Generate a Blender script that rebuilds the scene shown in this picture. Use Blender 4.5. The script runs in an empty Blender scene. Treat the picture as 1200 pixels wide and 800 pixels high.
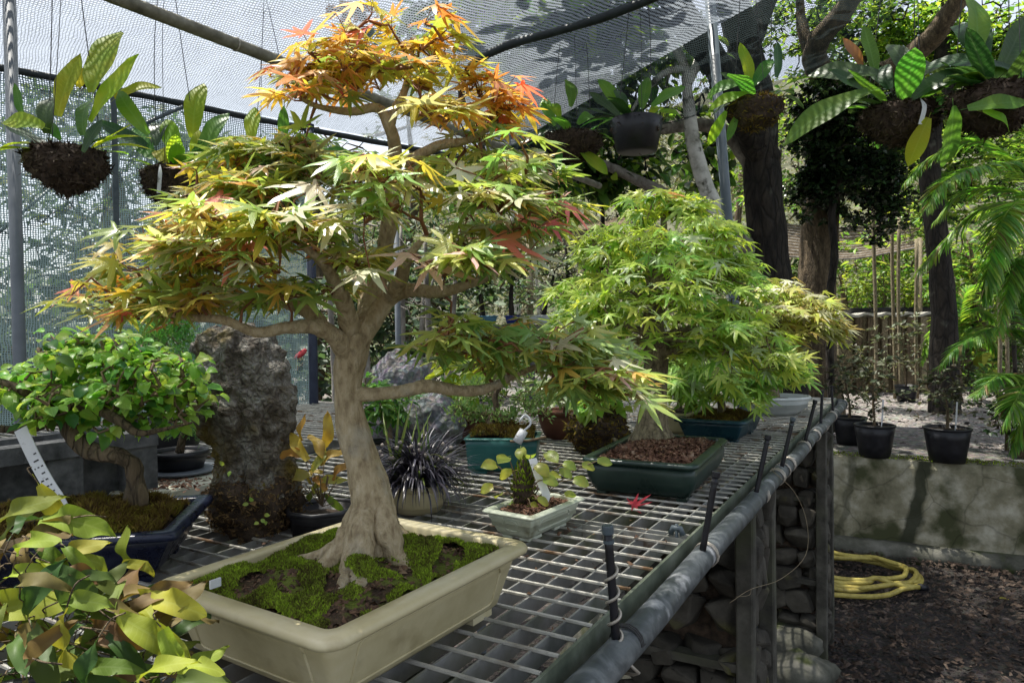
import bpy, bmesh, math, random
import numpy as np
from mathutils import Vector, Matrix, noise

# ------------------------------------------------------------------ camera, world, sun, exposure
SC = bpy.context.scene
COL = SC.collection
RN = random.Random(11)
F_PX, PITCH, ROLL = 812.0, math.atan(14 / 812.0), math.radians(0.7)
CAM = np.array([0.0, 0.0, 1.6])
_f = np.array([0, math.cos(PITCH), -math.sin(PITCH)])
_r0 = np.array([1.0, 0, 0]); _u0 = np.cross(_r0, _f)
_r = _r0 * math.cos(ROLL) - _u0 * math.sin(ROLL)
_u = _u0 * math.cos(ROLL) + _r0 * math.sin(ROLL)
cd = bpy.data.cameras.new('camera'); cam = bpy.data.objects.new('camera', cd); COL.objects.link(cam)
cam.matrix_world = Matrix(((_r[0], _u[0], -_f[0], CAM[0]), (_r[1], _u[1], -_f[1], CAM[1]), (_r[2], _u[2], -_f[2], CAM[2]), (0, 0, 0, 1)))
cd.sensor_width = 36; cd.lens = 36 * F_PX / 1200; cd.clip_start = 0.02; cd.clip_end = 500
SC.camera = cam
SUN = np.array([-0.27, 0.15, 0.95]); SUN /= np.linalg.norm(SUN)
W = bpy.data.worlds.new('World'); SC.world = W; W.use_nodes = True
_nt = W.node_tree; _bg = _nt.nodes['Background']; _sk = _nt.nodes.new('ShaderNodeTexSky')
_sk.sky_type = 'NISHITA'; _sk.sun_disc = False
_sk.dust_density = 2.2; _sk.ozone_density = 0.6; _sk.air_density = 1.0
_sk.sun_elevation = math.asin(SUN[2]); _sk.sun_rotation = math.atan2(SUN[0], SUN[1])
_hz = _nt.nodes.new('ShaderNodeHueSaturation'); _hz.inputs['Saturation'].default_value = 0.45
_nt.links.new(_sk.outputs[0], _hz.inputs['Color']); _nt.links.new(_hz.outputs[0], _bg.inputs[0]); _bg.inputs[1].default_value = 0.14
_sl = bpy.data.lights.new('sun', 'SUN'); _sl.energy = 5.0; _sl.angle = math.radians(0.5); _sl.color = (1, 0.95, 0.86)
sun = bpy.data.objects.new('sun', _sl); COL.objects.link(sun); sun.location = (0, 0, 30)
sun.rotation_euler = Vector(SUN).to_track_quat('Z', 'Y').to_euler()
SC.view_settings.view_transform = 'Standard'; SC.view_settings.look = 'None'
SC.view_settings.exposure = 1.0; SC.view_settings.gamma = 1.0
SC.cycles.max_bounces = 10; SC.cycles.transparent_max_bounces = 24; SC.cycles.diffuse_bounces = 4
SC.cycles.transmission_bounces = 6; SC.cycles.glossy_bounces = 3
SC.cycles.sample_clamp_indirect = 6.0


def _ray(px, py):
    return _f + _r * ((px - 600) / F_PX) - _u * ((py - 400) / F_PX)


def at(px, py, Y):                       # point of the place seen in that direction at depth Y
    d = _ray(px, py); return CAM + d * (Y / d[1])


def onz(px, py, z):                      # ... on the level z
    d = _ray(px, py); return CAM + d * ((z - CAM[2]) / d[2])


def proj(p):
    d = np.asarray(p, float) - CAM; w = d @ _f
    if np.ndim(w) == 0:
        w = max(w, 1e-6)
    return 600 + F_PX * (d @ _r) / w, 400 - F_PX * (d @ _u) / w, w


# ------------------------------------------------------------------ object helpers
def tag(o, label=None, cat=None, group=None, kind=None):
    if label: o['label'] = label
    if cat: o['category'] = cat
    if group: o['group'] = group
    if kind: o['kind'] = kind
    return o


def thing(name, label, cat, loc, group=None):
    o = bpy.data.objects.new(name, None); COL.objects.link(o)
    o.location = tuple(float(c) for c in loc); o.empty_display_size = 0.05
    return tag(o, label, cat, group)


def off(o):
    v = np.zeros(3)
    while o is not None:
        v += np.array(o.location); o = o.parent
    return v


def mesh_np(name, V, faces_flat, starts, totals, mats, midx=None, smooth=False, uv=None):
    me = bpy.data.meshes.new(name)
    me.vertices.add(len(V)); me.vertices.foreach_set('co', np.asarray(V, np.float32).ravel())
    me.loops.add(len(faces_flat)); me.loops.foreach_set('vertex_index', np.asarray(faces_flat, np.int32))
    me.polygons.add(len(starts)); me.polygons.foreach_set('loop_start', np.asarray(starts, np.int32))
    for m in mats: me.materials.append(m)
    if midx is not None: me.polygons.foreach_set('material_index', np.asarray(midx, np.int32))
    me.polygons.foreach_set('use_smooth', np.full(len(starts), smooth, bool))
    if uv is not None:
        l = me.uv_layers.new(name='UVMap'); l.data.foreach_set('uv', np.asarray(uv, np.float32)[np.asarray(faces_flat)].ravel())
    me.update(calc_edges=True); me.validate()
    return me


class MB:
    def __init__(s): s.v = []; s.f = []; s.m = []; s.n = 0; s.uv = None

    def add(s, V, F, mi=0):
        b = s.n; V = [tuple(p) for p in V]; s.v += V; s.n += len(V)
        s.f += [tuple(i + b for i in f) for f in F]; s.m += [mi] * len(F)

    def box(s, c, h, ax=None, mi=0, jit=0.0):
        ax = np.eye(3) if ax is None else ax
        V = [np.asarray(c) + ax[0] * (x * h[0]) + ax[1] * (y * h[1]) + ax[2] * (z * h[2]) for x in (-1, 1) for y in (-1, 1) for z in (-1, 1)]
        if jit: V = [p + np.array([RN.uniform(-jit, jit) for _ in range(3)]) for p in V]
        s.add(V, [(0, 1, 3, 2), (4, 6, 7, 5), (0, 4, 5, 1), (2, 3, 7, 6), (0, 2, 6, 4), (1, 5, 7, 3)], mi)

    def loft(s, rings, caps=True, mi=0):
        n = len(rings[0]); V = [p for r in rings for p in r]; F = []
        for i in range(len(rings) - 1):
            for k in range(n):
                a = i * n + k; b = i * n + (k + 1) % n
                F.append((a, b, b + n, a + n))
        if caps:
            F.append(tuple(range(n))[::-1]); F.append(tuple((len(rings) - 1) * n + k for k in range(n)))
        s.add(V, F, mi)

    def tube(s, pts, rad, n=8, mi=0, rough=0.0, caps=True, seed=0):
        pts = [np.asarray(p, float) for p in pts]; m = len(pts)
        if np.ndim(rad) == 0: rad = [rad] * m
        t0 = pts[1] - pts[0]; t0 /= np.linalg.norm(t0) + 1e-12
        a = np.array([0, 0, 1.0]) if abs(t0[2]) < 0.9 else np.array([1.0, 0, 0])
        nx = np.cross(t0, a); nx /= np.linalg.norm(nx)
        rings = []
        for i in range(m):
            t = pts[min(i + 1, m - 1)] - pts[max(i - 1, 0)]; t /= np.linalg.norm(t) + 1e-12
            nx = nx - t * (nx @ t); nx /= np.linalg.norm(nx) + 1e-12; ny = np.cross(t, nx)
            r = []
            for k in range(n):
                an = 2 * math.pi * k / n
                rr = rad[i]
                if rough:
                    dq = nx * math.cos(an) + ny * math.sin(an)
                    q = Vector(tuple((pts[i] + dq * rr) * (0.55 / max(rad[0], .004)) + seed))
                    rr *= 1 + rough * noise.noise(q) + rough * 0.6 * noise.noise(q * 2.7)
                r.append(pts[i] + (nx * math.cos(an) + ny * math.sin(an)) * rr)
            rings.append(r)
        s.loft(rings, caps, mi)

    def build(s, name, mats, parent=None, smooth=False, label=None, cat=None, group=None, kind=None):
        V = np.array(s.v, float)
        o3 = off(parent) if parent is not None else np.array([(V[:, 0].min() + V[:, 0].max()) / 2, (V[:, 1].min() + V[:, 1].max()) / 2, V[:, 2].min()])
        flat = [i for f in s.f for i in f]; tot = [len(f) for f in s.f]
        st = np.concatenate([[0], np.cumsum(tot)[:-1]]) if tot else []
        mats = mats if isinstance(mats, (list, tuple)) else [mats]
        me = mesh_np(name, V - o3, flat, st, tot, mats, s.m, smooth, s.uv)
        o = bpy.data.objects.new(name, me); COL.objects.link(o)
        if parent is not None: o.parent = parent
        else: o.location = tuple(o3)
        return tag(o, label, cat, group, kind)


def spline(P, step=6):
    P = [np.asarray(p, float) for p in P]; P = [2 * P[0] - P[1]] + P + [2 * P[-1] - P[-2]]; out = []
    for i in range(1, len(P) - 2):
        a, b, c, d = P[i - 1:i + 3]
        for k in range(step):
            t = k / step
            out.append(0.5 * (2 * b + (c - a) * t + (2 * a - 5 * b + 4 * c - d) * t * t + (3 * b - a - 3 * c + d) * t ** 3))
    out.append(P[-2]); return out


def lerp_r(R, m):
    return list(np.interp(np.linspace(0, 1, m), np.linspace(0, 1, len(R)), R))


def blob(c, r, sub=3, amp=0.2, fs=2.0, seed=0, flat=None, fine=0.0):
    bm = bmesh.new(); bmesh.ops.create_icosphere(bm, subdivisions=sub, radius=1)
    V = []
    for v in bm.verts:
        q = v.co.copy(); d = 1 + amp * noise.noise(q * fs + Vector((seed, seed * 1.7, 3))) + amp * .5 * noise.noise(q * fs * 2.6 + Vector((seed, 9, 3)))
        if fine: d += fine * noise.noise(q * fs * 7 + Vector((seed, 1, 2)))
        q = q * d
        V.append(np.array([q.x * r[0], q.y * r[1], q.z * r[2]]) + c)
    F = [tuple(v.index for v in f.verts) for f in bm.faces]; bm.free()
    return V, F


def frame(pos, y, nrm, s):               # leaf matrix: +Y along the leaf, +Z its upper side
    y = y / (np.linalg.norm(y) + 1e-9); x = np.cross(y, nrm); x /= np.linalg.norm(x) + 1e-9; z = np.cross(x, y)
    M = np.eye(4); M[:3, 0] = x * s; M[:3, 1] = y * s; M[:3, 2] = z * s; M[:3, 3] = pos
    return M


def scatter(parent, name, tpls, mats, items, n_ind=300, smooth=True, min_px=9.0, plural=None):
    """leaves: the ones showing largest become objects of their own, the rest one stuff part"""
    if not items: return
    o3 = off(parent)
    Ms = np.array([i[0] for i in items]); pos = Ms[:, :3, 3]
    sc = np.linalg.norm(Ms[:, :3, 1], axis=1)
    px, py, w = proj(pos); px = np.array(px); py = np.array(py)
    ok = (w > .05) & (px > -40) & (px < 1240) & (py > -40) & (py < 840)
    size = np.where(ok, sc * F_PX / np.maximum(w, .05), 0) * (1.0 if True else 0)
    # nearer than the middle of its crown counts for more: those behind are mostly hidden
    key = size * (1 + 0.6 * np.clip((np.median(w) - w) / (w.std() + 1e-6), -1, 1))
    order = np.argsort(-key)
    ind = [k for k in order[:n_ind] if size[k] >= min_px]
    cache = {}
    s_ind = set(ind)
    for k in ind:
        M, t, m = items[k]
        if (t, m) not in cache:
            V, F = tpls[t]; tot = [len(f) for f in F]
            cache[(t, m)] = mesh_np(name, np.array(V), [i for f in F for i in f], np.concatenate([[0], np.cumsum(tot)[:-1]]), tot, [mats[m]], None, smooth, np.array(V)[:, :2])
        o = bpy.data.objects.new(name, cache[(t, m)]); COL.objects.link(o); o.parent = parent
        B = M.copy(); B[:3, 3] -= o3; o.matrix_basis = Matrix(B.tolist())
    rest = [k for k in range(len(items)) if k not in s_ind]
    if rest:
        AV = []; AF = []; AT = []; AM = []; AU = []; b = 0
        groups = {}
        for k in rest: groups.setdefault(items[k][1], []).append(k)
        for t, ks in groups.items():
            V, F = tpls[t]; V4 = np.c_[np.array(V), np.ones(len(V))]; n = len(V)
            P = np.einsum('kij,nj->kni', Ms[ks], V4)[:, :, :3].reshape(-1, 3) - o3
            fl = np.array([i for f in F for i in f]); tot = np.array([len(f) for f in F])
            AF.append((fl[None, :] + (np.arange(len(ks)) * n)[:, None] + b).ravel()); AT.append(np.tile(tot, len(ks)))
            AM.append(np.repeat([items[k][2] for k in ks], len(F))); AV.append(P); AU.append(np.tile(np.array(V)[:, :2], (len(ks), 1))); b += n * len(ks)
        tot = np.concatenate(AT)
        me = mesh_np(name, np.concatenate(AV), np.concatenate(AF), np.concatenate([[0], np.cumsum(tot)[:-1]]), tot, mats, np.concatenate(AM), smooth, np.concatenate(AU))
        o = bpy.data.objects.new(plural or 'foliage', me); COL.objects.link(o); o.parent = parent; o['kind'] = 'stuff'


# ------------------------------------------------------------------ leaf shapes (unit length along +Y)
def maple_tpl(seed, lobes=7):
    r = random.Random(seed); V = [(0, 0.04, 0)]; F = []
    ang = [-128, -82, -40, 0, 40, 82, 128]; ln = [0.40, 0.74, 0.95, 1.05, 0.95, 0.74, 0.40]
    if lobes == 5: ang, ln = ang[1:-1], ln[1:-1]
    n = len(ang); val = []
    def P(a, d, z=0): a = math.radians(a); return (math.sin(a) * d, math.cos(a) * d + 0.04, z)
    dr = r.uniform(-.04, .16)
    bd = r.uniform(-.22, .12)
    zz = lambda d: -dr * d * d
    V += [P(-168, .1, -.01)]; val.append(1)
    for k in range(n - 1):
        V.append(P((ang[k] + ang[k + 1]) / 2, 0.28 * min(ln[k], ln[k + 1]) + .03, zz(.3) - .03)); val.append(len(V) - 1)
    V.append(P(168, .1, -.01)); val.append(len(V) - 1)
    for k in range(n):
        a = ang[k] + r.uniform(-5, 5); L = ln[k] * r.uniform(.9, 1.08); e = r.uniform(-.28, .12)
        z = lambda d: zz(d) + e * d + bd * math.sin(math.radians(ang[k])) ** 2 * d * .5
        m = len(V); w = 9.8 if abs(ang[k]) < 100 else 12
        V += [P(a, L * .5, z(L * .5) + .015), P(a - w, L * .52, z(L * .5) - .02), P(a + w, L * .52, z(L * .5) - .02),
              P(a - w * .42, L * .78, z(L * .78) - .012), P(a + w * .42, L * .78, z(L * .78) - .012), P(a + r.uniform(-3, 3), L, z(L) - .03)]
        F += [(0, m, m + 1, val[k]), (0, val[k + 1], m + 2, m), (m, m + 3, m + 1), (m, m + 2, m + 4), (m, m + 4, m + 5, m + 3)]
    return V, [f[::-1] for f in F]


def broad_tpl(w=.3, n=6, curve=.3, wave=.0, fold=.15, tip=1.0, base=.35, seed=0, stem=0.0, widest=.45, roll=0.0):
    r = random.Random(seed); V = []; F = []
    ph = r.uniform(0, 6); cv = curve * r.uniform(.7, 1.3)
    for i in range(n + 1):
        t = i / n
        if t < widest: q = t / widest; ww = w * (base * (1 - q) + (1 - base) * math.sin(q * math.pi / 2) + base * q)
        else: q = (t - widest) / (1 - widest); ww = w * (1 - q ** (1.6 + tip)) ** .8
        if i == n: ww = w * .02
        y = math.sin(t * cv * 1.6) / (cv * 1.6) if abs(cv) > 1e-3 else t
        z = -(1 - math.cos(t * cv * 1.6)) / (cv * 1.6) if abs(cv) > 1e-3 else 0
        wv = wave * w
        a1 = wv * math.sin(t * 11 + ph); a2 = wv * math.sin(t * 9.3 + ph + 2)
        V += [(-ww, y, z + fold * ww + a1), (-ww * .5, y, z + fold * ww * .35 + a1 * .3), (0, y, z), (ww * .5, y, z + fold * ww * .35 + a2 * .3), (ww, y, z + fold * ww + a2)]
    for i in range(n):
        for k in range(4):
            a = i * 5 + k; F.append((a, a + 1, a + 6, a + 5))
    if stem:
        m = len(V); q = stem * .03
        V += [(-q, -stem, 0), (q, -stem, 0), (q, 0, .002), (-q, 0, .002)]; F.append((m, m + 1, m + 2, m + 3))
    return V, F


def small_tpl(w=.3, fold=.12):           # 4-triangle leaf for crowns far away
    return [(0, 0, 0), (-w, .45, fold), (0, .5, 0), (w, .45, fold), (0, 1, -.06)], [(0, 2, 1), (0, 3, 2), (1, 2, 4), (2, 3, 4)]


def blade_tpl(w=.02, arc=1.0, n=6, seed=0):
    V = []; F = []
    for i in range(n + 1):
        t = i / n; y = math.sin(t * arc) / arc; z = (1 - math.cos(t * arc)) / arc
        ww = w * (1 - t ** 2.2) + w * .05
        V += [(-ww, y, -z + ww * .4), (0, y, -z), (ww, y, -z + ww * .4)]
    for i in range(n):
        for k in range(2): a = i * 3 + k; F.append((a, a + 1, a + 4, a + 3))
    return V, F


# ------------------------------------------------------------------ materials
def _mat(name):
    m = bpy.data.materials.new(name); m.use_nodes = True; nt = m.node_tree; nt.nodes.clear()
    o = nt.nodes.new('ShaderNodeOutputMaterial'); return m, nt, o


def N(nt, typ, **kw):
    n = nt.nodes.new(typ)
    for k, v in kw.items():
        if k.startswith('i_'): n.inputs[k[2:].replace('_', ' ')].default_value = v
        else: setattr(n, k, v)
    return n


def c4(c): return (c[0], c[1], c[2], 1)


def leafmat(name, c, c2=None, trans=.45, rough=.38, var=.22, hue=.03, spec=.45, nscale=25, tcol=None, vein=None, vs=.3):
    m, nt, out = _mat(name); L = nt.links.new
    oi = N(nt, 'ShaderNodeObjectInfo'); ge = N(nt, 'ShaderNodeNewGeometry')
    ad = N(nt, 'ShaderNodeMath', operation='ADD'); L(oi.outputs['Random'], ad.inputs[0]); L(ge.outputs['Random Per Island'], ad.inputs[1])
    fr = N(nt, 'ShaderNodeMath', operation='FRACT'); L(ad.outputs[0], fr.inputs[0])
    no = N(nt, 'ShaderNodeTexNoise'); no.inputs['Scale'].default_value = nscale; no.inputs['Detail'].default_value = 3; L(ge.outputs['Position'], no.inputs['Vector'])
    rp = N(nt, 'ShaderNodeMapRange'); rp.inputs['From Min'].default_value = .42; rp.inputs['From Max'].default_value = .66; L(no.outputs['Fac'], rp.inputs['Value'])
    mx = N(nt, 'ShaderNodeMix', data_type='RGBA'); L(rp.outputs[0], mx.inputs['Factor']); mx.inputs['A'].default_value = c4(c); mx.inputs['B'].default_value = c4(c2 or [k * .75 for k in c])
    h = N(nt, 'ShaderNodeHueSaturation'); L(mx.outputs['Result'], h.inputs['Color'])
    r1 = N(nt, 'ShaderNodeMapRange'); r1.inputs['To Min'].default_value = .5 - hue; r1.inputs['To Max'].default_value = .5 + hue; L(fr.outputs[0], r1.inputs['Value']); L(r1.outputs[0], h.inputs['Hue'])
    f2 = N(nt, 'ShaderNodeMath', operation='MULTIPLY'); f2.inputs[1].default_value = 7.31; L(fr.outputs[0], f2.inputs[0])
    f3 = N(nt, 'ShaderNodeMath', operation='FRACT'); L(f2.outputs[0], f3.inputs[0])
    r2 = N(nt, 'ShaderNodeMapRange'); r2.inputs['To Min'].default_value = 1 - var; r2.inputs['To Max'].default_value = 1 + var; L(f3.outputs[0], r2.inputs['Value']); L(r2.outputs[0], h.inputs['Value'])
    p = N(nt, 'ShaderNodeBsdfPrincipled'); p.inputs['Roughness'].default_value = rough; p.inputs['Specular IOR Level'].default_value = spec
    hgt = no.outputs['Fac']
    if vein:
        def mt(op, a, b=None, c=None):
            n = N(nt, 'ShaderNodeMath', operation=op)
            for i, q in enumerate((a, b, c)):
                if q is None: continue
                if isinstance(q, (int, float)): n.inputs[i].default_value = q
                else: L(q, n.inputs[i])
            return n.outputs[0]
        uv = N(nt, 'ShaderNodeUVMap'); sx = N(nt, 'ShaderNodeSeparateXYZ'); L(uv.outputs[0], sx.inputs[0]); X, Y = sx.outputs[0], sx.outputs[1]
        if vein == 'maple':
            y2 = mt('SUBTRACT', Y, .04); an = mt('ARCTAN2', X, y2); r = mt('SQRT', mt('ADD', mt('MULTIPLY', X, X), mt('MULTIPLY', y2, y2)))
            fr_ = mt('ABSOLUTE', mt('SUBTRACT', mt('FRACT', mt('ADD', mt('DIVIDE', an, .716), .5)), .5)); dist = mt('MULTIPLY', fr_, mt('MULTIPLY', r, .716)); line = mt('LESS_THAN', dist, .013)
            side = mt('MULTIPLY', mt('LESS_THAN', mt('FRACT', mt('SUBTRACT', mt('MULTIPLY', r, 13.0), mt('MULTIPLY', dist, 26.0))), .16), .45); v_ = mt('MAXIMUM', line, side)
        else:
            ax = mt('ABSOLUTE', X); line = mt('LESS_THAN', ax, .012); side = mt('MULTIPLY', mt('LESS_THAN', mt('FRACT', mt('SUBTRACT', mt('MULTIPLY', Y, 15.0), mt('MULTIPLY', ax, 9.0))), .2), .55); v_ = mt('MAXIMUM', line, side)
        vm = N(nt, 'ShaderNodeMix', data_type='RGBA'); L(mt('MULTIPLY', v_, vs), vm.inputs['Factor']); L(h.outputs[0], vm.inputs['A']); vm.inputs['B'].default_value = c4([min(1, k * 1.3 + .1) for k in c]); hc = vm.outputs['Result']; hgt = mt('SUBTRACT', hgt, mt('MULTIPLY', v_, .5))
    else: hc = h.outputs[0]
    L(hc, p.inputs['Base Color'])
    bp = N(nt, 'ShaderNodeBump'); bp.inputs['Strength'].default_value = .3; bp.inputs['Distance'].default_value = .0015; L(hgt, bp.inputs['Height']); L(bp.outputs[0], p.inputs['Normal'])
    t = N(nt, 'ShaderNodeBsdfTranslucent'); g = N(nt, 'ShaderNodeMix', data_type='RGBA', blend_type='MULTIPLY'); g.inputs['Factor'].default_value = 1
    L(hc, g.inputs['A']); g.inputs['B'].default_value = c4(tcol or (1.5, 1.45, .8)); L(g.outputs['Result'], t.inputs['Color'])
    ms = N(nt, 'ShaderNodeMixShader'); ms.inputs[0].default_value = trans; L(p.outputs[0], ms.inputs[1]); L(t.outputs[0], ms.inputs[2]); L(ms.outputs[0], out.inputs[0])
    return m


def surf(name, cols, scale=20, rough=.7, bump=.3, dist=.004, detail=6, metal=0, spec=.4, stretch=(1, 1, 1), vor=0, lo=.3, hi=.7, spots=None, spot_scale=8, spot_lo=.55, spot_hi=.68, rr=0.0, distort=0.0, crack=None):
    m, nt, out = _mat(name); L = nt.links.new
    ge = N(nt, 'ShaderNodeNewGeometry'); mp = N(nt, 'ShaderNodeMapping'); mp.inputs['Scale'].default_value = stretch; L(ge.outputs['Position'], mp.inputs[0])
    no = N(nt, 'ShaderNodeTexNoise'); no.inputs['Scale'].default_value = scale; no.inputs['Detail'].default_value = detail; no.inputs['Roughness'].default_value = .62; no.inputs['Distortion'].default_value = distort; L(mp.outputs[0], no.inputs['Vector'])
    fac = no.outputs['Fac']
    cr = N(nt, 'ShaderNodeValToRGB'); el = cr.color_ramp.elements
    while len(el) < len(cols): el.new(.5)
    for i, c in enumerate(cols): el[i].position = lo + (hi - lo) * i / max(1, len(cols) - 1); el[i].color = c4(c)
    L(fac, cr.inputs[0]); colr = cr.outputs[0]; hgt = fac
    if vor:
        vo = N(nt, 'ShaderNodeTexVoronoi'); vo.inputs['Scale'].default_value = vor; L(mp.outputs[0], vo.inputs['Vector'])
        ad = N(nt, 'ShaderNodeMath', operation='MULTIPLY'); L(vo.outputs['Distance'], ad.inputs[0]); L(fac, ad.inputs[1]); hgt = ad.outputs[0]
        m2 = N(nt, 'ShaderNodeMix', data_type='RGBA', blend_type='MULTIPLY'); m2.inputs['Factor'].default_value = .5; L(colr, m2.inputs['A']); L(vo.outputs['Color'], m2.inputs['B'])
        hv = N(nt, 'ShaderNodeHueSaturation'); hv.inputs['Saturation'].default_value = .45; hv.inputs['Value'].default_value = 1.3; L(m2.outputs['Result'], hv.inputs['Color']); colr = hv.outputs[0]
    if spots:
        n2 = N(nt, 'ShaderNodeTexNoise'); n2.inputs['Scale'].default_value = spot_scale; n2.inputs['Detail'].default_value = 5; L(ge.outputs['Position'], n2.inputs['Vector'])
        q = N(nt, 'ShaderNodeMapRange'); q.inputs['From Min'].default_value = spot_lo; q.inputs['From Max'].default_value = spot_hi; L(n2.outputs['Fac'], q.inputs['Value'])
        m3 = N(nt, 'ShaderNodeMix', data_type='RGBA'); L(q.outputs[0], m3.inputs['Factor']); L(colr, m3.inputs['A']); m3.inputs['B'].default_value = c4(spots); colr = m3.outputs['Result']
    if crack:                             # fine fissures: (scale, strength, width)
        n3 = N(nt, 'ShaderNodeTexNoise'); n3.inputs['Scale'].default_value = crack[0] * .5; n3.inputs['Detail'].default_value = 4; L(mp.outputs[0], n3.inputs['Vector'])
        wv = N(nt, 'ShaderNodeVectorMath', operation='MULTIPLY_ADD'); L(n3.outputs['Color'], wv.inputs[0]); wv.inputs[1].default_value = (1.6 / crack[0],) * 3; L(mp.outputs[0], wv.inputs[2])
        ve = N(nt, 'ShaderNodeTexVoronoi', feature='DISTANCE_TO_EDGE'); ve.inputs['Scale'].default_value = crack[0]; L(wv.outputs[0], ve.inputs['Vector'])
        ce = N(nt, 'ShaderNodeMapRange'); ce.inputs['From Max'].default_value = crack[2]; ce.inputs['To Min'].default_value = 1 - crack[1]; L(ve.outputs['Distance'], ce.inputs['Value'])
        mk = N(nt, 'ShaderNodeMix', data_type='RGBA', blend_type='MULTIPLY'); mk.inputs['Factor'].default_value = 1; L(colr, mk.inputs['A']); L(ce.outputs[0], mk.inputs['B']); colr = mk.outputs['Result']
        hm = N(nt, 'ShaderNodeMath', operation='MULTIPLY'); L(hgt, hm.inputs[0]); L(ce.outputs[0], hm.inputs[1]); hgt = hm.outputs[0]
    p = N(nt, 'ShaderNodeBsdfPrincipled'); p.inputs['Roughness'].default_value = rough; p.inputs['Metallic'].default_value = metal; p.inputs['Specular IOR Level'].default_value = spec
    L(colr, p.inputs['Base Color'])
    if rr:
        q = N(nt, 'ShaderNodeMapRange'); q.inputs['To Min'].default_value = max(.05, rough - rr); q.inputs['To Max'].default_value = min(1, rough + rr); L(fac, q.inputs['Value']); L(q.outputs[0], p.inputs['Roughness'])
    if bump:
        b = N(nt, 'ShaderNodeBump'); b.inputs['Strength'].default_value = bump; b.inputs['Distance'].default_value = dist; L(hgt, b.inputs['Height']); L(b.outputs[0], p.inputs['Normal'])
    L(p.outputs[0], out.inputs[0]); return m


def islandmat(name, cols, rough=.8, trans=0.0, spec=.3):   # loose grains, moss blades: each its own tone
    m, nt, out = _mat(name); L = nt.links.new
    ge = N(nt, 'ShaderNodeNewGeometry'); no = N(nt, 'ShaderNodeTexNoise'); no.inputs['Scale'].default_value = 22; no.inputs['Detail'].default_value = 3; L(ge.outputs['Position'], no.inputs['Vector'])
    a = N(nt, 'ShaderNodeMath', operation='MULTIPLY_ADD'); L(ge.outputs['Random Per Island'], a.inputs[0]); a.inputs[1].default_value = .55
    b = N(nt, 'ShaderNodeMapRange'); b.inputs['From Min'].default_value = .3; b.inputs['From Max'].default_value = .7; b.inputs['To Max'].default_value = .45; L(no.outputs['Fac'], b.inputs['Value']); L(b.outputs[0], a.inputs[2])
    cr = N(nt, 'ShaderNodeValToRGB'); el = cr.color_ramp.elements
    while len(el) < len(cols): el.new(.5)
    for i, c in enumerate(cols): el[i].position = .05 + .9 * i / max(1, len(cols) - 1); el[i].color = c4(c)
    L(a.outputs[0], cr.inputs[0])
    p = N(nt, 'ShaderNodeBsdfPrincipled'); p.inputs['Roughness'].default_value = rough; p.inputs['Specular IOR Level'].default_value = spec; L(cr.outputs[0], p.inputs['Base Color'])
    if trans:
        t = N(nt, 'ShaderNodeBsdfTranslucent'); L(cr.outputs[0], t.inputs['Color']); ms = N(nt, 'ShaderNodeMixShader'); ms.inputs[0].default_value = trans
        L(p.outputs[0], ms.inputs[1]); L(t.outputs[0], ms.inputs[2]); L(ms.outputs[0], out.inputs[0])
    else: L(p.outputs[0], out.inputs[0])
    return m


def netmat(name, col, pu, pv, wu, wv, seam=None, trans=.5):
    """knitted shade cloth: threads with open holes between, from the cloth's own UV in metres"""
    m, nt, out = _mat(name); L = nt.links.new
    uv = N(nt, 'ShaderNodeUVMap'); no = N(nt, 'ShaderNodeTexNoise'); no.inputs['Scale'].default_value = 9; no.inputs['Detail'].default_value = 4; L(uv.outputs[0], no.inputs['Vector'])
    n2 = N(nt, 'ShaderNodeTexNoise'); n2.inputs['Scale'].default_value = 120; L(uv.outputs[0], n2.inputs['Vector'])
    wob = N(nt, 'ShaderNodeVectorMath', operation='SCALE'); L(no.outputs['Color'], wob.inputs[0]); wob.inputs['Scale'].default_value = .03
    ad = N(nt, 'ShaderNodeVectorMath', operation='ADD'); L(uv.outputs[0], ad.inputs[0]); L(wob.outputs[0], ad.inputs[1])
    sx = N(nt, 'ShaderNodeSeparateXYZ'); L(ad.outputs[0], sx.inputs[0])
    def line(o, p, w):
        d = N(nt, 'ShaderNodeMath', operation='DIVIDE'); L(o, d.inputs[0]); d.inputs[1].default_value = p
        f = N(nt, 'ShaderNodeMath', operation='FRACT'); L(d.outputs[0], f.inputs[0])
        l = N(nt, 'ShaderNodeMath', operation='LESS_THAN'); L(f.outputs[0], l.inputs[0])
        q = N(nt, 'ShaderNodeMapRange'); q.inputs['To Min'].default_value = w * .55; q.inputs['To Max'].default_value = w * 1.45; L(n2.outputs['Fac'], q.inputs['Value']); L(q.outputs[0], l.inputs[1])
        return l.outputs[0]
    mxm = N(nt, 'ShaderNodeMath', operation='MAXIMUM'); L(line(sx.outputs[0], pu, wu), mxm.inputs[0]); L(line(sx.outputs[1], pv, wv), mxm.inputs[1])
    hs = N(nt, 'ShaderNodeHueSaturation'); hs.inputs['Color'].default_value = c4(col); q = N(nt, 'ShaderNodeMapRange'); q.inputs['To Min'].default_value = .6; q.inputs['To Max'].default_value = 1.3; L(no.outputs['Fac'], q.inputs['Value']); L(q.outputs[0], hs.inputs['Value'])
    d = N(nt, 'ShaderNodeBsdfDiffuse'); L(hs.outputs[0], d.inputs[0]); t = N(nt, 'ShaderNodeBsdfTranslucent'); L(hs.outputs[0], t.inputs[0])
    ms = N(nt, 'ShaderNodeMixShader'); ms.inputs[0].default_value = trans; L(d.outputs[0], ms.inputs[1]); L(t.outputs[0], ms.inputs[2])
    tr = N(nt, 'ShaderNodeBsdfTransparent'); m2 = N(nt, 'ShaderNodeMixShader'); L(mxm.outputs[0], m2.inputs[0]); L(tr.outputs[0], m2.inputs[1]); L(ms.outputs[0], m2.inputs[2]); L(m2.outputs[0], out.inputs[0])
    return m


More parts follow.
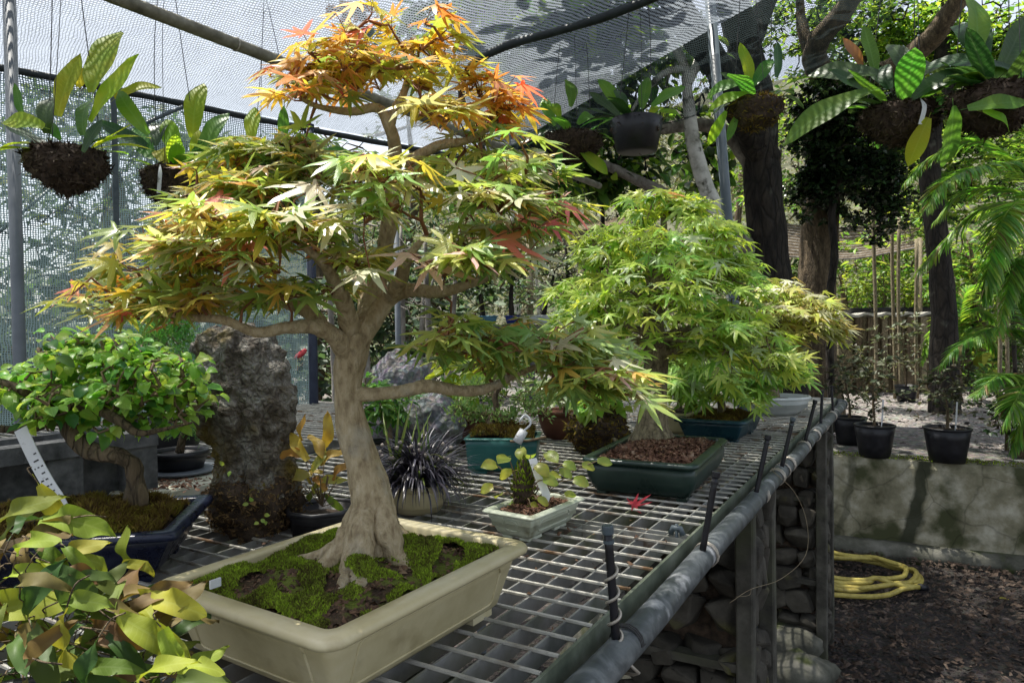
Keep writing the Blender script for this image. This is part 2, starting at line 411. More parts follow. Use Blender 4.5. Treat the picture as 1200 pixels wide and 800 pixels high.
BARK_P = surf('pale_bark', [(.27, .20, .115), (.50, .40, .245), (.64, .54, .37)], 110, .85, 1.0, .012, 12, stretch=(1, 1, .45), spots=(.45, .42, .34), spot_scale=14, spot_lo=.6, spot_hi=.75)
BARK_L = surf('grey_brown_bark', [(.07, .06, .05), (.2, .18, .155), (.34, .32, .28)], 16, .9, 1.0, .02, 8, stretch=(1, 1, .5))
BARK_T = surf('twig_bark', [(.09, .06, .035), (.22, .16, .09)], 60, .75, .3, .002)
BARK_R = surf('red_twig_bark', [(.14, .05, .025), (.26, .12, .05)], 60, .7, .2, .002)
BARK_M = surf('mid_bark', [(.06, .045, .027), (.20, .165, .10), (.32, .27, .17)], 70, .8, .7, .004, 8, stretch=(1, 1, .4), crack=(90, .4, .12))
BARK_D = surf('dark_bark', [(.008, .006, .005), (.024, .019, .014), (.05, .04, .03)], 14, .9, 1.0, .03, 8, stretch=(1, 1, .3), spots=(.10, .10, .08), spot_scale=6, spot_lo=.62, spot_hi=.74, crack=(14, .6, .16))
BARK_G = surf('grey_bark', [(.25, .24, .2), (.55, .54, .49), (.72, .71, .66)], 9, .85, .8, .02, 8, spots=(.07, .07, .05), spot_scale=12, spot_lo=.56, spot_hi=.66)
BARK_B = surf('brown_bark', [(.035, .025, .015), (.13, .095, .055), (.24, .18, .11)], 26, .9, 1.0, .02, 8, stretch=(1, 1, .25), crack=(60, .4, .12))
GL_CREAM = surf('cream_glaze', [(.44, .38, .21), (.54, .475, .285), (.61, .55, .37)], 11, .36, .15, .002, 8, spots=(.34, .28, .15), spot_scale=19, spot_lo=.6, spot_hi=.8, rr=.15)
GL_CELAD = surf('celadon_glaze', [(.36, .40, .30), (.50, .54, .42), (.58, .61, .5)], 9, .35, .1, .002, 5, spots=(.22, .22, .14), spot_scale=18, spot_lo=.6, spot_hi=.72, rr=.15)
GL_BLUE = surf('navy_glaze', [(.004, .006, .016), (.008, .012, .033), (.022, .03, .06)], 26, .28, .25, .002, 5, rr=.1)
GL_GREEN = surf('bottle_green_glaze', [(.010, .022, .018), (.016, .034, .028), (.028, .052, .042)], 12, .3, .08, .002, 5, rr=.12)
GL_TEAL = surf('teal_glaze', [(.015, .085, .08), (.024, .115, .105), (.035, .14, .13)], 10, .3, .06, .002, 4, spots=(.02, .05, .045), spot_scale=30, spot_lo=.68, spot_hi=.72, rr=.1)
GL_PETROL = surf('petrol_glaze', [(.006, .028, .04), (.011, .043, .06), (.018, .06, .08)], 12, .28, .1, .002, 4, rr=.1)
GL_WHITE = surf('white_glaze', [(.5, .55, .53), (.66, .7, .68)], 8, .3, .05, .002, 4, rr=.1)
GL_RUST = surf('terracotta', [(.09, .035, .022), (.16, .065, .04)], 18, .75, .3, .003)
PL_BLACK = surf('black_plastic', [(.006, .006, .008), (.016, .016, .02)], 30, .42, .1, .001, 4, rr=.12)
ALGAE = surf('galvanised_steel', [(.26, .255, .22), (.46, .45, .40), (.58, .565, .51)], 16, .5, .25, .001, 6, metal=.35, spots=(.17, .10, .05), spot_scale=11, spot_lo=.56, spot_hi=.68, rr=.15)
SHEET = surf('bearing_steel', [(.15, .155, .145), (.26, .26, .245), (.34, .34, .32)], 13, .55, .2, .001, 6, metal=.3, spots=(.10, .11, .04), spot_scale=5, spot_lo=.5, spot_hi=.66)
RAIL = surf('algae_rail', [(.05, .065, .045), (.11, .13, .09), (.2, .22, .18)], 15, .6, .3, .001, 6)
PIPE = surf('weathered_pipe', [(.02, .026, .028), (.065, .075, .08), (.17, .185, .19)], 16, .5, .3, .002, 8, spots=(.34, .35, .36), spot_scale=17, spot_lo=.6, spot_hi=.7, stretch=(1, 1, 1), rr=.2, distort=1.0)
STEEL = surf('grey_post_paint', [(.10, .115, .13), (.16, .18, .2)], 10, .5, .2, .001, rr=.1)
STEEL_L = surf('blue_grey_post_paint', [(.055, .075, .088), (.09, .115, .13)], 9, .45, .1, .001, rr=.1)
RAIL_O = surf('weathered_overhead_pipe', [(.07, .065, .045), (.16, .15, .11), (.26, .25, .2)], 20, .5, .2, .001, rr=.1)
WIRE_L = surf('pale_wire', [(.3, .27, .22), (.5, .46, .4)], 60, .45, .1, .001, metal=.5)
WIRE_D = surf('dark_wire', [(.02, .02, .02), (.05, .05, .05)], 60, .6, .1, .001)
CABLE = surf('dark_cable', [(.012, .018, .02), (.03, .04, .045)], 30, .6, .4, .003)
CONC = surf('weathered_concrete', [(.02, .019, .015), (.06, .057, .046), (.115, .11, .09)], 12, .9, .6, .004, 10, spots=(.06, .065, .035), spot_scale=5, spot_lo=.5, spot_hi=.68)
CONC_W = surf('stained_wall_concrete', [(.06, .056, .028), (.22, .205, .135), (.48, .46, .37)], 4.6, .92, .5, .01, 12, spots=(.05, .055, .022), spot_scale=2.6, spot_lo=.55, spot_hi=.63, crack=(2.6, .35, .02))
def _streak(m):
    nt = m.node_tree; L = nt.links.new; p = [n for n in nt.nodes if n.type == 'BSDF_PRINCIPLED'][0]; src = p.inputs['Base Color'].links[0].from_socket
    ge = N(nt, 'ShaderNodeNewGeometry'); no = N(nt, 'ShaderNodeTexNoise'); no.inputs['Scale'].default_value = 5; no.inputs['Detail'].default_value = 6; L(ge.outputs['Position'], no.inputs['Vector'])
    sc = N(nt, 'ShaderNodeVectorMath', operation='MULTIPLY_ADD'); L(no.outputs['Color'], sc.inputs[0]); sc.inputs[1].default_value = (.13, .05, .05); L(ge.outputs['Position'], sc.inputs[2])
    sx = N(nt, 'ShaderNodeSeparateXYZ'); L(sc.outputs[0], sx.inputs[0])
    s1 = N(nt, 'ShaderNodeMath', operation='MULTIPLY_ADD'); L(sx.outputs[2], s1.inputs[0]); s1.inputs[1].default_value = -.18; L(sx.outputs[0], s1.inputs[2])
    fac = None
    for c_, w_ in ((2.79, .05), (3.43, .03), (2.40, .03)):
        a = N(nt, 'ShaderNodeMath', operation='SUBTRACT'); L(s1.outputs[0], a.inputs[0]); a.inputs[1].default_value = c_
        b = N(nt, 'ShaderNodeMath', operation='ABSOLUTE'); L(a.outputs[0], b.inputs[0]); q = N(nt, 'ShaderNodeMapRange'); q.inputs['From Min'].default_value = w_; q.inputs['From Max'].default_value = w_ * .55; q.inputs['To Max'].default_value = .92 if c_ == 2.79 else .5; L(b.outputs[0], q.inputs['Value'])
        if fac is None: fac = q.outputs[0]
        else:
            mm = N(nt, 'ShaderNodeMath', operation='MAXIMUM'); L(fac, mm.inputs[0]); L(q.outputs[0], mm.inputs[1]); fac = mm.outputs[0]
    mx = N(nt, 'ShaderNodeMix', data_type='RGBA'); L(fac, mx.inputs['Factor']); L(src, mx.inputs['A']); mx.inputs['B'].default_value = (.022, .026, .012, 1); L(mx.outputs['Result'], p.inputs['Base Color'])


_streak(CONC_W)
CONC_T = surf('trough_concrete', [(.035, .036, .036), (.085, .087, .086), (.15, .15, .148)], 28, .92, .9, .004, 10)
SLAB_L = surf('lichen_slab', [(.28, .28, .2), (.48, .48, .37), (.58, .57, .48)], 22, .92, .5, .003, 8, spots=(.13, .08, .05), spot_scale=26, spot_lo=.58, spot_hi=.66)
STONE = surf('basalt_stone', [(.018, .016, .012), (.05, .045, .035), (.095, .086, .068)], 9, .9, .7, .01, 10, spots=(.10, .095, .03), spot_scale=6, spot_lo=.58, spot_hi=.72)
STONE_M = surf('mossy_stone', [(.03, .03, .022), (.085, .085, .065), (.16, .155, .13)], 8, .92, .7, .01, 10, spots=(.045, .055, .016), spot_scale=7, spot_lo=.52, spot_hi=.62)
ROCK = surf('lichened_rock', [(.035, .028, .02), (.15, .125, .095), (.33, .31, .265), (.62, .61, .57)], 26, .95, 1.0, .03, 14, spots=(.17, .125, .025), spot_scale=7, spot_lo=.56, spot_hi=.68, lo=.3, hi=.72, crack=(70, .35, .3))
PUMICE = surf('grey_pumice', [(.05, .048, .055), (.15, .145, .16), (.30, .29, .31)], 30, .95, 1.0, .015, 10, vor=60)
SOIL = surf('dark_soil', [(.012, .008, .006), (.05, .034, .022), (.09, .06, .04)], 45, .95, 1.0, .01, 10)
EARTH = surf('mulched_earth', [(.010, .007, .005), (.032, .021, .014), (.062, .043, .03)], 14, .95, 1.0, .03, 12, vor=45)
GRAVEL = surf('gravel', [(.045, .037, .028), (.125, .104, .083), (.27, .235, .195)], 20, .95, 1.0, .03, 12, vor=22, lo=.25)
HILL = surf('dry_hill', [(.03, .035, .018), (.065, .07, .038), (.12, .12, .075)], 1.2, .95, .6, .1, 10)
GRAIN = islandmat('soil_grains', [(.025, .014, .009), (.075, .042, .026), (.14, .08, .045), (.24, .17, .1)])
GRAIN_R = islandmat('red_bark_grains', [(.03, .014, .009), (.10, .045, .026), (.19, .10, .06), (.28, .20, .14)])
MOSSG = islandmat('moss_blades', [(.05, .035, .015), (.11, .10, .018), (.19, .25, .025), (.32, .46, .03), (.46, .66, .04)], .8, .3)
MOSSY = surf('mossy_soil', [(.02, .012, .007), (.06, .038, .02), (.10, .07, .035)], 60, .95, 1.0, .008, 10, spots=(.12, .15, .018), spot_scale=26, spot_lo=.46, spot_hi=.56)
MOSSO = islandmat('old_moss_blades', [(.04, .022, .01), (.12, .07, .018), (.2, .15, .022), (.25, .24, .025)], .85, .25)
MOSSD = islandmat('dark_root_fibre', [(.012, .008, .005), (.035, .023, .014), (.07, .05, .03), (.12, .09, .05)])
CHIP = islandmat('mulch_chips', [(.011, .007, .005), (.034, .022, .015), (.066, .045, .032), (.13, .098, .075)])
PEB = islandmat('gravel_pebbles', [(.04, .033, .028), (.13, .115, .1), (.25, .22, .2), (.42, .38, .36)])
TAGM = surf('plastic_tag', [(.62, .64, .66), (.74, .75, .76)], 40, .4, .05, .001, spots=(.3, .3, .28), spot_scale=50, spot_lo=.62, spot_hi=.66)
HOSEM = surf('yellow_hose', [(.22, .17, .04), (.38, .31, .07), (.46, .39, .10)], 26, .5, .1, .001)
REDM = leafmat('red_leaf', (.20, .035, .02), (.12, .02, .012), .2, .8, spec=.1)

# ------------------------------------------------------------------ the ground, terrace, hill
Z_B, Z_T = 1.2, 0.65                      # bench top, upper terrace
U = np.array([math.cos(math.radians(59.8)), math.sin(math.radians(59.8)), 0]); V_ = np.array([U[1], -U[0], 0]); ZV = np.array([0, 0, 1.0])
BO = onz(530.75, 761.75, Z_B)
CI, CJ = 0.0428, 0.0494


def bp(i, j, z=0.0): return BO + V_ * (CI * i) + U * (CJ * j) + ZV * z


def sheet(name, mat, x0, x1, y0, y1, nx, ny, zf, kind='structure', uvs=False):
    mb = MB(); X = np.linspace(x0, x1, nx); Y = np.linspace(y0, y1, ny)
    mb.add([(x, y, zf(x, y)) for y in Y for x in X], [(j * nx + i, j * nx + i + 1, (j + 1) * nx + i + 1, (j + 1) * nx + i) for j in range(ny - 1) for i in range(nx - 1)])
    return mb.build(name, mat, None, True, kind=kind)


def nz(x, y, s, k=0): return noise.noise(Vector((x * s, y * s, k)))


sheet('ground', EARTH, -60, 60, -30, 90, 121, 121, lambda x, y: -.02 + .03 * nz(x, y, .9) if abs(x) < 12 and y < 12 else -.02)
WA = onz(985, 640, 0.0); WB = onz(1200, 665, 0.0); WD = (WB - WA); WD[2] = 0; WD /= np.linalg.norm(WD); WN = np.array([WD[1], -WD[0], 0.0])
if WN[1] > 0: WN = -WN                                     # towards the camera


def wallpt(s, back=0.0, z=0.0): return WA + WD * s - WN * back + ZV * z


def terr_z(x, y):
    d = (np.array([x, y, 0]) - WA) @ (-WN)
    return Z_T + .02 * nz(x, y, 1.4, 3) + (0.0 if d < 9 else .42 * (d - 9) * (1 + .15 * nz(x, y, .12, 5)) + .4 * nz(x, y, .3, 8))


mb = MB(); ns, nd = 90, 70
S_ = np.linspace(-34, 40, ns); D_ = np.concatenate([np.linspace(.18, 9, 30), np.linspace(9.4, 60, nd - 30)])
TV = []
for d in D_:
    for s in S_:
        q = wallpt(s, d); TV.append((q[0], q[1], terr_z(q[0], q[1])))
mb.add(TV, [(j * ns + i, j * ns + i + 1, (j + 1) * ns + i + 1, (j + 1) * ns + i) for j in range(29) for i in range(ns - 1)], 0)
mb.add(TV, [(j * ns + i, j * ns + i + 1, (j + 1) * ns + i + 1, (j + 1) * ns + i) for j in range(29, nd - 1) for i in range(ns - 1)], 1)
mb.build('hillside_terrace', [GRAVEL, HILL], None, True, kind='structure')

# retaining wall with its mossy coping and footing
rw = thing('retaining_wall', 'low stained concrete retaining wall with mossy top behind the hose', 'wall', wallpt(1.0))
mb = MB(); ks = np.linspace(-9, 9, 90); ring = []
for s in ks:
    wv = .012 * noise.noise(Vector((s * 2, 0, 0)))
    prof = [(-.02, -.1), (.0 + wv, .05), (.0 + wv * .5, .35), (.012 + wv, .60), (.03, .648), (.10, .656 + wv), (.22, .652)]
    ring.append([wallpt(s, b, z) for b, z in prof] + [wallpt(s, .22, -.1)])
mb.loft(ring); mb.build('wall_body', CONC_W, rw, False)
mb = MB(); ring = []
for s in ks:
    wv = .015 * noise.noise(Vector((s * 3, 4, 0))); ring.append([wallpt(s, .03, -.05), wallpt(s, -.10 + wv, -.05), wallpt(s, -.095 + wv, .045 + wv * .6), wallpt(s, -.05 + wv, .075 + wv), wallpt(s, .03, .085)])
mb.loft(ring); mb.build('footing', STONE_M, rw, True)
mb = MB()
for k in range(1500):
    s = RN.uniform(-.3, 1.9); b = RN.uniform(.02, .22); p = wallpt(s, b, .655); h = RN.uniform(.004, .014)
    a = RN.uniform(0, 6.3); d = np.array([math.cos(a), math.sin(a), 0]) * h * .5
    mb.add([p - d, p + d, p + ZV * h + d * RN.uniform(-1, 1)], [(0, 1, 2)])
mb.build('coping_moss', MOSSG, rw, kind='stuff')


def chips(name, mat, n, fn, s0, s1, parent=None, flat=.35, kind='stuff', **kw):
    mb = MB()
    for k in range(n):
        p = fn(); s = RN.uniform(s0, s1) * RN.choice((.6, .8, 1, 1.3)); a = RN.uniform(0, 6.3); e = RN.gauss(0, .5)
        x = np.array([math.cos(a), math.sin(a), RN.gauss(0, flat)]) * s; y = np.array([-math.sin(a), math.cos(a), RN.gauss(0, flat)]) * s * RN.uniform(.3, .8); z = ZV * s * RN.uniform(.25, .6)
        mb.add([p - x - y * .6, p + x * .8 - y, p + x * .6 + y, p - x * .9 + y * .7, p + z + x * .2, p - x * .2 + z * .9], [(0, 1, 4), (1, 2, 4), (2, 5, 4), (2, 3, 5), (3, 0, 5), (0, 4, 5)])
    return mb.build(name, mat, parent, kind=kind, **kw)


def gpt():
    x = RN.uniform(1.0, 4.2); y = RN.uniform(2.6, 4.95); return np.array([x, y, RN.uniform(0, .012)])


chips('bark_mulch', CHIP, 9000, gpt, .008, .02)


def tpt():
    while True:
        b = RN.uniform(.25, 1) ** 1.6 * 7; s = RN.uniform(-1.5, 4.5); q = wallpt(s, b)
        return np.array([q[0], q[1], Z_T + .02 * nz(q[0], q[1], 1.4, 3)])


chips('loose_gravel', PEB, 7000, tpt, .012, .03)
mb = MB()
for k in range(1):
    v, f = broad_tpl(.3, 4, .3, .05, .2); M = frame(onz(1172, 701, .03), np.array([1, .2, .1]), ZV, .06); v = [(M @ np.array([*q, 1]))[:3] for q in v]; mb.add(v, f)
mb.build('fallen_leaf', leafmat('straw_leaf', (.45, .36, .08)), None, True, label='small yellow fallen leaf lying on the dark mulch near the wall', cat='leaf')

# ------------------------------------------------------------------ grating bench
bench = thing('grating_bench', 'long galvanised grating bench that carries the large cream bonsai pot', 'bench', BO * np.array([1, 1, 0]))
I0, I1, J0, J1 = -28, 3, -26, 70
for i in range(I0, I1):
    mb = MB(); mb.box((bp(i, J0) + bp(i, J1)) / 2 - ZV * .0142, (CJ * (J1 - J0) / 2, .0016, .0145), np.array([U, V_, ZV])); mb.build('bearing_bar', SHEET, bench)
rod_me = None
for j in range(J0, J1 + 1):
    if j in (12, 13, 41, 42): continue
    if rod_me is None:
        mb = MB(); n = 10; pts = [bp(I0 + (I1 - .05 - I0) * k / n, j, .0005) for k in range(n + 1)]; rings = []
        for k, p in enumerate(pts): rings.append([p + U * (.0030 * math.cos(q * math.pi / 3 + .3)) + ZV * (.0030 * math.sin(q * math.pi / 3 + .3)) for q in range(6)])
        mb.loft(rings); o = mb.build('cross_rod', ALGAE, bench); rod_me = o.data; rj = j
    else:
        o = bpy.data.objects.new('cross_rod', rod_me); COL.objects.link(o); o.parent = bench; o.location = tuple(U * (CJ * (j - rj)) + ZV * RN.uniform(-.0006, .0006) + V_ * RN.uniform(-.004, 0))
for j, dz in ((11.72, 0), (12.28, 0), (40.72, 0), (41.28, 0), (J0 - .1, 0), (J1 + .12, 0)):
    mb = MB(); mb.box((bp(I0, j) + bp(I1 - .06, j)) / 2 + ZV * (-.0125 + .002), (CI * (I1 - .06 - I0) / 2, .0022, .0135), np.array([V_, U, ZV])); mb.build('panel_end_bar', ALGAE, bench)
for ii, sg in ((I1, 1), (I0, -1)):
    mb = MB(); c = (bp(ii, J0) + bp(ii, J1)) / 2
    mb.box(c + ZV * (-.017), (CJ * (J1 - J0) / 2 + .01, .0025, .0195), np.array([U, V_, ZV]))
    mb.box(c - V_ * (.017 * sg) + ZV * (-.0395), (CJ * (J1 - J0) / 2 + .009, .017, .0024), np.array([U, V_, ZV])); mb.build('frame_rail', RAIL, bench)
for j in (-18, 0, 18, 36, 54, 68):
    mb = MB(); mb.box((bp(I0, j) + bp(I1, j)) / 2 - ZV * .068, (CI * (I1 - I0) / 2 - .01, .02, .025), np.array([V_, U, ZV])); mb.build('cross_beam', RAIL, bench)
mb = MB(); cp = onz(793, 626, Z_B + .008); mb.tube([cp - V_ * .012, cp - V_ * .007 + ZV * .012, cp + V_ * .007 + ZV * .012, cp + V_ * .012], .006, 8); mb.tube([cp - ZV * .035, cp + ZV * .02], .0035, 6); mb.build('grating_clip', STEEL_L, bench, True)

# ------------------------------------------------------------------ irrigation pipe with risers along the bench edge
def edge(j, dv=0.0, z=0.0): return BO + V_ * (CI * 3 + .034 + dv) + U * (CJ * j) + ZV * z


pipe = thing('irrigation_pipe', 'weathered grey plastic water pipe tied along the bench edge with black risers', 'pipe', edge(-26, 0, -.035))
mb = MB(); pts = [edge(j, .002 * math.sin(j * .4), -.024 - .003 * math.sin(j * .23)) for j in range(-26, 70, 2)]
mb.tube(pts, .0215, 16); mb.build('main_pipe', PIPE, pipe, True)
mb = MB(); e = edge(68.5, 0, -.024); mb.tube([e - U * .03, e + U * .03, e + U * .055 - V_ * .01, e + U * .06 - V_ * .045, e + U * .06 - V_ * .16], [.026, .026, .026, .025, .021], 14); mb.build('elbow', PIPE, pipe, True)


def jpipe(px, py): p = onz(px, py, Z_B - .01); return (p - BO) @ U / CJ


for k, (bx, by, tx, ty, hh) in enumerate([(706, 748, 711, 604, .168), (819, 647, 842, 538, .165), (877, 580, 904, 493, .165), (912, 548, 932, 479, .165), (938, 519, 958, 459, .17), (956, 498, 964, 452, .16), (971, 482, 974, 446, .14)]):
    j = jpipe(bx, by); b = edge(j, 0, -.024); t = at(tx, ty, b[1] + .0)
    t = b + (t - b) * min(1.2, max(.7, hh / np.linalg.norm(t - b)))
    mb = MB(); ax = (t - b); pts = [b + ax * q for q in (.06, .2, .5, .8, .965)]; mb.tube(pts, [.0065, .0058, .0058, .0058, .0058], 10); rs = mb.build('riser', PL_BLACK, pipe, True)
    mb = MB(); mb.tube([b + ax * .93, b + ax * .94, b + ax * .99, b + ax * 1.0], [.0072, .0078, .0078, .007], 12); mb.tube([b + ax * .86, b + ax * .885], [.0074, .0074], 10); mb.build('riser_cap', STEEL_L if k in (0, 3) else PL_BLACK, rs, False)
    mb = MB()
    cc = b + U * .03; mb.tube([cc + U * (.0045 * a / 6.28) + (V_ * math.cos(a) + ZV * math.sin(a)) * .0228 for a in np.linspace(0, 18.85, 40)], .0014, 5)
    mb.build('tie_wire', WIRE_L if k % 2 else WIRE_D, pipe, True)
    if k == 0:
        n1 = np.cross(ax, [0, 1, 0]); n1 /= np.linalg.norm(n1); n2 = np.cross(ax, n1); n2 /= np.linalg.norm(n2); mb = MB()
        sp = [b - ZV * .035 + U * .02, b - ZV * .02 + V_ * .03] + [b + ax * (.05 + .68 * q / 40) + (n1 * math.cos(q * .62) + n2 * math.sin(q * .62)) * .0085 for q in range(41)]
        mb.tube(spline(sp, 2), .0021, 6); mb.build('spiral_wire', WIRE_L, pipe, True)
for j in (22, 27, 31, 38, 44, 50, 57):
    mb = MB(); cc = edge(j, 0, -.024)
    mb.tube([cc + U * (.007 * a / 6.28) + (V_ * math.cos(a) + ZV * math.sin(a)) * .0226 for a in np.linspace(0, 31.4, 66)], .0016, 5)
    mb.build('tie_wire', WIRE_L, pipe, True)
mb = MB(); vs = [edge(27, .0, .002), at(905, 551, 1.83), at(930, 575, 1.85), at(945, 610, 1.86), at(944, 650, 1.84), at(915, 678, 1.78), at(880, 690, 1.7), at(855, 706, 1.66)]
mb.tube(spline(vs, 5), .0008, 5); mb.tube(spline([vs[6], at(878, 697, 1.68), at(862, 699, 1.66)], 3), .0006, 4)
mb.build('dead_vine', surf('dry_vine', [(.16, .12, .07), (.3, .25, .16)], 60, .8, .1), None, True, label='thin dry tendril hanging from the pipe in front of the stone pillars', cat='dead vine')

# ------------------------------------------------------------------ stone pillars under the bench
def pillar(jc, label, seed):
    rr = random.Random(seed); base = edge(jc) * np.array([1, 1, 0]); base = BO * np.array([1, 1, 0]) + U * (CJ * jc) + V_ * (CI * 3 + .01)
    t = thing('stone_pillar', label, 'pillar', base, 'stone filled pillars under the bench edge')
    A = np.array([V_, U, ZV]); top = 1.128
    for dv, du, hw in ((-.022, 0, .023), (-.40, 0, .02), (-.022, .30, .023)):
        mb = MB(); q = base + V_ * dv + U * du
        rings = []
        for k in range(9):
            z = top * k / 8 - (.04 if k == 0 else 0); w = hw * (1 + .05 * rr.uniform(-1, 1)); rings.append([q + V_ * (a * w) + U * (b_ * w) + ZV * z for a, b_ in ((-1, -.8), (-.8, -1), (.8, -1), (1, -.8), (1, .8), (.8, 1), (-.8, 1), (-1, .8))])
        mb.loft(rings); mb.build('concrete_post', CONC, t)
    mb = MB(); mb.box(base + V_ * (-.21) + U * .17 + ZV * (top / 2 - .02), (.15, .10, top / 2), A); mb.build('mortar_core', SOIL, t)
    z = .0; shared = []
    for k in range(5):
        v, f = blob(np.zeros(3), (1, 1, 1), 2, .35, 1.3, seed * 9 + k); q = MB(); q.add(v, f); shared.append(q)
    mes = []
    def stone(p, s, rot):
        k = rr.randrange(5)
        if len(mes) <= k or True:
            pass
        o = bpy.data.objects.new('stone', smes[rr.randrange(len(smes))]); COL.objects.link(o); o.parent = t
        o.matrix_basis = Matrix.Translation(Vector(tuple(p - off(t)))) @ Matrix.Rotation(math.radians(-30) + rr.gauss(0, .12), 4, 'Z') @ Matrix.Rotation(rr.gauss(0, .15), 4, 'Y') @ Matrix.Diagonal((*s, 1))
    row = 0
    while z < top - .05:
        h = rr.uniform(.065, .105); x = -.375
        while x < -.05:
            w = rr.uniform(.07, .15); w = min(w, -.045 - x)
            if w < .03: break
            stone(base + V_ * (x + w / 2) + U * (.035 + rr.uniform(0, .02)) + ZV * (z + h / 2), (w * .52, .06, h * .53), 0); x += w
        y = .04
        while y < .28:
            w = rr.uniform(.07, .14); w = min(w, .29 - y)
            if w < .03: break
            stone(base + V_ * (-.06) + U * (y + w / 2) + ZV * (z + h / 2), (.055, w * .52, h * .52), 0); y += w
        z += h
        row += 1
        if row % 4 == 0:
            mb = MB(); mb.box(base + V_ * (-.21) + U * .012 + ZV * (z + .008), (.165, .02, .012), A, jit=.004); mb.build('tie_slab', CONC, t); z += .022


smes = []
for k in range(9):
    bm = bmesh.new(); r4 = random.Random(90 + k)
    for q in range(22):
        p = np.array([r4.uniform(-1, 1) for _ in range(3)]); m_ = r4.randrange(3); p[m_] = np.sign(p[m_]) * r4.uniform(.85, 1.05); p[(m_ + 1) % 3] *= .96; bm.verts.new(Vector(tuple(p)))
    bmesh.ops.convex_hull(bm, input=bm.verts[:]); bmesh.ops.delete(bm, geom=[v for v in bm.verts if not v.link_faces], context='VERTS'); bmesh.ops.bevel(bm, geom=bm.edges[:], offset=.07, segments=1, affect='EDGES')
    bm.verts.index_update(); mb = MB(); mb.add([tuple(v.co) for v in bm.verts], [tuple(v.index for v in f.verts) for f in bm.faces]); bm.free(); o = mb.build('stone', STONE, None, False); smes.append(o.data); bpy.data.objects.remove(o)
pillar(jpipe(905, 570) + .0, 'nearer stone filled pillar between concrete posts under the bench edge', 3)
pillar(jpipe(975, 484), 'farther stone filled pillar at the far end of the bench beside the yellow hose', 5)
pillar(-16, 'stone filled pillar under the near end of the bench below the frame', 7)

gs = [(760, 765, 3.3, .26), (820, 790, 3.1, .2), (735, 790, 3.0, .22), (700, 775, 3.2, .2), (860, 770, 3.5, .2), (925, 760, 3.4, .18), (935, 795, 3.1, .19), (790, 745, 3.6, .2), (725, 750, 3.7, .24), (900, 790, 3.2, .14)]
slabel = ['mossy boulder on the ground below the spiral wired riser', 'pale flat boulder in mesh shadow beneath the pipe', 'green stained boulder at the lower edge beneath the pipe', 'small mossy boulder leftmost beneath the bench', 'dark boulder at the foot of the nearer pillar', 'grey block beside the farther pillar foot', 'mossy block at the bottom edge beside the dark mulch', 'dark boulder furthest back beneath the bench', 'large dark boulder behind the pale flat one', 'small stone between the pillar foot and the mulch']
for k, (px, py, Y, s) in enumerate(gs):
    p = onz(px, py, .05); v, f = blob(p + ZV * .02, (s * .9, s * .7, s * .5), 3, .3, 1.2, 70 + k, fine=.04); mb = MB(); mb.add(v, f)
    mb.build('boulder', STONE_M, None, True, label=slabel[k], cat='stone', group='stones on the ground under the bench')

# ------------------------------------------------------------------ garden hose, coiled
hs = thing('garden_hose', 'coiled yellow garden hose lying on dark mulch by the wall', 'hose', onz(985, 676, 0))
cc = onz(962, 672, .03); pts = []
for q in range(150):
    a = q * 2 * math.pi / 32 + 1; k = q / 150; rx = .60 - .11 * (q // 32) * .55 + .03 * math.sin(q * .37); ry = .34 - .05 * (q // 32) * .55 + .03 * math.cos(q * .29)
    pts.append(cc + np.array([math.cos(a) * rx + .03 * (q // 32), math.sin(a) * ry * 1.0, .012 * (q // 32) + .008 * math.sin(a * 2 + q)]))
mb = MB(); pts = [p + np.array([RN.gauss(0, .012), RN.gauss(0, .008), 0]) for p in pts]; pts += [pts[-1] + np.array([.10, -.03, -.03]), pts[-1] + np.array([.24, -.02, -.05])]; mb.tube(spline(pts, 2), .0145, 10); mb.build('hose_coil', HOSEM, hs, True)
mb = MB(); e = pts[-1]; d = pts[-1] - pts[-2]; d /= np.linalg.norm(d); mb.tube([e, e + d * .02, e + d * .05], [.021, .021, .019], 10); mb.build('hose_coupling', PL_BLACK, hs, True)

mb = None
def bpt():
    while True:
        i, j = RN.uniform(-24, 2.5), RN.uniform(2, 60); p = bp(round(i) if RN.random() < .5 else i, j if RN.random() < .5 else round(j), .005)
        if noise.noise(Vector(tuple(p * 3))) > .0: return p


chips('bench_debris', GRAIN, 420, bpt, .002, .006)

# ------------------------------------------------------------------ pots
def rrect(l, w, r, n=5):
    out = []
    for sx, sy, a0 in ((1, 1, 0), (-1, 1, 90), (-1, -1, 180), (1, -1, 270)):
        for k in range(n):
            a = math.radians(a0 + 90 * k / (n - 1)); out.append((sx * (l - r) + r * math.cos(a), sy * (w - r) + r * math.sin(a)))
    return out


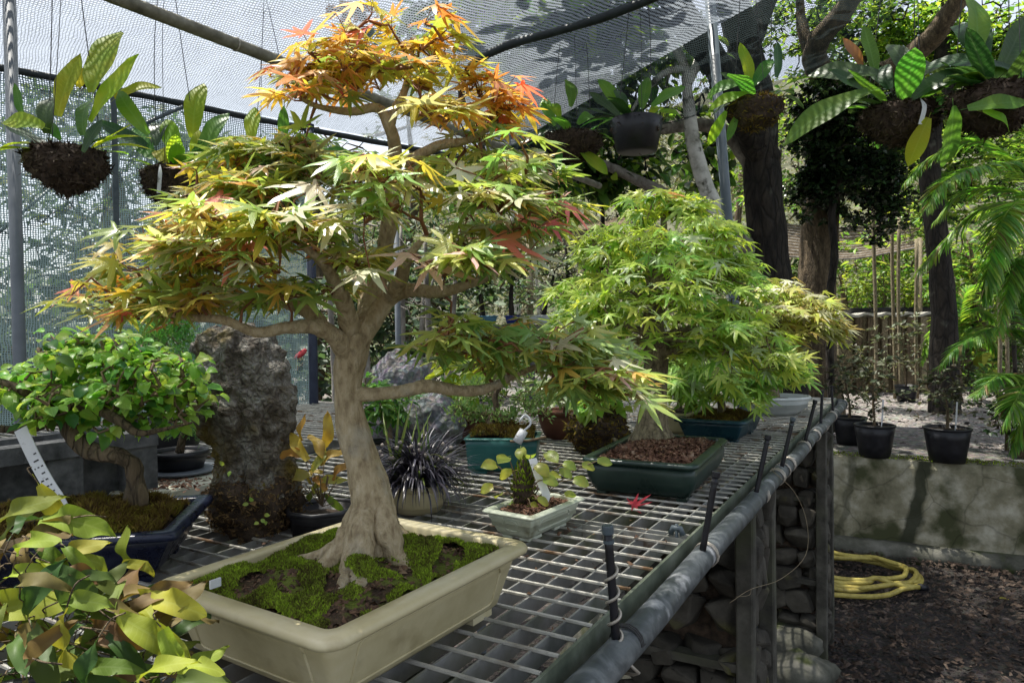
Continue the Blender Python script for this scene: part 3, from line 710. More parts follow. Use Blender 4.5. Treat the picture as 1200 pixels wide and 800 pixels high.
class Pot:
    """rectangular bonsai pot; x runs along its length"""
    def __init__(s, root, c, ang, L, Wd, z0, H, mat, taper=.02, rim=.012, rimh=.014, r=.02, wall=.011, feet=.012, panel=True, bulge=0.0, soil=SOIL, soil_drop=.012, n=6, name='pot'):
        s.c = np.array([c[0], c[1], 0.0]); s.a = math.radians(ang); s.L, s.W, s.r = L / 2, Wd / 2, r
        s.x = np.array([math.cos(s.a), math.sin(s.a), 0]); s.y = np.array([-s.x[1], s.x[0], 0]); s.top = z0 + H; s.z0 = z0
        def ring(ins, z, rr=None): return [s.c + s.x * p[0] + s.y * p[1] + ZV * z for p in rrect(s.L - ins, s.W - ins, max(.002, (r if rr is None else rr) - ins * .5), n)]
        zt = z0 + H - rimh
        rings = [ring(rim + taper + .02, z0 + feet), ring(rim + taper + .006, z0 + feet), ring(rim + taper, z0 + feet + .006)]
        for q in (.25, .5, .75, 1): rings.append(ring(rim + taper * (1 - q) ** (1.6 if bulge else 1) - bulge * math.sin(q * 3.14), z0 + feet + .006 + (zt - z0 - feet - .006) * q))
        rings += [ring(rim + wall, zt + .001), ring(rim + wall, s.top - soil_drop - .02)]
        mb = MB(); mb.loft(rings); s.o = mb.build(name, mat, root, False)
        for p in s.o.data.polygons: p.use_smooth = len(p.vertices) == 4 and abs(p.normal.z) < .8
        w2 = rim + wall + .001
        mb = MB(); mb.loft([ring(rim - .002, zt - .0006), ring(0, zt + .002), ring(-.0012, zt + rimh * .5), ring(.0008, s.top - .0025), ring(.0035, s.top), ring(w2 - .003, s.top), ring(w2, s.top - .003), ring(w2 + .001, s.top - soil_drop - .004)], caps=False)
        s.rim = mb.build('rim', mat, s.o, True)
        if feet > .004:
            for sx in (-1, 1):
                for sy in (-1, 1):
                    mb = MB(); fc = s.c + s.x * sx * (s.L - rim - taper - .03) + s.y * sy * (s.W - rim - taper - .018) + ZV * (z0 + feet * .5 + .001); mb.box(fc, (.022, .011, feet * .5 + .001), np.array([s.x, s.y, ZV])); mb.build('foot', mat, s.o)
        if panel:
            for ax, ay, hl, hw in ((s.x, s.y, s.L, s.W), (-s.x, -s.y, s.L, s.W), (s.y, -s.x, s.W, s.L), (-s.y, s.x, s.W, s.L)):
                pl = []; zb, zh = z0 + feet + .012, zt - .008
                m = hl - rim - taper - .022
                for px_, pz in rrect(m, (zh - zb) / 2, .008, 4):
                    z = (zb + zh) / 2 + pz; q = (z - z0 - feet - .006) / (zt - z0 - feet - .006); ins = rim + taper * (1 - q) - bulge * math.sin(q * 3.14)
                    pl.append(s.c + ax * px_ + (-ay) * (hw - ins + .0003) + ZV * z)
                mb = MB(); mb.tube(pl + [pl[0]], .0016, 5); mb.build('moulding', mat, s.o, True)
        s.inw = w2 + .002; s.sd = soil_drop
        nx, ny = 22, 16; mb = MB(); VV = []
        for j in range(ny):
            for i in range(nx):
                u, v = (i / (nx - 1)) * 2 - 1, (j / (ny - 1)) * 2 - 1; VV.append(s.pt(u, v, s.hz(u, v)))
        mb.add(VV, [(j * nx + i, j * nx + i + 1, (j + 1) * nx + i + 1, (j + 1) * nx + i) for j in range(ny - 1) for i in range(nx - 1)]); mb.build('soil', soil, root, True, kind='stuff')

    mound = .012
    def pt(s, u, v, z): return s.c + s.x * (u * (s.L - s.inw)) + s.y * (v * (s.W - s.inw)) + ZV * z
    def hz(s, u, v):
        e = max(abs(u), abs(v)); b = s.top - s.sd + s.mound * (1 - e ** 3)
        p = s.pt(u, v, 0); return b + (.006 * noise.noise(Vector(tuple(p * 30))) + .003 * noise.noise(Vector(tuple(p * 80)))) * (1 - e ** 8)

    def rnd(s, m=.97):
        u, v = RN.uniform(-m, m), RN.uniform(-m, m); return s.pt(u, v, s.hz(u, v))

    def grains(s, root, mat, n, s0=.0018, s1=.005, name='soil_grains'): return chips(name, mat, n, s.rnd, s0, s1, root, .5)

    def moss(s, root, mat, n, h0=.004, h1=.011, thresh=0.0, fs=22, m=.96, name='moss', tufts=0, tuft_h=.009):
        mb = MB(); k = 0
        tc = [(RN.uniform(-.85, .85), RN.uniform(-.85, .85), RN.uniform(.08, .24)) for _ in range(tufts)]
        while k < n:
            u, v = RN.uniform(-m, m), RN.uniform(-m, m); p = s.pt(u, v, s.hz(u, v)); q = noise.noise(Vector(tuple(p * fs)))
            k += 1
            if q < thresh: continue
            hill = max(0, q - thresh) * .018
            for a, b, c_ in tc:
                d = math.hypot(u - a, (v - b) * s.W / s.L) / c_
                if d < 1: hill += tuft_h * math.sqrt(1 - d * d)
            p = p + ZV * hill; h = RN.uniform(h0, h1) * (1.0 if q > thresh + .08 else .7); a = RN.uniform(0, 6.3); d = np.array([math.cos(a), math.sin(a), 0]) * RN.uniform(.0010, .0022); d2 = np.array([-d[1], d[0], 0])
            lean = np.array([RN.gauss(0, .7), RN.gauss(0, .7), 1]) * h
            mb.add([p - d - d2 * .6 - ZV * .002, p + d - d2 * .6 - ZV * .002, p + d2 - ZV * .002, p + lean], [(0, 1, 3), (1, 2, 3), (2, 0, 3)])
        return mb.build(name, mat, root, kind='stuff')


def round_pot(root, c, z0, H, prof, mat, soil=SOIL, n=28, sq=1.0, name='pot', lip=.008, drop=.02):
    """turned pot; prof = radii from foot to rim"""
    c = np.array([c[0], c[1], 0.0]); m = len(prof); rings = []
    def ring(r, z): return [c + np.array([math.cos(2 * math.pi * k / n) * r, math.sin(2 * math.pi * k / n) * r * sq, z]) for k in range(n)]
    rings = [ring(prof[0] * .6, z0), ring(prof[0], z0 + .001)] + [ring(r, z0 + H * i / (m - 1)) for i, r in enumerate(prof) if i]
    R = prof[-1]; rings += [ring(R - lip, z0 + H), ring(R - lip - .003, z0 + H - drop - .03)]
    mb = MB(); mb.loft(rings); o = mb.build(name, mat, root, True)
    mb = MB(); mb.loft([ring(R - .001, z0 + H - lip * 1.6), ring(R + lip * .55, z0 + H - lip * 1.4), ring(R + lip * .6, z0 + H - lip * .3), ring(R + lip * .2, z0 + H + .0015), ring(R - lip, z0 + H + .0015), ring(R - lip - .001, z0 + H - lip)], caps=False); mb.build('rim', mat, o, True)
    mb = MB(); v = [c + np.array([0, 0, z0 + H - drop + .012])]; f = []
    for q, rr in ((.5, .006), (1, 0)): v += [p + ZV * (rr + RN.uniform(-.003, .003)) for p in ring((R - lip - .0015) * q, z0 + H - drop)]
    for k in range(n):
        f.append((0, 1 + k, 1 + (k + 1) % n)); f.append((1 + k, 1 + n + k, 1 + n + (k + 1) % n, 1 + (k + 1) % n))
    mb.add(v, f); mb.build('soil', soil, root, True, kind='stuff'); return o


# ------------------------------------------------------------------ growing branches to foliage
class Tree:
    def __init__(s, root): s.root = root; s.nodes = []; s.parent = None; s.tw = MB()
    def trunk(s, P, R, mat, n=18, rough=.12, name='trunk', step=7, seed=0):
        P = spline(P, step); mb = MB(); mb.tube(P, lerp_r(R, len(P)), n, 0, rough, True, seed); o = mb.build(name, mat, s.root if s.parent is None else s.parent, True)
        if s.parent is None: s.parent = o
        s.nodes += P[len(P) // 3:]; return o
    def branch(s, P, R, mat, n=10, rough=.12, seed=1, name='branch'):
        P = spline(P, 6); mb = MB(); mb.tube(P, lerp_r(R, len(P)), n, 0, rough, True, seed); o = mb.build(name, mat, s.parent, True); s.nodes += P[2:]; return o
    def grow(s, targets, seg=.03, r0=.0022, r1=.0009, jit=.006, arc=.15, n=5):
        nod = np.array(s.nodes); T = np.array(targets); d0 = np.min(np.linalg.norm(T[:, None] - nod[None], axis=2), axis=1) if len(nod) * len(T) < 6e6 else np.linalg.norm(T - nod.mean(0), axis=1)
        for k in np.argsort(d0):
            t = T[k]; dd = np.linalg.norm(nod - t, axis=1); b = nod[np.argmin(dd)]; L = dd.min()
            if L < 1e-4: continue
            m = max(2, min(7, int(L / seg) + 1)); pts = []
            for q in range(m + 1):
                f = q / m; p = b + (t - b) * f + ZV * (arc * L * math.sin(f * 3.14) * .5)
                if 0 < q < m: p = p + np.array([RN.gauss(0, jit) for _ in range(3)])
                pts.append(p)
            rs = min(3.2, 1 + L / (seg * 4)); s.tw.tube(pts, lerp_r([r0 * rs, r1], m + 1), n, caps=False); nod = np.vstack([nod, pts[1:]])
        s.nodes = list(nod)
    def stalk(s, a, b, r=.0006): s.tw.tube([a, (a + b) / 2 + ZV * .002, b], r, 3, caps=False)
    def done(s, mat, name='twigs'):
        if s.tw.n: s.tw.build(name, mat, s.root, True, kind='stuff')


def ell(c, r, n, shell=.55, top=None):
    """points in an ellipsoid, mostly near its surface"""
    out = []
    while len(out) < n:
        v = np.array([RN.gauss(0, 1) for _ in range(3)]); v /= np.linalg.norm(v)
        if top is not None and v[2] < top: continue
        out.append(np.asarray(c) + v * np.asarray(r) * (RN.uniform(shell, 1)))
    return out


def maple_leaves(tree, targets, per, size, matf, cen, droop=(.1, .9), tilt=.35, stalk=.022, ntpl=8, lean=np.array([0, -.3, .1]), out_w=.7):
    items = []
    for p in targets:
        o = p - cen; o = o / (np.linalg.norm(o) + 1e-6)
        for k in range(RN.randint(*per)):
            a = RN.uniform(0, 2 * math.pi); d = np.array([math.cos(a), math.sin(a), RN.uniform(-.3, .5)]) + o * out_w; d /= np.linalg.norm(d)
            sl = stalk * RN.uniform(.6, 1.5); q = p + d * sl + ZV * RN.uniform(-.004, .008)
            y = np.array([d[0], d[1], 0]) + o * .3; y[2] = -RN.uniform(*droop); y /= np.linalg.norm(y)
            nrm = ZV * 1.0 + np.array([d[0], d[1], 0]) * .3 + o * .25 + lean + np.array([RN.gauss(0, tilt) for _ in range(3)])
            s_ = size * RN.uniform(.6, 1.12); items.append((frame(q, y, nrm, s_), RN.randrange(ntpl), matf(q)))
            tree.stalk(p, q)
    return items


MTPL = [maple_tpl(100 + k) for k in range(8)]
MTPL5 = [maple_tpl(200 + k, 5) for k in range(8)]

# ------------------------------------------------------------------ the big maple bonsai in the cream pot
def A3(px, py, Y): return at(px, py, Y)


pc = np.array([-.210, .908]); pang = 57.0; pL, pW = .380, .318
t1 = thing('maple_bonsai', 'large maple bonsai with orange and green leaves in a long cream glazed pot', 'bonsai', (pc[0], pc[1], Z_B))
P1 = Pot(t1, pc, pang, pL, pW, Z_B, .098, GL_CREAM, taper=.022, rim=.014, rimh=.013, r=.024, wall=.012, feet=.010, soil=MOSSY)
P1.grains(t1, GRAIN, 2600)
P1.moss(t1, MOSSG, 80000, .0012, .0034, -.05, 26, tufts=24)
T1 = Tree(t1); D1 = .93
tb = A3(428, 655, D1)
T1.trunk([A3(440, 674, D1), A3(440, 645, D1), A3(438, 600, D1), A3(427, 552, D1), A3(413, 502, D1), A3(408, 456, D1), A3(410, 424, D1 - .005), A3(420, 388, D1 - .01)], [.034, .032, .0275, .0238, .0215, .0192, .0215, .020], BARK_P, 40, .16, seed=2)
for k, (ax, ay, dy, r0, px0, py0) in enumerate([(378, 668, -.01, .019, 418, 618), (478, 664, -.05, .017, 452, 620), (496, 646, .02, .015, 456, 618), (352, 655, .03, .013, 412, 630), (420, 690, -.08, .017, 425, 625), (455, 640, .08, .016, 440, 620), (400, 690, -.07, .012, 415, 630)]):
    e = onz(ax, ay, P1.top - .004); m_ = (A3(px0, py0, D1) + e) / 2; m_[2] -= .008
    T1.branch([A3(px0 * .5 + 219, py0 - 55, D1), A3(px0, py0 - 5, D1 + dy * .4), m_, e - ZV * .003, e + (e - m_) * .5 - ZV * .012], [.010, r0 * .98, r0 * .9, r0 * .55, r0 * .2], BARK_P, 14, .3, k, name='surface_root')
T1.nodes = T1.nodes[:24]
B = T1.branch
B([A3(410, 425, D1), A3(420, 398, D1 - .01), A3(437, 375, D1), A3(455, 350, D1 + .01), A3(480, 340, D1), A3(515, 342, D1 - .03), A3(550, 333, D1 - .05), A3(590, 318, D1 - .06)], [.0175, .0165, .0145, .0125, .010, .008, .006, .0035], BARK_P, 14, .15, 3)
B([A3(412, 428, D1), A3(402, 405, D1 - .02), A3(388, 392, D1 - .04), A3(370, 383, D1 - .06), A3(335, 384, D1 - .08), A3(300, 389, D1 - .09), A3(262, 375, D1 - .1), A3(225, 372, D1 - .09), A3(160, 362, D1 - .06)], [.0165, .0145, .0115, .010, .0075, .0065, .0055, .0045, .002], BARK_P, 12, .18, 4)
B([A3(380, 388, D1 - .05), A3(362, 365, D1 - .03), A3(332, 354, D1 - .01), A3(290, 348, D1 + .02), A3(240, 330, D1 + .03), A3(190, 318, D1 + .02)], [.012, .010, .008, .006, .004, .002], BARK_P, 10, .16, 5)
B([A3(420, 395, D1 + .01), A3(432, 360, D1 + .06), A3(448, 310, D1 + .07), A3(458, 250, D1 + .05), A3(462, 205, D1 + .03), A3(463, 175, D1 + .02), A3(457, 150, D1), A3(443, 127, D1), A3(412, 131, D1 - .01), A3(370, 124, D1 - .02), A3(342, 108, D1 - .03)], [.015, .014, .0125, .011, .010, .0095, .008, .0065, .0055, .004, .002], BARK_P, 12, .18, 6)
B([A3(462, 190, D1 + .02), A3(480, 188, D1 + .01), A3(513, 171, D1), A3(547, 165, D1 - .01), A3(575, 150, D1 - .03)], [.0085, .008, .007, .005, .003], BARK_P, 10, .18, 7)
B([A3(457, 150, D1), A3(462, 130, D1), A3(472, 112, D1 + .01), A3(480, 84, D1 + .01), A3(484, 55, D1 + .02)], [.0075, .0065, .0055, .004, .002], BARK_P, 8, .15, 8)
B([A3(413, 395, D1 - .01), A3(405, 360, D1 - .05), A3(396, 340, D1 - .08), A3(380, 310, D1 - .12), A3(350, 285, D1 - .15)], [.014, .012, .010, .006, .003], BARK_P, 10, .18, 9)
B([A3(455, 350, D1 + .01), A3(470, 325, D1 - .04), A3(480, 300, D1 - .08), A3(500, 275, D1 - .1)], [.012, .009, .006, .003], BARK_P, 10, .18, 10)
B([A3(430, 380, D1 + .02), A3(425, 340, D1 + .12), A3(400, 300, D1 + .17), A3(380, 270, D1 + .2)], [.014, .010, .007, .003], BARK_P, 10, .18, 12)
B([A3(405, 463, D1), A3(432, 462, D1 - .005), A3(470, 459, D1 - .01), A3(502, 452, D1 - .02), A3(540, 458, D1 - .01), A3(575, 454, D1), A3(605, 438, D1 + .01), A3(650, 425, D1 + .02), A3(690, 420, D1 + .02)], [.012, .0095, .0085, .0088, .0075, .0065, .005, .0035, .002], BARK_P, 12, .2, 11)
ORG = leafmat('orange_leaf', (.62, .36, .07), (.60, .27, .06), .42, .3, spec=.8, tcol=(1.3, 1.2, .9), vein='maple'); YEL = leafmat('golden_leaf', (.58, .44, .07), (.48, .44, .08), .42, .36, vein='maple')
YGR = leafmat('yellow_green_leaf', (.36, .44, .085), (.44, .43, .09), .42, .28, spec=.9, tcol=(1.3, 1.3, .8), vein='maple'); GRN = leafmat('mid_green_leaf', (.22, .36, .09), (.30, .40, .10), .42, .27, spec=.9, tcol=(1.3, 1.3, .8), vein='maple')
OLV = leafmat('olive_leaf', (.19, .29, .06), (.28, .33, .07), .48, .34, vein='maple'); PNK = leafmat('coral_leaf', (.72, .2, .16), (.66, .3, .12), .45, .36, vein='maple'); SLV = leafmat('painted_sheen_leaf', (.5, .52, .34), (.54, .48, .3), .35, .28, spec=.8, vein='maple'); CRM = leafmat('pinkish_leaf', (.64, .40, .36), (.62, .46, .34), .38, .32, vein='maple')  # SLV: silvery sky sheen painted into a pale leaf colour
M1 = [ORG, YEL, YGR, GRN, OLV, PNK, SLV, CRM]


def pick(w): return RN.choices(range(8), w)[0]


def inside(poly, x, y):
    c = False; j = len(poly) - 1
    for i in range(len(poly)):
        (xi, yi), (xj, yj) = poly[i], poly[j]
        if (yi > y) != (yj > y) and x < (xj - xi) * (y - yi) / (yj - yi) + xi: c = not c
        j = i
    return c


MID = [(122, 366), (140, 330), (180, 296), (228, 250), (255, 200), (300, 170), (380, 188), (440, 190), (520, 192), (595, 195), (645, 220), (675, 250), (635, 285), (595, 305), (540, 325), (440, 338), (300, 360), (190, 374), (130, 378)]
APX = [(335, 110), (350, 80), (400, 58), (490, 46), (545, 60), (560, 85), (605, 105), (608, 145), (560, 152), (480, 138), (420, 146), (360, 136)]
LOW = [(485, 398), (560, 372), (655, 378), (735, 425), (730, 455), (680, 470), (620, 446), (560, 428), (505, 436)]


def wts(px, py, zone):
    if zone == 'a': return (5.5, 6.5, 3.0, .8, .2, .8, .5, .6)
    if zone == 'l': return (.15, 1.6, 5, 7, 4.5, .05, 1.6, .2)
    f = min(1, max(0, (px - 180) / 180)); g = min(1, max(0, (px - 420) / 150))
    return (2.6 * (1 - f) + .4, 6.5 * (1 - f) + 1.8 * (1 - g) + .8, 7, 4 + 6 * f + 3 * g, .8 + 1.2 * f, .5 - .2 * f, 1.2 + 2.2 * f, .4 + .7 * f)


sprays = []                                # flat sprays of twigs, scattered through the crown's outline
def fill(poly, n, zone, rxr, ryr, dep, per):
    xs = [p[0] for p in poly]; ys = [p[1] for p in poly]; k = 0
    while k < n:
        x, y = RN.uniform(min(xs), max(xs)), RN.uniform(min(ys), max(ys))
        if not inside(poly, x, y): continue
        k += 1; Y = D1 + RN.uniform(-dep, dep) - .02; rx = RN.uniform(*rxr); ry = RN.uniform(*ryr); q = Y / F_PX; tl_ = RN.gauss(0, .18); c = A3(x, y, Y); pts = []
        for _ in range(RN.randint(*per)):
            a = RN.uniform(0, 6.283); r = math.sqrt(RN.random()); p = c + np.array([math.cos(a) * r * rx * q, math.sin(a) * r * rx * q * .9, RN.gauss(0, ry * q) + math.cos(a) * r * rx * q * tl_ - r * r * .008]); u, v, _w = proj(p)
            if inside(poly, u, v) or RN.random() < .25: pts.append(p)
        if pts: sprays.append((pts, c, wts(x, y, zone)))


fill(MID, 58, 'm', (28, 50), (2, 5), .19, (5, 8)); fill(APX, 13, 'a', (20, 34), (3, 6), .07, (3, 5)); fill(LOW, 20, 'l', (26, 42), (3, 7), .12, (4, 7))
for x, y in ((140, 362), (150, 340), (170, 320), (125, 350), (185, 345), (215, 330), (250, 345), (200, 300), (265, 310), (290, 340), (300, 290), (255, 270), (325, 355), (340, 176), (560, 184), (610, 195), (205, 285), (240, 240), (280, 200), (330, 185), (620, 215), (655, 245), (610, 275), (350, 105), (420, 68), (520, 62), (590, 120), (570, 140), (380, 70), (460, 52), (500, 95), (430, 100), (700, 430), (660, 400), (590, 395), (530, 410), (700, 455)):
    z = 'a' if y < 160 else ('l' if y > 385 else 'm'); Y = D1 + RN.uniform(-.08, .05); c = A3(x, y, Y); sprays.append(([c + np.array([RN.gauss(0, .02), RN.gauss(0, .04), RN.gauss(0, .006)]) for _ in range(5)], c, wts(x, y, z)))
items = []; cen1 = A3(430, 330, D1)
T1.grow([p for a in sprays for p in a[0]], .026, .0019, .0009, .006, .25)
for pts, c, wt in sprays:
    cc = c * .65 + cen1 * .35 - ZV * .03
    items += maple_leaves(T1, pts, (2, 4), .043, lambda q: pick(wt), cc, (-.2, .42), .38, .018, lean=np.array([0, -.3, .1]))
for (px, py, Y, s, m, yaw) in [(232, 236, D1 - .12, .066, 5, 3.3), (268, 284, D1 - .17, .062, 5, 3.6), (610, 284, D1 - .12, .066, 5, .1), (678, 243, D1 - .06, .045, 5, .2), (655, 262, D1 - .06, .036, 5, 5.8), (445, 188, D1 - .05, .058, 7, .5), (470, 300, D1 - .2, .05, 7, 4.4), (545, 26, D1 - .02, .055, 0, .6), (410, 40, D1 - .03, .06, 5, 2.9), (345, 75, D1 - .04, .06, 0, 2.7), (325, 78, D1 - .04, .05, 0, 3.6), (598, 100, D1 - .04, .05, 0, .1), (608, 115, D1 - .02, .05, 0, 5.9), (600, 148, D1 - .03, .045, 1, 5.6), (628, 262, D1 - .08, .05, 5, .4), (590, 300, D1 - .14, .05, 5, 5.9), (645, 232, D1 - .06, .045, 5, .6), (560, 128, D1 - .05, .045, 5, .2), (350, 220, D1 - .16, .06, 6, 4), (300, 262, D1 - .15, .06, 6, 3.5), (560, 205, D1 - .12, .062, 6, .3), (618, 195, D1 - .08, .06, 6, .1), (520, 312, D1 - .16, .055, 7, 5.8), (425, 318, D1 - .2, .055, 6, 4.6), (370, 262, D1 - .18, .062, 6, 3.9), (490, 212, D1 - .14, .06, 6, 5.4), (640, 300, D1 - .1, .05, 6, .3)]:
    p = A3(px, py, Y); y = np.array([math.cos(yaw), math.sin(yaw), -.25]); items.append((frame(p - y * s * .4, y, ZV + np.array([0, -.8, 0]) + np.array([RN.gauss(0, .1) for _ in range(3)]), s), RN.randrange(8), m))
    nod = np.array(T1.nodes); b = nod[np.argmin(np.linalg.norm(nod - p, axis=1))]; T1.tw.tube([b, (b + p) / 2 + ZV * .006, p - y * s * .42], .0009, 4, caps=False)
scatter(t1, 'leaf', MTPL, M1, items, 300)
T1.done(BARK_R)
mb = MB(); lp = P1.pt(-.97, .55, P1.top + .003); mb.box(lp + ZV * .003, (.007, .0012, .005), np.array([P1.x, P1.y, ZV])); mb.build('rim_label', TAGM, t1)

# ------------------------------------------------------------------ green maple in the bottle green pot
zr = Z_B + .088; q = [onz(*p, zr) for p in ((818, 546), (855, 513), (676, 540))]
a2 = math.degrees(math.atan2((q[1] - q[0])[1], (q[1] - q[0])[0])); L2 = np.linalg.norm(q[1] - q[0]); W2 = np.linalg.norm(q[2] - q[0])
c2 = (q[1] + q[2]) / 2
t2 = thing('green_maple_bonsai', 'dome shaped bright green maple bonsai in a dark bottle green pot', 'bonsai', (c2[0], c2[1], Z_B))
P2 = Pot(t2, c2, a2, L2, W2, Z_B, .092, GL_GREEN, taper=.014, rim=.010, rimh=.012, r=.028, wall=.012, feet=.010, panel=False, bulge=.006)
P2.mound = .02
P2.grains(t2, GRAIN_R, 5200, .003, .0075, 'bark_chips')
D2 = 1.9; T2 = Tree(t2)
T2.trunk([A3(764, 520, D2), A3(764, 498, D2), A3(766, 470, D2), A3(768, 440, D2), A3(768, 405, D2), A3(765, 370, D2), A3(772, 320, D2), A3(778, 270, D2), A3(776, 245, D2)], [.06, .041, .034, .031, .031, .026, .018, .01, .005], BARK_M, 22, .15, seed=5)
for k, (dx, dy) in enumerate([(-.10, -.05), (-.05, -.11), (.06, -.1), (.11, -.02), (-.1, .05), (.06, .06), (.01, -.13)]):
    b = A3(764, 495, D2); e = np.array([b[0] + dx, b[1] + dy, P2.top - .002]); T2.branch([b + ZV * .02, b + np.array([dx * .35, dy * .35, -.035]), e * .7 + b * .3 - ZV * .025 + np.array([0, 0, -.01]), e], [.02, .017, .012, .004], BARK_M, 10, .2, k, name='surface_root')
T2.nodes = T2.nodes[:40]
for k, (px, py, dy) in enumerate([(690, 380, -.05), (850, 385, -.05), (720, 330, -.15), (820, 330, -.16), (740, 290, .1), (810, 290, .1), (700, 400, .12), (870, 400, .1), (770, 350, -.25), (880, 415, -.1), (770, 380, .2), (800, 400, -.2)]):
    e = A3(px, py, D2 + dy); b = A3(768, 405 - (410 - py) * .55 + 10, D2); T2.branch([b, b * .6 + e * .4 + ZV * .02, e], [.014, .009, .003], BARK_M, 8, .15, k)
G1 = leafmat('fresh_green_leaf', (.33, .50, .075), (.40, .52, .1), .46, .36, vein='maple'); G2 = leafmat('lime_leaf', (.46, .58, .10), (.52, .58, .13), .46, .36, vein='maple'); G3 = leafmat('deep_green_leaf', (.20, .36, .055), (.26, .41, .07), .45, .34, vein='maple'); G4 = leafmat('painted_sheen_green_leaf', (.42, .5, .3), (.36, .46, .2), .3, .3, spec=.7, vein='maple')  # G4: a paler copy, gloss from the sky put into its green
tg = []; k_ = D2 / F_PX
for (px, py, rx, ry, rd, n, Y, sh) in [(778, 300, 84, 66, .2, 100, D2, .75), (765, 350, 112, 62, .27, 140, D2 - .02, .7), (765, 385, 118, 46, .29, 95, D2 - .03, .6), (845, 405, 66, 36, .2, 60, D2 - .05, .5), (885, 425, 42, 28, .15, 30, D2 - .02, .4), (688, 385, 38, 30, .16, 34, D2, .4), (776, 252, 40, 18, .10, 26, D2, .3), (705, 300, 26, 26, .1, 16, D2, .4), (850, 330, 34, 34, .12, 26, D2, .4)]:
    tg += ell(A3(px, py, Y), (rx * k_, rd, ry * k_), n, sh, -.55)
T2.grow(tg, .04, .002, .0009, .007, .1)
it = maple_leaves(T2, tg, (3, 4), .052, lambda q: RN.choices(range(4), (5, 5, 2.5, 2))[0], A3(768, 400, D2), (-.1, .7), .42, .026, lean=np.array([0, -.35, .1]), out_w=1.0)
scatter(t2, 'leaf', MTPL, [G1, G2, G3, G4, PNK], it + [(frame(A3(783 + dx, 228 + dy, D2 - .03), np.array([dx * .1 + .2, -.4, -.4]), ZV + np.array([0, -.6, 0]), .055), k % 8, 4) for k, (dx, dy) in enumerate([(-6, 0), (6, 2), (0, -4)])], 300)
T2.done(BARK_T)

# ------------------------------------------------------------------ petrol blue pot behind it
q = [onz(*p, Z_B + .08) for p in ((874, 493), (899, 480), (786, 491))]
a3 = math.degrees(math.atan2((q[1] - q[0])[1], (q[1] - q[0])[0])); c3 = (q[1] + q[2]) / 2
t3 = thing('low_maple_bonsai', 'low spreading green maple in a petrol blue pot behind the green pot', 'bonsai', (c3[0], c3[1], Z_B))
P3 = Pot(t3, c3, a3, np.linalg.norm(q[1] - q[0]), np.linalg.norm(q[2] - q[0]), Z_B, .08, GL_PETROL, taper=.02, panel=False, feet=.01)
P3.moss(t3, MOSSO, 5000, .004, .01, -.3)
D3 = c3[1]; T3 = Tree(t3); b = np.array([c3[0], c3[1], P3.top - .01])
T3.trunk([b, b + ZV * .05, b + np.array([-.03, 0, .10]), b + np.array([-.02, 0, .17]), b + np.array([0, 0, .24])], [.018, .014, .011, .009, .004], BARK_M, 10)
k_ = D3 / F_PX; tg = []
for (px, py, rx, ry, rd, n) in [(840, 440, 62, 26, .2, 60), (890, 440, 46, 26, .16, 42), (800, 455, 36, 18, .12, 26), (860, 465, 50, 14, .14, 24)]: tg += ell(A3(px, py, D3 - .05), (rx * k_, rd, ry * k_), n, .4, -.7)
T3.grow(tg, .05, .0022, .001, .008)
it = maple_leaves(T3, tg, (2, 4), .068, lambda q: RN.choices(range(4), (3, 1.5, 6, .6))[0], A3(850, 465, D3), (.3, 1.1), .3, .03, lean=np.array([0, -.3, -.1]), out_w=1)
scatter(t3, 'leaf', MTPL, [G1, G2, G3, G4], it, 300); T3.done(BARK_T)

# ------------------------------------------------------------------ white oval pot, pale maple
zw = Z_B + .085; cw = (onz(883, 472, zw) + onz(952, 462, zw)) / 2 + np.array([0, .12, 0])
t4 = thing('pale_maple_bonsai', 'pale yellow green maple in a white oval pot at the far bench end', 'bonsai', (cw[0], cw[1], Z_B))
round_pot(t4, cw, Z_B, .085, [.09, .12, .14, .15, .155], GL_WHITE, sq=.8, n=36)
D4 = cw[1]; T4 = Tree(t4); b = np.array([cw[0], cw[1], Z_B + .06])
T4.trunk([b, b + ZV * .08, b + np.array([.02, 0, .16]), b + np.array([0, 0, .26]), b + np.array([.02, 0, .36])], [.03, .022, .018, .013, .005], BARK_M, 12)
Y1 = leafmat('pale_lime_leaf', (.32, .36, .09), (.38, .37, .12), .45, .38, vein='maple'); Y2 = leafmat('pale_gold_leaf', (.4, .33, .09), (.36, .36, .1), .45, .38, vein='maple'); Y3 = leafmat('painted_sheen_maple_leaf', (.42, .42, .27), (.38, .4, .2), .35, .34, spec=.7, vein='maple')  # Y3: whitish sheen imitated by a lighter base colour
k_ = D4 / F_PX; tg = []
for (px, py, rx, ry, rd, n) in [(925, 365, 58, 22, .22, 74), (940, 390, 50, 16, .2, 50), (885, 375, 40, 26, .2, 40), (905, 345, 40, 14, .16, 30), (965, 385, 22, 12, .12, 16), (900, 410, 50, 14, .2, 30)]: tg += ell(A3(px, py, D4), (rx * k_, rd, ry * k_), n, .4, -.7)
T4.grow(tg, .06, .0028, .0012, .01)
it = maple_leaves(T4, tg, (2, 4), .075, lambda q: RN.choices(range(4), (4, 2.5, 3, 2))[0], A3(920, 400, D4), (.2, .9), .3, .03, lean=np.array([0, -.3, 0]), out_w=1)
scatter(t4, 'leaf', MTPL5, [Y1, Y2, Y3, G2], it, 300); T4.done(BARK_T)

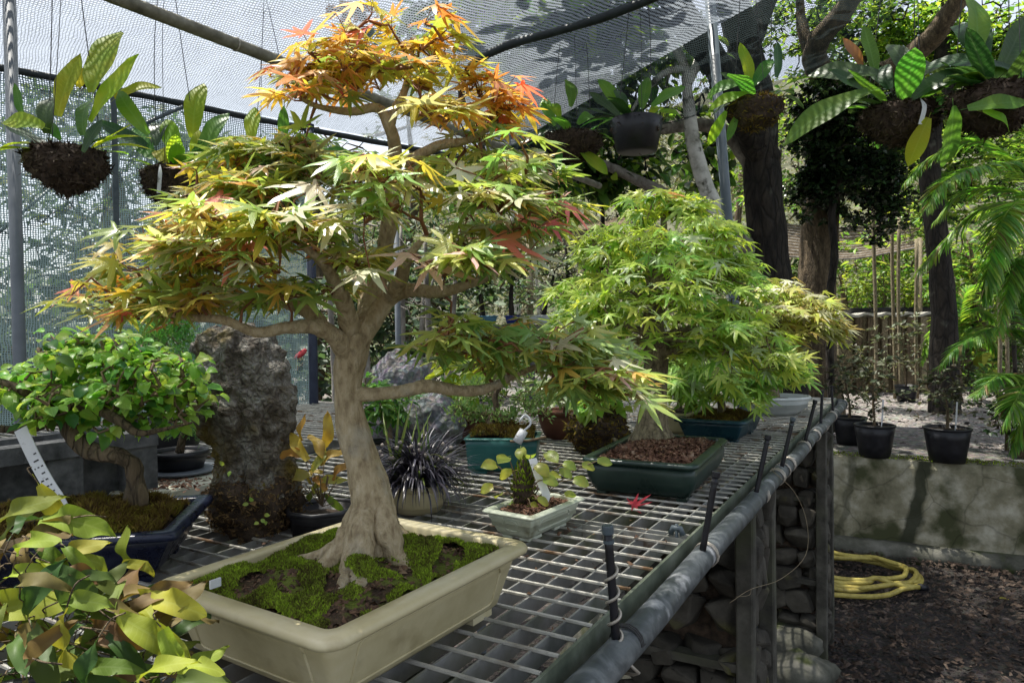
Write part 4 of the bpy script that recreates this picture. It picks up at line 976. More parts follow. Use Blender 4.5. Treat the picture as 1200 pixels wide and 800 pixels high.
# ------------------------------------------------------------------ beige pot glimpsed behind
cb = onz(806, 486, Z_B + .08); cb = cb + np.array([0, .12, 0])
t5 = thing('beige_pot_bonsai', 'small leafy seedling in a beige pot half hidden behind the green maple trunk', 'bonsai', (cb[0], cb[1], Z_B))
Pot(t5, cb, 58, .26, .17, Z_B, .085, GL_CREAM, panel=False, feet=.008); T5 = Tree(t5); b = np.array([cb[0], cb[1], Z_B + .07]); T5.trunk([b, b + ZV * .08, b + np.array([.03, 0, .18])], [.011, .009, .004], BARK_M, 8)
tg = ell(b + ZV * .2, (.13, .12, .07), 34, .3); T5.grow(tg, .05, .002, .001); scatter(t5, 'leaf', MTPL5, [G1, G2, G3, G4], maple_leaves(T5, tg, (2, 3), .06, lambda q: RN.randrange(4), b + ZV * .12), 300); T5.done(BARK_T)

# ------------------------------------------------------------------ small celadon pot with the moss cone
zr = Z_B + .056; q = [onz(*p, zr) for p in ((626, 606), (561, 597), (688, 581))]
a6 = math.degrees(math.atan2((q[2] - q[0])[1], (q[2] - q[0])[0])); c6 = (q[1] + q[2]) / 2; W6 = np.linalg.norm(q[1] - q[0]); L6 = np.linalg.norm(q[2] - q[0])
t6 = thing('seedling_pot', 'little celadon tray with a mossy stump and round yellow green leaves', 'potted plant', (c6[0], c6[1], Z_B))
P6 = Pot(t6, c6, a6, L6, W6, Z_B, .056, GL_CELAD, taper=.014, rim=.008, rimh=.008, r=.008, wall=.006, feet=.006, n=4); P6.grains(t6, GRAIN_R, 1500, .002, .005, 'bark_chips')
D6 = c6[1] + .01; st = A3(612, 593, D6)
mb = MB(); v, f = blob(A3(613, 572, D6), (.021, .021, .052), 3, .25, 2.4, 3, fine=.1); mb.add(v, f); mb.build('moss_stump', SOIL, t6, True)
mb = MB()
for k in range(2600):
    p = RN.choice(v); d = p - A3(613, 578, D6); d /= np.linalg.norm(d) + 1e-6; s = np.array([RN.gauss(0, 1) for _ in range(3)]) * .0016; h = RN.uniform(.003, .008); mb.add([p - s, p + s, p + d * h + ZV * h * .4], [(0, 1, 2)])
mb.build('stump_moss', MOSSG, t6, kind='stuff')
RL = [broad_tpl(.36, 6, .25 + .15 * k, .04, .2, 0, .5, k, .4, .55) for k in range(4)]
RLM = [leafmat('round_lime_leaf', (.3, .38, .07), (.36, .38, .07), .5, .36, nscale=60), leafmat('round_yellow_leaf', (.5, .4, .05), (.45, .42, .07), .5, .36)]
mb = MB(); it = []
for k, (px, py, s, m, dy) in enumerate([(595, 535, .032, 0, -.02), (600, 552, .026, 1, -.03), (582, 545, .03, 0, 0), (628, 545, .030, 0, -.02), (640, 530, .032, 0, .02), (622, 533, .03, 0, .03), (655, 552, .026, 0, 0), (672, 562, .028, 0, -.02), (645, 558, .026, 0, -.03), (636, 562, .028, 0, -.04), (578, 570, .026, 0, 0), (588, 580, .022, 0, -.03), (630, 585, .024, 0, -.05), (622, 592, .018, 0, -.05), (660, 543, .025, 0, .02), (610, 525, .028, 0, .02), (700, 540, .026, 0, .03), (682, 545, .026, 0, .02), (600, 590, .016, 0, -.05), (637, 548, .026, 0, 0), (662, 580, .022, 0, -.02)]):
    p = A3(px, py, D6 + dy); b = A3(613 + (px - 613) * .15, 590, D6); mb.tube(spline([b, b * .4 + p * .6 + ZV * .012, p], 4), [.0012] * 8 + [.0007], 5, caps=False)
    d = p - b; y = np.array([d[0] + RN.gauss(0, .02), RN.gauss(-.02, .03), RN.uniform(-.01, .01)]); it.append((frame(p, y, ZV * .7 + np.array([RN.gauss(0, .25), -.7, 0]), s * 1.25), k % 4, m))
mb.build('stems', BARK_T, t6, True, kind='stuff'); scatter(t6, 'leaf', RL, RLM, it, 300)


def plant_tag(root, pts, w=.007, th=.0007, marks=True):
    P = spline(pts, 5); mb = MB(); d = P[-1] - P[0]; side = np.cross(d, [0, 1, 0]); side /= np.linalg.norm(side); nn = np.cross(d, side); nn /= np.linalg.norm(nn)
    m = len(P); mb.loft([[p - side * ww - nn * th, p + side * ww - nn * th, p + side * ww + nn * th, p - side * ww + nn * th] for p, ww in zip(P, [w * (1 if i > 3 else .25 + .19 * i) for i in range(m)])]); o = mb.build('plant_tag', TAGM, root)
    if marks:
        mb = MB(); rr = random.Random(4)
        if nn[1] > 0: nn = -nn
        for i in range(2, m - 4):
            for k in range(3):
                if rr.random() < .75: c = P[i] + nn * (th + .0004) + side * w * rr.uniform(-.6, .6); mb.box(c, (w * rr.uniform(.06, .22), .0011, .0002), np.array([side, d / np.linalg.norm(d), nn]))
        mb.build('ink_marks', WIRE_D, o, kind='stuff')
    return o


plant_tag(t6, [A3(637, 597, D6 - .03), A3(640, 580, D6 - .03), A3(632, 560, D6 - .02), A3(624, 537, D6 - .01)], .008, marks=False)

# ------------------------------------------------------------------ left bonsai in the navy pot
zr = Z_B + .09; q = [onz(*p, zr) for p in ((199, 624), (229, 594), (60, 640))]
a7 = math.degrees(math.atan2((q[1] - q[0])[1], (q[1] - q[0])[0])) - 90
ex = np.array([math.cos(math.radians(a7)), math.sin(math.radians(a7)), 0]); ey = np.array([-ex[1], ex[0], 0])
c7 = q[0] - ex * .19 + ey * .13
t7 = thing('broadleaf_bonsai', 'bushy bright green broadleaf bonsai with a crooked trunk in a navy blue pot', 'bonsai', (c7[0], c7[1], Z_B))
P7 = Pot(t7, c7, a7, .40, .27, Z_B, .09, GL_BLUE, taper=.03, rim=.014, rimh=.014, r=.012, wall=.013, feet=.01, panel=False, n=4)
P7.mound = .028; P7.moss(t7, MOSSO, 16000, .004, .011, -.25, 25, tufts=9); P7.grains(t7, GRAIN, 900)
D7 = 1.19; T7 = Tree(t7)
T7.trunk([A3(160, 592, D7), A3(158, 565, D7), A3(155, 545, D7), A3(140, 534, D7 - .01), A3(117, 532, D7 - .01), A3(97, 522, D7), A3(83, 505, D7), A3(77, 487, D7), A3(74, 478, D7)], [.022, .0155, .0145, .014, .0135, .014, .0145, .016, .011], BARK_B, 18, .25, seed=3)
T7.nodes = []
B7 = lambda P, R, sd: T7.branch(P, R, BARK_B, 10, .2, sd)
B7([A3(77, 490, D7), A3(60, 490, D7), A3(40, 500, D7), A3(5, 503, D7), A3(-40, 495, D7)], [.013, .011, .009, .007, .004], 1)
B7([A3(78, 486, D7), A3(95, 475, D7 - .01), A3(113, 479, D7 - .03), A3(140, 493, D7 - .05), A3(162, 507, D7 - .06), A3(190, 503, D7 - .06), A3(225, 495, D7 - .05)], [.014, .012, .010, .008, .006, .004, .002], 2)
B7([A3(77, 482, D7), A3(90, 465, D7 + .04), A3(120, 458, D7 + .08), A3(150, 450, D7 + .1), A3(190, 455, D7 + .1), A3(225, 462, D7 + .08)], [.013, .010, .008, .006, .004, .002], 3)
B7([A3(75, 482, D7), A3(62, 462, D7 + .03), A3(70, 440, D7 + .06), A3(95, 420, D7 + .06), A3(110, 400, D7 + .05)], [.012, .009, .007, .005, .002], 4)
B7([A3(74, 484, D7), A3(40, 465, D7 - .05), A3(10, 450, D7 - .08), A3(-30, 440, D7 - .08)], [.011, .008, .006, .003], 5)
OV = [broad_tpl(.34, 4, .35 + .15 * k, .06, .25, .6, .4, 20 + k, .15, .38) for k in range(5)]
LB = [leafmat('bright_leaf', (.20, .42, .055), (.27, .46, .07), .48, .36, nscale=50, vein='broad'), leafmat('light_leaf', (.36, .54, .09), (.40, .52, .13), .48, .36, nscale=50, vein='broad'), leafmat('dark_green_leaf', (.06, .18, .035), (.1, .22, .05), .45, .36, nscale=50)]  # darkest green is one of three leaf tones picked at random
k_ = D7 / F_PX; tg = []
for (px, py, rx, ry, rd, n) in [(105, 412, 72, 26, .12, 80), (35, 450, 58, 28, .13, 64), (185, 440, 60, 32, .13, 84), (120, 460, 78, 24, .15, 70), (205, 470, 42, 26, .1, 46), (70, 480, 62, 14, .12, 30), (160, 492, 60, 14, .1, 26), (-30, 460, 40, 30, .12, 20)]: tg += ell(A3(px, py, D7), (rx * k_, rd, ry * k_), n, .3)
T7.grow(tg, .03, .0024, .001, .006, .1)
it = []
for p in tg:
    for k in range(RN.randint(2, 5)):
        a = RN.uniform(0, 6.3); d = np.array([math.cos(a), math.sin(a) * .9 - .15, RN.uniform(-.5, .6)]); p2 = p + d * RN.uniform(.004, .022)
        it.append((frame(p2, d, ZV + np.array([RN.gauss(0, .35), -.35 + RN.gauss(0, .3), 0]), .027 * RN.uniform(.6, 1.15)), RN.randrange(5), RN.choices(range(3), (5, 3, 1.5))[0]))
scatter(t7, 'leaf', OV, LB, it, 300); T7.done(BARK_T)
plant_tag(t7, [A3(84, 603, 1.12), A3(62, 575, 1.12), A3(42, 540, 1.12), A3(24, 502, 1.11)], .011)

# ------------------------------------------------------------------ wavy leaved fern in the near left corner
pf = np.array([-.43, .56]); t8 = thing('wavy_leaf_fern', 'wavy yellow green felt fern with brown undersides in the near left corner', 'fern', (pf[0], pf[1], Z_B))
round_pot(t8, pf, Z_B, .08, [.06, .07, .078, .085], PL_BLACK)
FL = [broad_tpl(.125 + .022 * (k % 3), 14, .5 + .35 * (k % 4), .55, .35, .2, .45, 40 + k, .2, .5) for k in range(7)]
FM = [leafmat('felt_fern_green', (.10, .15, .02), (.16, .20, .03), .32, .6, spec=.2, nscale=10, vein='broad', vs=.15), leafmat('felt_fern_yellow', (.23, .28, .03), (.30, .32, .045), .35, .6, spec=.2, nscale=10, vein='broad', vs=.15), leafmat('felt_fern_brown', (.10, .065, .016), (.14, .10, .025), .25, .7, nscale=60), leafmat('felt_fern_deep', (.04, .08, .02), (.08, .12, .03), .3, .5, spec=.2, nscale=10)]
it = []; mb = MB(); crown = np.array([pf[0], pf[1], Z_B + .07])
fl = [(10, 705, .56, .115, 20, 1, 0), (20, 590, .66, .085, 40, 0, 0), (65, 600, .68, .07, 300, 1, 1), (90, 605, .66, .085, 5, 1, 2), (115, 650, .62, .06, 10, 1, 3), (50, 620, .66, .06, 200, 2, 4), (20, 650, .62, .06, 120, 2, 5), (95, 660, .6, .055, 330, 0, 6), (85, 640, .62, .06, 40, 1, 1), (135, 690, .64, .07, 85, 2, 2), (165, 655, .66, .05, 20, 1, 3), (150, 720, .62, .08, 12, 2, 4), (195, 700, .62, .075, 10, 1, 5), (110, 725, .58, .085, 80, 0, 6), (70, 740, .56, .06, 200, 3, 0), (60, 770, .52, .085, 250, 1, 1), (30, 745, .54, .06, 160, 2, 2), (15, 775, .5, .06, 200, 2, 3), (180, 745, .56, .08, 335, 1, 4), (205, 770, .56, .055, 300, 1, 5), (120, 775, .54, .06, 30, 0, 6), (150, 765, .56, .055, 330, 3, 0), (90, 795, .5, .06, 250, 3, 1), (40, 690, .56, .06, 60, 3, 2), (75, 690, .58, .055, 150, 3, 3), (125, 680, .62, .05, 60, 3, 4), (0, 640, .66, .06, 80, 2, 5), (35, 660, .6, .06, 30, 1, 6), (15, 605, .7, .07, 60, 0, 0), (140, 640, .68, .05, 110, 1, 1), (100, 700, .56, .05, 10, 0, 2), (165, 700, .6, .05, 130, 1, 3), (60, 650, .62, .05, 330, 0, 4), (130, 745, .56, .06, 350, 2, 5), (85, 715, .56, .05, 300, 3, 6)]
for (px, py, Y, s, yaw, m, k) in fl:
    p = at(px, py, Y); a = math.radians(yaw); y = np.array([math.cos(a), RN.gauss(-.15, .25), math.sin(a)]); nrm = np.array([RN.gauss(0, .3), -.75, .75])
    if m == 2: nrm = np.array([RN.gauss(0, .4), -.9, .2])
    s *= .9; M = frame(p - y / np.linalg.norm(y) * s * .5, y, nrm, s); it.append((M, k, m)); b = M[:3, 3] - M[:3, 1] * .2
    mb.tube(spline([M[:3, 3] - M[:3, 1] * .05, M[:3, 3] - M[:3, 1] * .35 - ZV * .004, M[:3, 3] - M[:3, 1] * .5 - ZV * .012 + np.array([0, .012, 0])], 4), .0007, 5, caps=False)
for k in range(260):
    a = RN.uniform(0, 6.3); r = RN.uniform(.02, .15); p = crown + np.array([math.cos(a) * r * 1.15, math.sin(a) * r * .8 + .02, RN.uniform(-.02, .16) * (1.15 - r / .17)]); y = np.array([math.cos(a), math.sin(a), RN.gauss(0, .6)])
    if p[0] > -.27 - (p[1] - .55) * .5 or p[1] < .45: continue
    s = RN.uniform(.035, .062); it.append((frame(p, y, np.array([RN.gauss(0, .4), RN.gauss(-.5, .3), .7]), s), RN.randrange(7), RN.choices(range(4), (2, 1.5, 3, 5))[0]))
    M = it[-1][0]; mb.tube([M[:3, 3] - M[:3, 1] * .05, M[:3, 3] - M[:3, 1] * .35 - ZV * .004, M[:3, 3] - M[:3, 1] * .5 - ZV * .012 + np.array([0, .012, 0])], .0006, 4, caps=False)
scatter(t8, 'leaf', FL, FM, it, 300); mb.build('stems', BARK_B, t8, True, kind='stuff')

# ------------------------------------------------------------------ concrete trough, slab, juniper
TR0 = np.array([*(onz(188, 585, Z_B)[:2]), Z_B]); tl = onz(0, 527, Z_B + .168); td = TR0 - tl; td[2] = 0; td /= np.linalg.norm(td); tn = np.array([td[1], -td[0], 0])
tr = thing('concrete_trough', 'dark grey concrete trough with recessed sides behind the navy pot', 'trough', TR0 - td * .4 - tn * .12)
AX = np.array([td, tn, ZV]); LT = .95; mb = MB()
mb.box(TR0 - td * LT / 2 - tn * .03 + ZV * .15, (LT / 2, .026, .018), AX); mb.box(TR0 - td * LT / 2 - tn * .035 + ZV * .012, (LT / 2, .024, .0115), AX); mb.build('side_beam', CONC_T, tr)
mb = MB(); mb.box(TR0 - td * LT / 2 - tn * .068 + ZV * .085, (LT / 2 - .002, .006, .08), AX); mb.build('back_panel', CONC_T, tr)
for k, (d, w) in enumerate([(.035, .035), (.20, .035), (.40, .05), (.60, .035), (.8, .035)]):
    mb = MB(); mb.box(TR0 - td * d - tn * .034 + ZV * .078, (w, .0235, .0545), AX); mb.build('rib', CONC_T, tr)
mb = MB(); mb.box(TR0 - td * LT / 2 - tn * .22 + ZV * .082, (LT / 2, .02, .08), AX); mb.box(TR0 - td * .022 - tn * .137 + ZV * .081, (.02, .062, .079), AX); mb.box(TR0 - td * LT / 2 - tn * .137 + ZV * .02, (LT / 2 - .045, .062, .018), AX); mb.build('trough_wall', CONC_T, tr)
sl = onz(205, 573, Z_B); mb = MB(); rings = []
for z, s in ((0, .97), (.022, 1), (.028, .97)):
    rings.append([sl + V_ * (.15 * s * x + .008 * math.sin(x * 9 + y * 5)) + U * (.17 * s * y + .008 * math.cos(y * 7)) + ZV * z for x, y in ((-1.3, -1), (-.4, -1.05), (.5, -1), (.75, -.6), (.8, .1), (.7, .9), (.1, 1.1), (-.6, 1), (-1.3, .95))])
mb.loft(rings); mb.build('stone_slab', SLAB_L, None, False, label='pale lichen covered slab lying on the grating beside the trough', cat='slab')
chips('leaf_litter', GRAIN_R, 260, lambda: sl + V_ * RN.gauss(.05, .05) + U * RN.gauss(-.05, .06) + ZV * .029, .003, .008)
jp = sl + np.array([-.02, .07, 0]); tj = thing('small_juniper', 'small bright juniper in a round black pot on the pale slab', 'bonsai', (jp[0], jp[1], Z_B + .028))
round_pot(tj, jp, Z_B + .028, .06, [.045, .06, .068, .07], PL_BLACK)
mb = MB(); c_ = jp * np.array([1, 1, 0]) + ZV * (Z_B + .034); mb.loft([[c_ + np.array([math.cos(a) * r, math.sin(a) * r, z]) for a in np.linspace(0, 6.28, 29)[:-1]] for r, z in ((.06, -.005), (.095, 0), (.1, .006), (.095, .0065))]); mb.build('saucer', STEEL, tj, True)
NEED = [(lambda n: ([(-.06, 0, 0), (.06, 0, 0), (.02, 1, .1 * n), (-.02, 1, .1 * n), (0, .5, .07)], [(0, 1, 4), (1, 2, 4), (2, 3, 4), (3, 0, 4)]))(k) for k in range(3)]
JM = [leafmat('juniper_green', (.10, .30, .05), (.16, .38, .06), .3, .5, nscale=60), leafmat('juniper_tip', (.2, .42, .07), (.14, .34, .06), .3, .5, nscale=60)]


def tufts(parent, centers, rad, n, s, tpls, mats, name='sprig', up=.4, n_ind=300, min_px=9.0, flat=1.0):
    it = []
    for c in centers:
        for k in range(n):
            v = np.array([RN.gauss(0, 1), RN.gauss(0, 1), RN.gauss(up, 1) * flat]); v /= np.linalg.norm(v); it.append((frame(c + v * rad * RN.uniform(.1, .9), v + np.array([0, 0, .2]), ZV + np.array([RN.gauss(0, .5), -.6, 0]), s * RN.uniform(.6, 1.2)), RN.randrange(len(tpls)), RN.randrange(len(mats))))
    scatter(parent, name, tpls, mats, it, n_ind, False, min_px)


TJ = Tree(tj); b = c_ + ZV * .05; TJ.trunk([b, b + np.array([.02, -.01, .05]), b + np.array([.06, -.02, .07]), b + np.array([.10, -.03, .06])], [.012, .01, .007, .003], BARK_B, 8)
tg = ell(b + np.array([.06, -.03, .06]), (.08, .06, .03), 34, .3); TJ.grow(tg, .03, .002, .001); tufts(tj, tg, .018, 26, .013, NEED, JM, 'sprig'); TJ.done(BARK_T)
# brighter conifer behind the broadleaf bonsai
pb = np.array([-1.13, 2.25]); tk = thing('upright_juniper', 'round topped bright green juniper behind the broadleaf bonsai', 'bonsai', (pb[0], pb[1], Z_B))
round_pot(tk, pb, Z_B, .12, [.08, .1, .115, .12], PL_BLACK); TK = Tree(tk); b = np.array([pb[0], pb[1], Z_B + .1]); TK.trunk([b, b + ZV * .15, b + ZV * .3], [.02, .014, .006], BARK_B, 8)
tg = ell(b + ZV * .24, (.11, .1, .13), 90, .6, -.5); TK.grow(tg, .05, .003, .001); tufts(tk, tg, .035, 34, .026, NEED, JM, 'sprig'); TK.done(BARK_T)

# ------------------------------------------------------------------ standing stone planting
DR = 1.42; tS = thing('standing_stone', 'tall lichen crusted standing rock with a mossy brown root base', 'stone', onz(300, 618, Z_B))
bm = bmesh.new(); bmesh.ops.create_icosphere(bm, subdivisions=6, radius=1); V = []; k_ = DR / F_PX
rprof = np.interp
for v in bm.verts:
    q = v.co; zz = q.z                                     # outline as seen: wide shoulder, tilted cap, waist
    py = 503 - zz * 118
    lf = np.interp(py, [385, 392, 405, 430, 470, 500, 530, 560, 600, 622], [262, 248, 238, 233, 234, 240, 252, 256, 256, 262])
    rt = np.interp(py, [385, 392, 405, 430, 470, 500, 530, 560, 600, 622], [282, 300, 315, 332, 342, 346, 342, 345, 340, 330])
    rr = math.sqrt(max(1e-9, 1 - zz * zz)); cx = (lf + rt) / 2; hw = (rt - lf) / 2
    ux, uy = q.x / max(rr, 1e-6), q.y / max(rr, 1e-6); f = min(1.0, rr * 3.2) if abs(zz) > .9 else 1.0
    p0 = at(cx, py, DR); V.append([p0[0] + ux * hw * k_ * f, DR + uy * hw * k_ * .8 * f, p0[2]])
for i, v in enumerate(bm.verts): v.co = Vector(V[i])
bm.normal_update(); VV = []
for v in bm.verts:
    p = v.co; q = p * 9; d = .020 * noise.noise(q) + .024 * (abs(noise.noise(q * 2.3)) - .2) + .015 * (abs(noise.noise(q * 5)) - .2) + .007 * (abs(noise.noise(q * 11)) - .2) + .003 * noise.noise(q * 22); VV.append(tuple(p + v.normal * d))
mb = MB(); mb.add(VV, [tuple(w.index for w in f.verts) for f in bm.faces]); bm.free(); mb.build('rock', ROCK, tS, True)
mb = MB(); v, f = blob(at(300, 588, DR - .01), (.088, .085, .078), 4, .3, 2.2, 5, fine=.15); mb.add(v, f); mb.build('root_mat', SOIL, tS, True)
mb = MB()
for k in range(9000):
    p = np.array(RN.choice(v)); p = p + np.array([RN.gauss(0, .004) for _ in range(3)])
    if RN.random() < .3:
        p = np.array(RN.choice(VV)); pz = (at(300, 618, DR)[2], at(300, 500, DR)[2])
        if RN.random() < (p[2] - pz[0]) / (pz[1] - pz[0]) or noise.noise(Vector(tuple(p * 25))) < -.05: continue
    s = np.array([RN.gauss(0, 1) for _ in range(3)]) * .0018; d = np.array([RN.gauss(0, 1), RN.gauss(-.6, .6), RN.gauss(-.1, .8)]) * RN.uniform(.002, .007); mb.add([p - s, p + s, p + d], [(0, 1, 2)])
mb.build('root_fibre', islandmat('brown_moss_fibre', [(.03, .018, .009), (.10, .06, .026), (.19, .12, .05), (.18, .16, .04)], .9), tS, kind='stuff')
it = [(frame(at(px, py, DR - .11), np.array([RN.gauss(0, .6), -.4, RN.gauss(0, .6)]), np.array([0, -1, .4]), .011), k % 5, 1) for k, (px, py) in enumerate([(291, 590), (296, 587), (306, 608), (310, 603), (313, 611), (303, 612), (262, 545), (270, 552)])]; scatter(tS, 'leaf', OV, LB, it, 300)

# ------------------------------------------------------------------ golden fern in the black pot beside the trunk
py_ = onz(378, 622, Z_B); tY = thing('golden_felt_fern', 'golden brown wavy leaved fern in a black pot between rock and maple trunk', 'fern', (py_[0], py_[1], Z_B))
round_pot(tY, py_, Z_B, .05, [.05, .062, .068, .072], PL_BLACK, n=8, lip=.005)
GM = [leafmat('golden_fern', (.42, .27, .05), (.34, .19, .04), .4, .5, nscale=40), leafmat('golden_green_fern', (.36, .36, .08), (.4, .34, .07), .4, .45, nscale=40), FM[0]]
it = []; mb = MB(); cr = py_ + ZV * .05
for k, (px, py, s, yaw, m) in enumerate([(345, 518, .07, 130, 0), (372, 515, .06, 110, 0), (335, 528, .05, 165, 0), (358, 545, .055, 150, 0), (385, 505, .06, 75, 0), (345, 555, .055, 175, 1), (372, 558, .05, 120, 0), (385, 560, .055, 20, 1), (396, 548, .05, 60, 0), (365, 570, .045, 200, 1), (385, 580, .05, 300, 1), (392, 590, .04, 320, 2), (360, 585, .03, 240, 2), (375, 535, .05, 60, 1), (350, 500, .045, 95, 0), (388, 530, .05, 45, 0)]):
    p = at(px, py, py_[1] - .02 + RN.uniform(-.02, .02)); a = math.radians(yaw); y = np.array([math.cos(a), RN.gauss(0, .25), math.sin(a)]); s *= 1.3; M = frame(p - y / np.linalg.norm(y) * s * .5, y, np.array([RN.gauss(0, .4), -.8, .6]), s); it.append((M, k % 7, m)); e = M[:3, 3] - M[:3, 1] * .45; mb.tube(spline([cr, cr * .5 + e * .5, e], 4), .001, 4, caps=False)
scatter(tY, 'leaf', FL, GM, it, 300); mb.build('stems', BARK_T, tY, True, kind='stuff')

# ------------------------------------------------------------------ black mondo grass in its cream pot
pm = onz(487, 603, Z_B) + np.array([0, .04, 0]); tM = thing('black_mondo_grass', 'black strap leaved mondo grass spilling over a round cream pot', 'grass plant', (pm[0], pm[1], Z_B))
round_pot(tM, pm, Z_B, .062, [.05, .06, .066, .067], GL_CREAM, lip=.007)
BL = [blade_tpl(.019 + .004 * (k % 3), [.8, 1.4, 1.9, 2.4, 2.8][k % 5], 7, k) for k in range(10)]
BMt = [leafmat('black_blade', (.022, .018, .028), (.04, .035, .05), .12, .34, spec=.7, tcol=(1, 1, 1)), leafmat('grey_blade', (.09, .085, .11), (.13, .12, .15), .15, .32, spec=.7, tcol=(1, 1, 1)), leafmat('green_blade', (.12, .2, .03), (.2, .24, .05), .4, .4)]
it = []; cM = pm + ZV * .055
for k in range(760):
    a = RN.uniform(0, 6.3); r = RN.uniform(0, .06); p = cM + np.array([math.cos(a) * r, math.sin(a) * r, RN.uniform(0, .06) * (1 - r / .07)]); tl_ = RN.uniform(.2, 1.4) * (.3 + r / .05 * .7); y = np.array([math.cos(a) * tl_, math.sin(a) * tl_, 1.0])
    it.append((frame(p, y, np.array([-math.cos(a), -math.sin(a), tl_ + .1]), RN.uniform(.07, .14)), RN.randrange(10), RN.choices(range(3), (7, 2.5, .25))[0]))
for k in range(8):
    p = cM + np.array([RN.uniform(-.05, .03), RN.uniform(-.03, .03), .03]); it.append((frame(p, np.array([RN.gauss(0, .25), RN.gauss(0, .2), 1]), np.array([0, -1, .1]), RN.uniform(.12, .2)), 0, 2))
scatter(tM, 'blade', BL, BMt, it, 300, plural='blades')
mb = MB()
for k in range(46):
    p = cM + np.array([RN.uniform(-.085, .08), RN.uniform(-.07, .0), RN.uniform(.01, .10)]); v, f = blob(p, (.005, .005, .005), 1, .2, 1, k); mb.add(v, f)
mb.build('seed_heads', surf('pale_seed', [(.2, .17, .15), (.36, .32, .28)], 40, .7, .1), tM, True, kind='stuff')

# ------------------------------------------------------------------ teal pot bonsai
pt_ = onz(582, 556, Z_B) + np.array([.02, .07, 0]); t9 = thing('teal_pot_bonsai', 'small leaning bonsai on a moss mound in a square teal pot', 'bonsai', (pt_[0], pt_[1], Z_B))
P9 = Pot(t9, pt_, -6, .21, .15, Z_B, .10, GL_TEAL, taper=.006, rim=.005, rimh=.006, r=.006, wall=.007, feet=.006, panel=False, n=4); P9.mound = .03; P9.moss(t9, MOSSO, 5000, .005, .013, -.5)
D9 = pt_[1]; T9 = Tree(t9); T9.trunk([A3(575, 508, D9), A3(575, 494, D9), A3(582, 480, D9), A3(580, 464, D9), A3(588, 450, D9), A3(595, 432, D9)], [.018, .013, .01, .009, .007, .004], BARK_B, 10)
GS = [leafmat('fine_green', (.13, .25, .06), (.2, .3, .09), .4, .42, nscale=60), leafmat('fine_pale_green', (.24, .34, .13), (.2, .3, .1), .4, .42, nscale=60)]
k_ = D9 / F_PX; tg = []
for (px, py, rx, ry, n) in [(545, 480, 30, 16, 26), (590, 488, 40, 14, 26), (560, 455, 40, 18, 26), (620, 470, 40, 22, 30), (600, 440, 30, 12, 18)]: tg += ell(A3(px, py, D9 + .03), (rx * k_, .08, ry * k_), n, .3)
T9.grow(tg, .03, .0018, .0008); tufts(t9, tg, .022, 14, .018, [small_tpl(.16), small_tpl(.22)], GS, 'leaf', .6, min_px=7); T9.done(BARK_T)
mb = MB(); mb.tube([A3(598, 517, D9 - .09), A3(620, 516, D9 - .1), A3(640, 512, D9 - .1)], .004, 6); mb.build('twig_stub', BARK_T, t9, True)
mb = MB(); mb.tube([A3(606, 518, D9 - .11), A3(614, 504, D9 - .11)], [.013, .012], 12, rough=.1); mb.tube(spline([A3(612, 506, D9 - .115), A3(622, 496, D9 - .115), A3(616, 486, D9 - .11), A3(608, 494, D9 - .11)], 4), .003, 5); mb.build('twisted_label', TAGM, t9, True)
# bright yellow green sprig behind
def leafy(name, label, cat, pos, z0, potf, cen_r, n, per, tpls, mats, s, group=None, th=.012, droop=.3, trunk_h=None, grow=(.05, .002, .001), n_ind=300, up=.3, mp=9.0, shell=.3, bark=BARK_T):
    t = thing(name, label, cat, (pos[0], pos[1], z0), group); top = z0
    if potf: top = potf(t)
    T = Tree(t); b = np.array([pos[0], pos[1], top - .015]); c, r = cen_r; e = np.asarray(c)
    T.trunk([b, b * .6 + e * .4 + np.array([RN.gauss(0, .01), 0, 0]), b * .25 + e * .75, e], [th, th * .75, th * .55, th * .25], bark, 8, .15)
    tg = ell(c, r, n, shell); T.grow(tg, *grow); it = []
    for p in tg:
        o = (p - e) / (np.linalg.norm(p - e) + 1e-6)
        for k in range(RN.randint(*per)):
            a = RN.uniform(0, 6.3); d = np.array([math.cos(a), math.sin(a), RN.gauss(up, .35)]) + o * .6; d /= np.linalg.norm(d); y = d - ZV * droop * RN.random()
            it.append((frame(p + d * s * .15, y, ZV + np.array([RN.gauss(0, .35), RN.gauss(-.35, .3), 0]), s * RN.uniform(.6, 1.15)), RN.randrange(len(tpls)), RN.randrange(len(mats))))
    scatter(t, 'leaf', tpls, mats, it, n_ind, True, mp); T.done(bark); return t


HY = [broad_tpl(.28, 5, .5, .15, .2, .6, .4, 60 + k, .1) for k in range(3)]
LIM = [leafmat('glowing_lime', (.34, .42, .05), (.28, .40, .05), .5, .4), G2]
y1 = np.array([-.10, 2.35]); leafy('lime_shrub', 'glowing lime leaved shrub in a terracotta pot behind the teal pot', 'potted plant', y1, Z_B, lambda t: (round_pot(t, y1, Z_B, .11, [.06, .075, .085, .09], GL_RUST), Z_B + .10)[1], (at(550, 430, 2.3), (.10, .1, .08)), 26, (2, 4), HY, LIM, .09)
FN = [broad_tpl(.14, 5, .6, .2, .2, .5, .4, 80 + k, .05) for k in range(3)]; FNM = [leafmat('fern_light', (.14, .32, .05), (.2, .36, .07), .45, .45), leafmat('fern_deep', (.07, .2, .04), (.12, .26, .05), .45, .45)]
y2 = onz(455, 545, Z_B) + np.array([0, 0, 0]); leafy('fine_leaf_shrub', 'fine leaved green shrub behind the mondo grass beside grey rocks', 'potted plant', y2, Z_B, lambda t: (round_pot(t, y2, Z_B, .07, [.05, .07, .08, .085], PL_BLACK), Z_B + .06)[1], (at(446, 472, y2[1]), (.10, .1, .085)), 70, (6, 9), FN, FNM, .04)
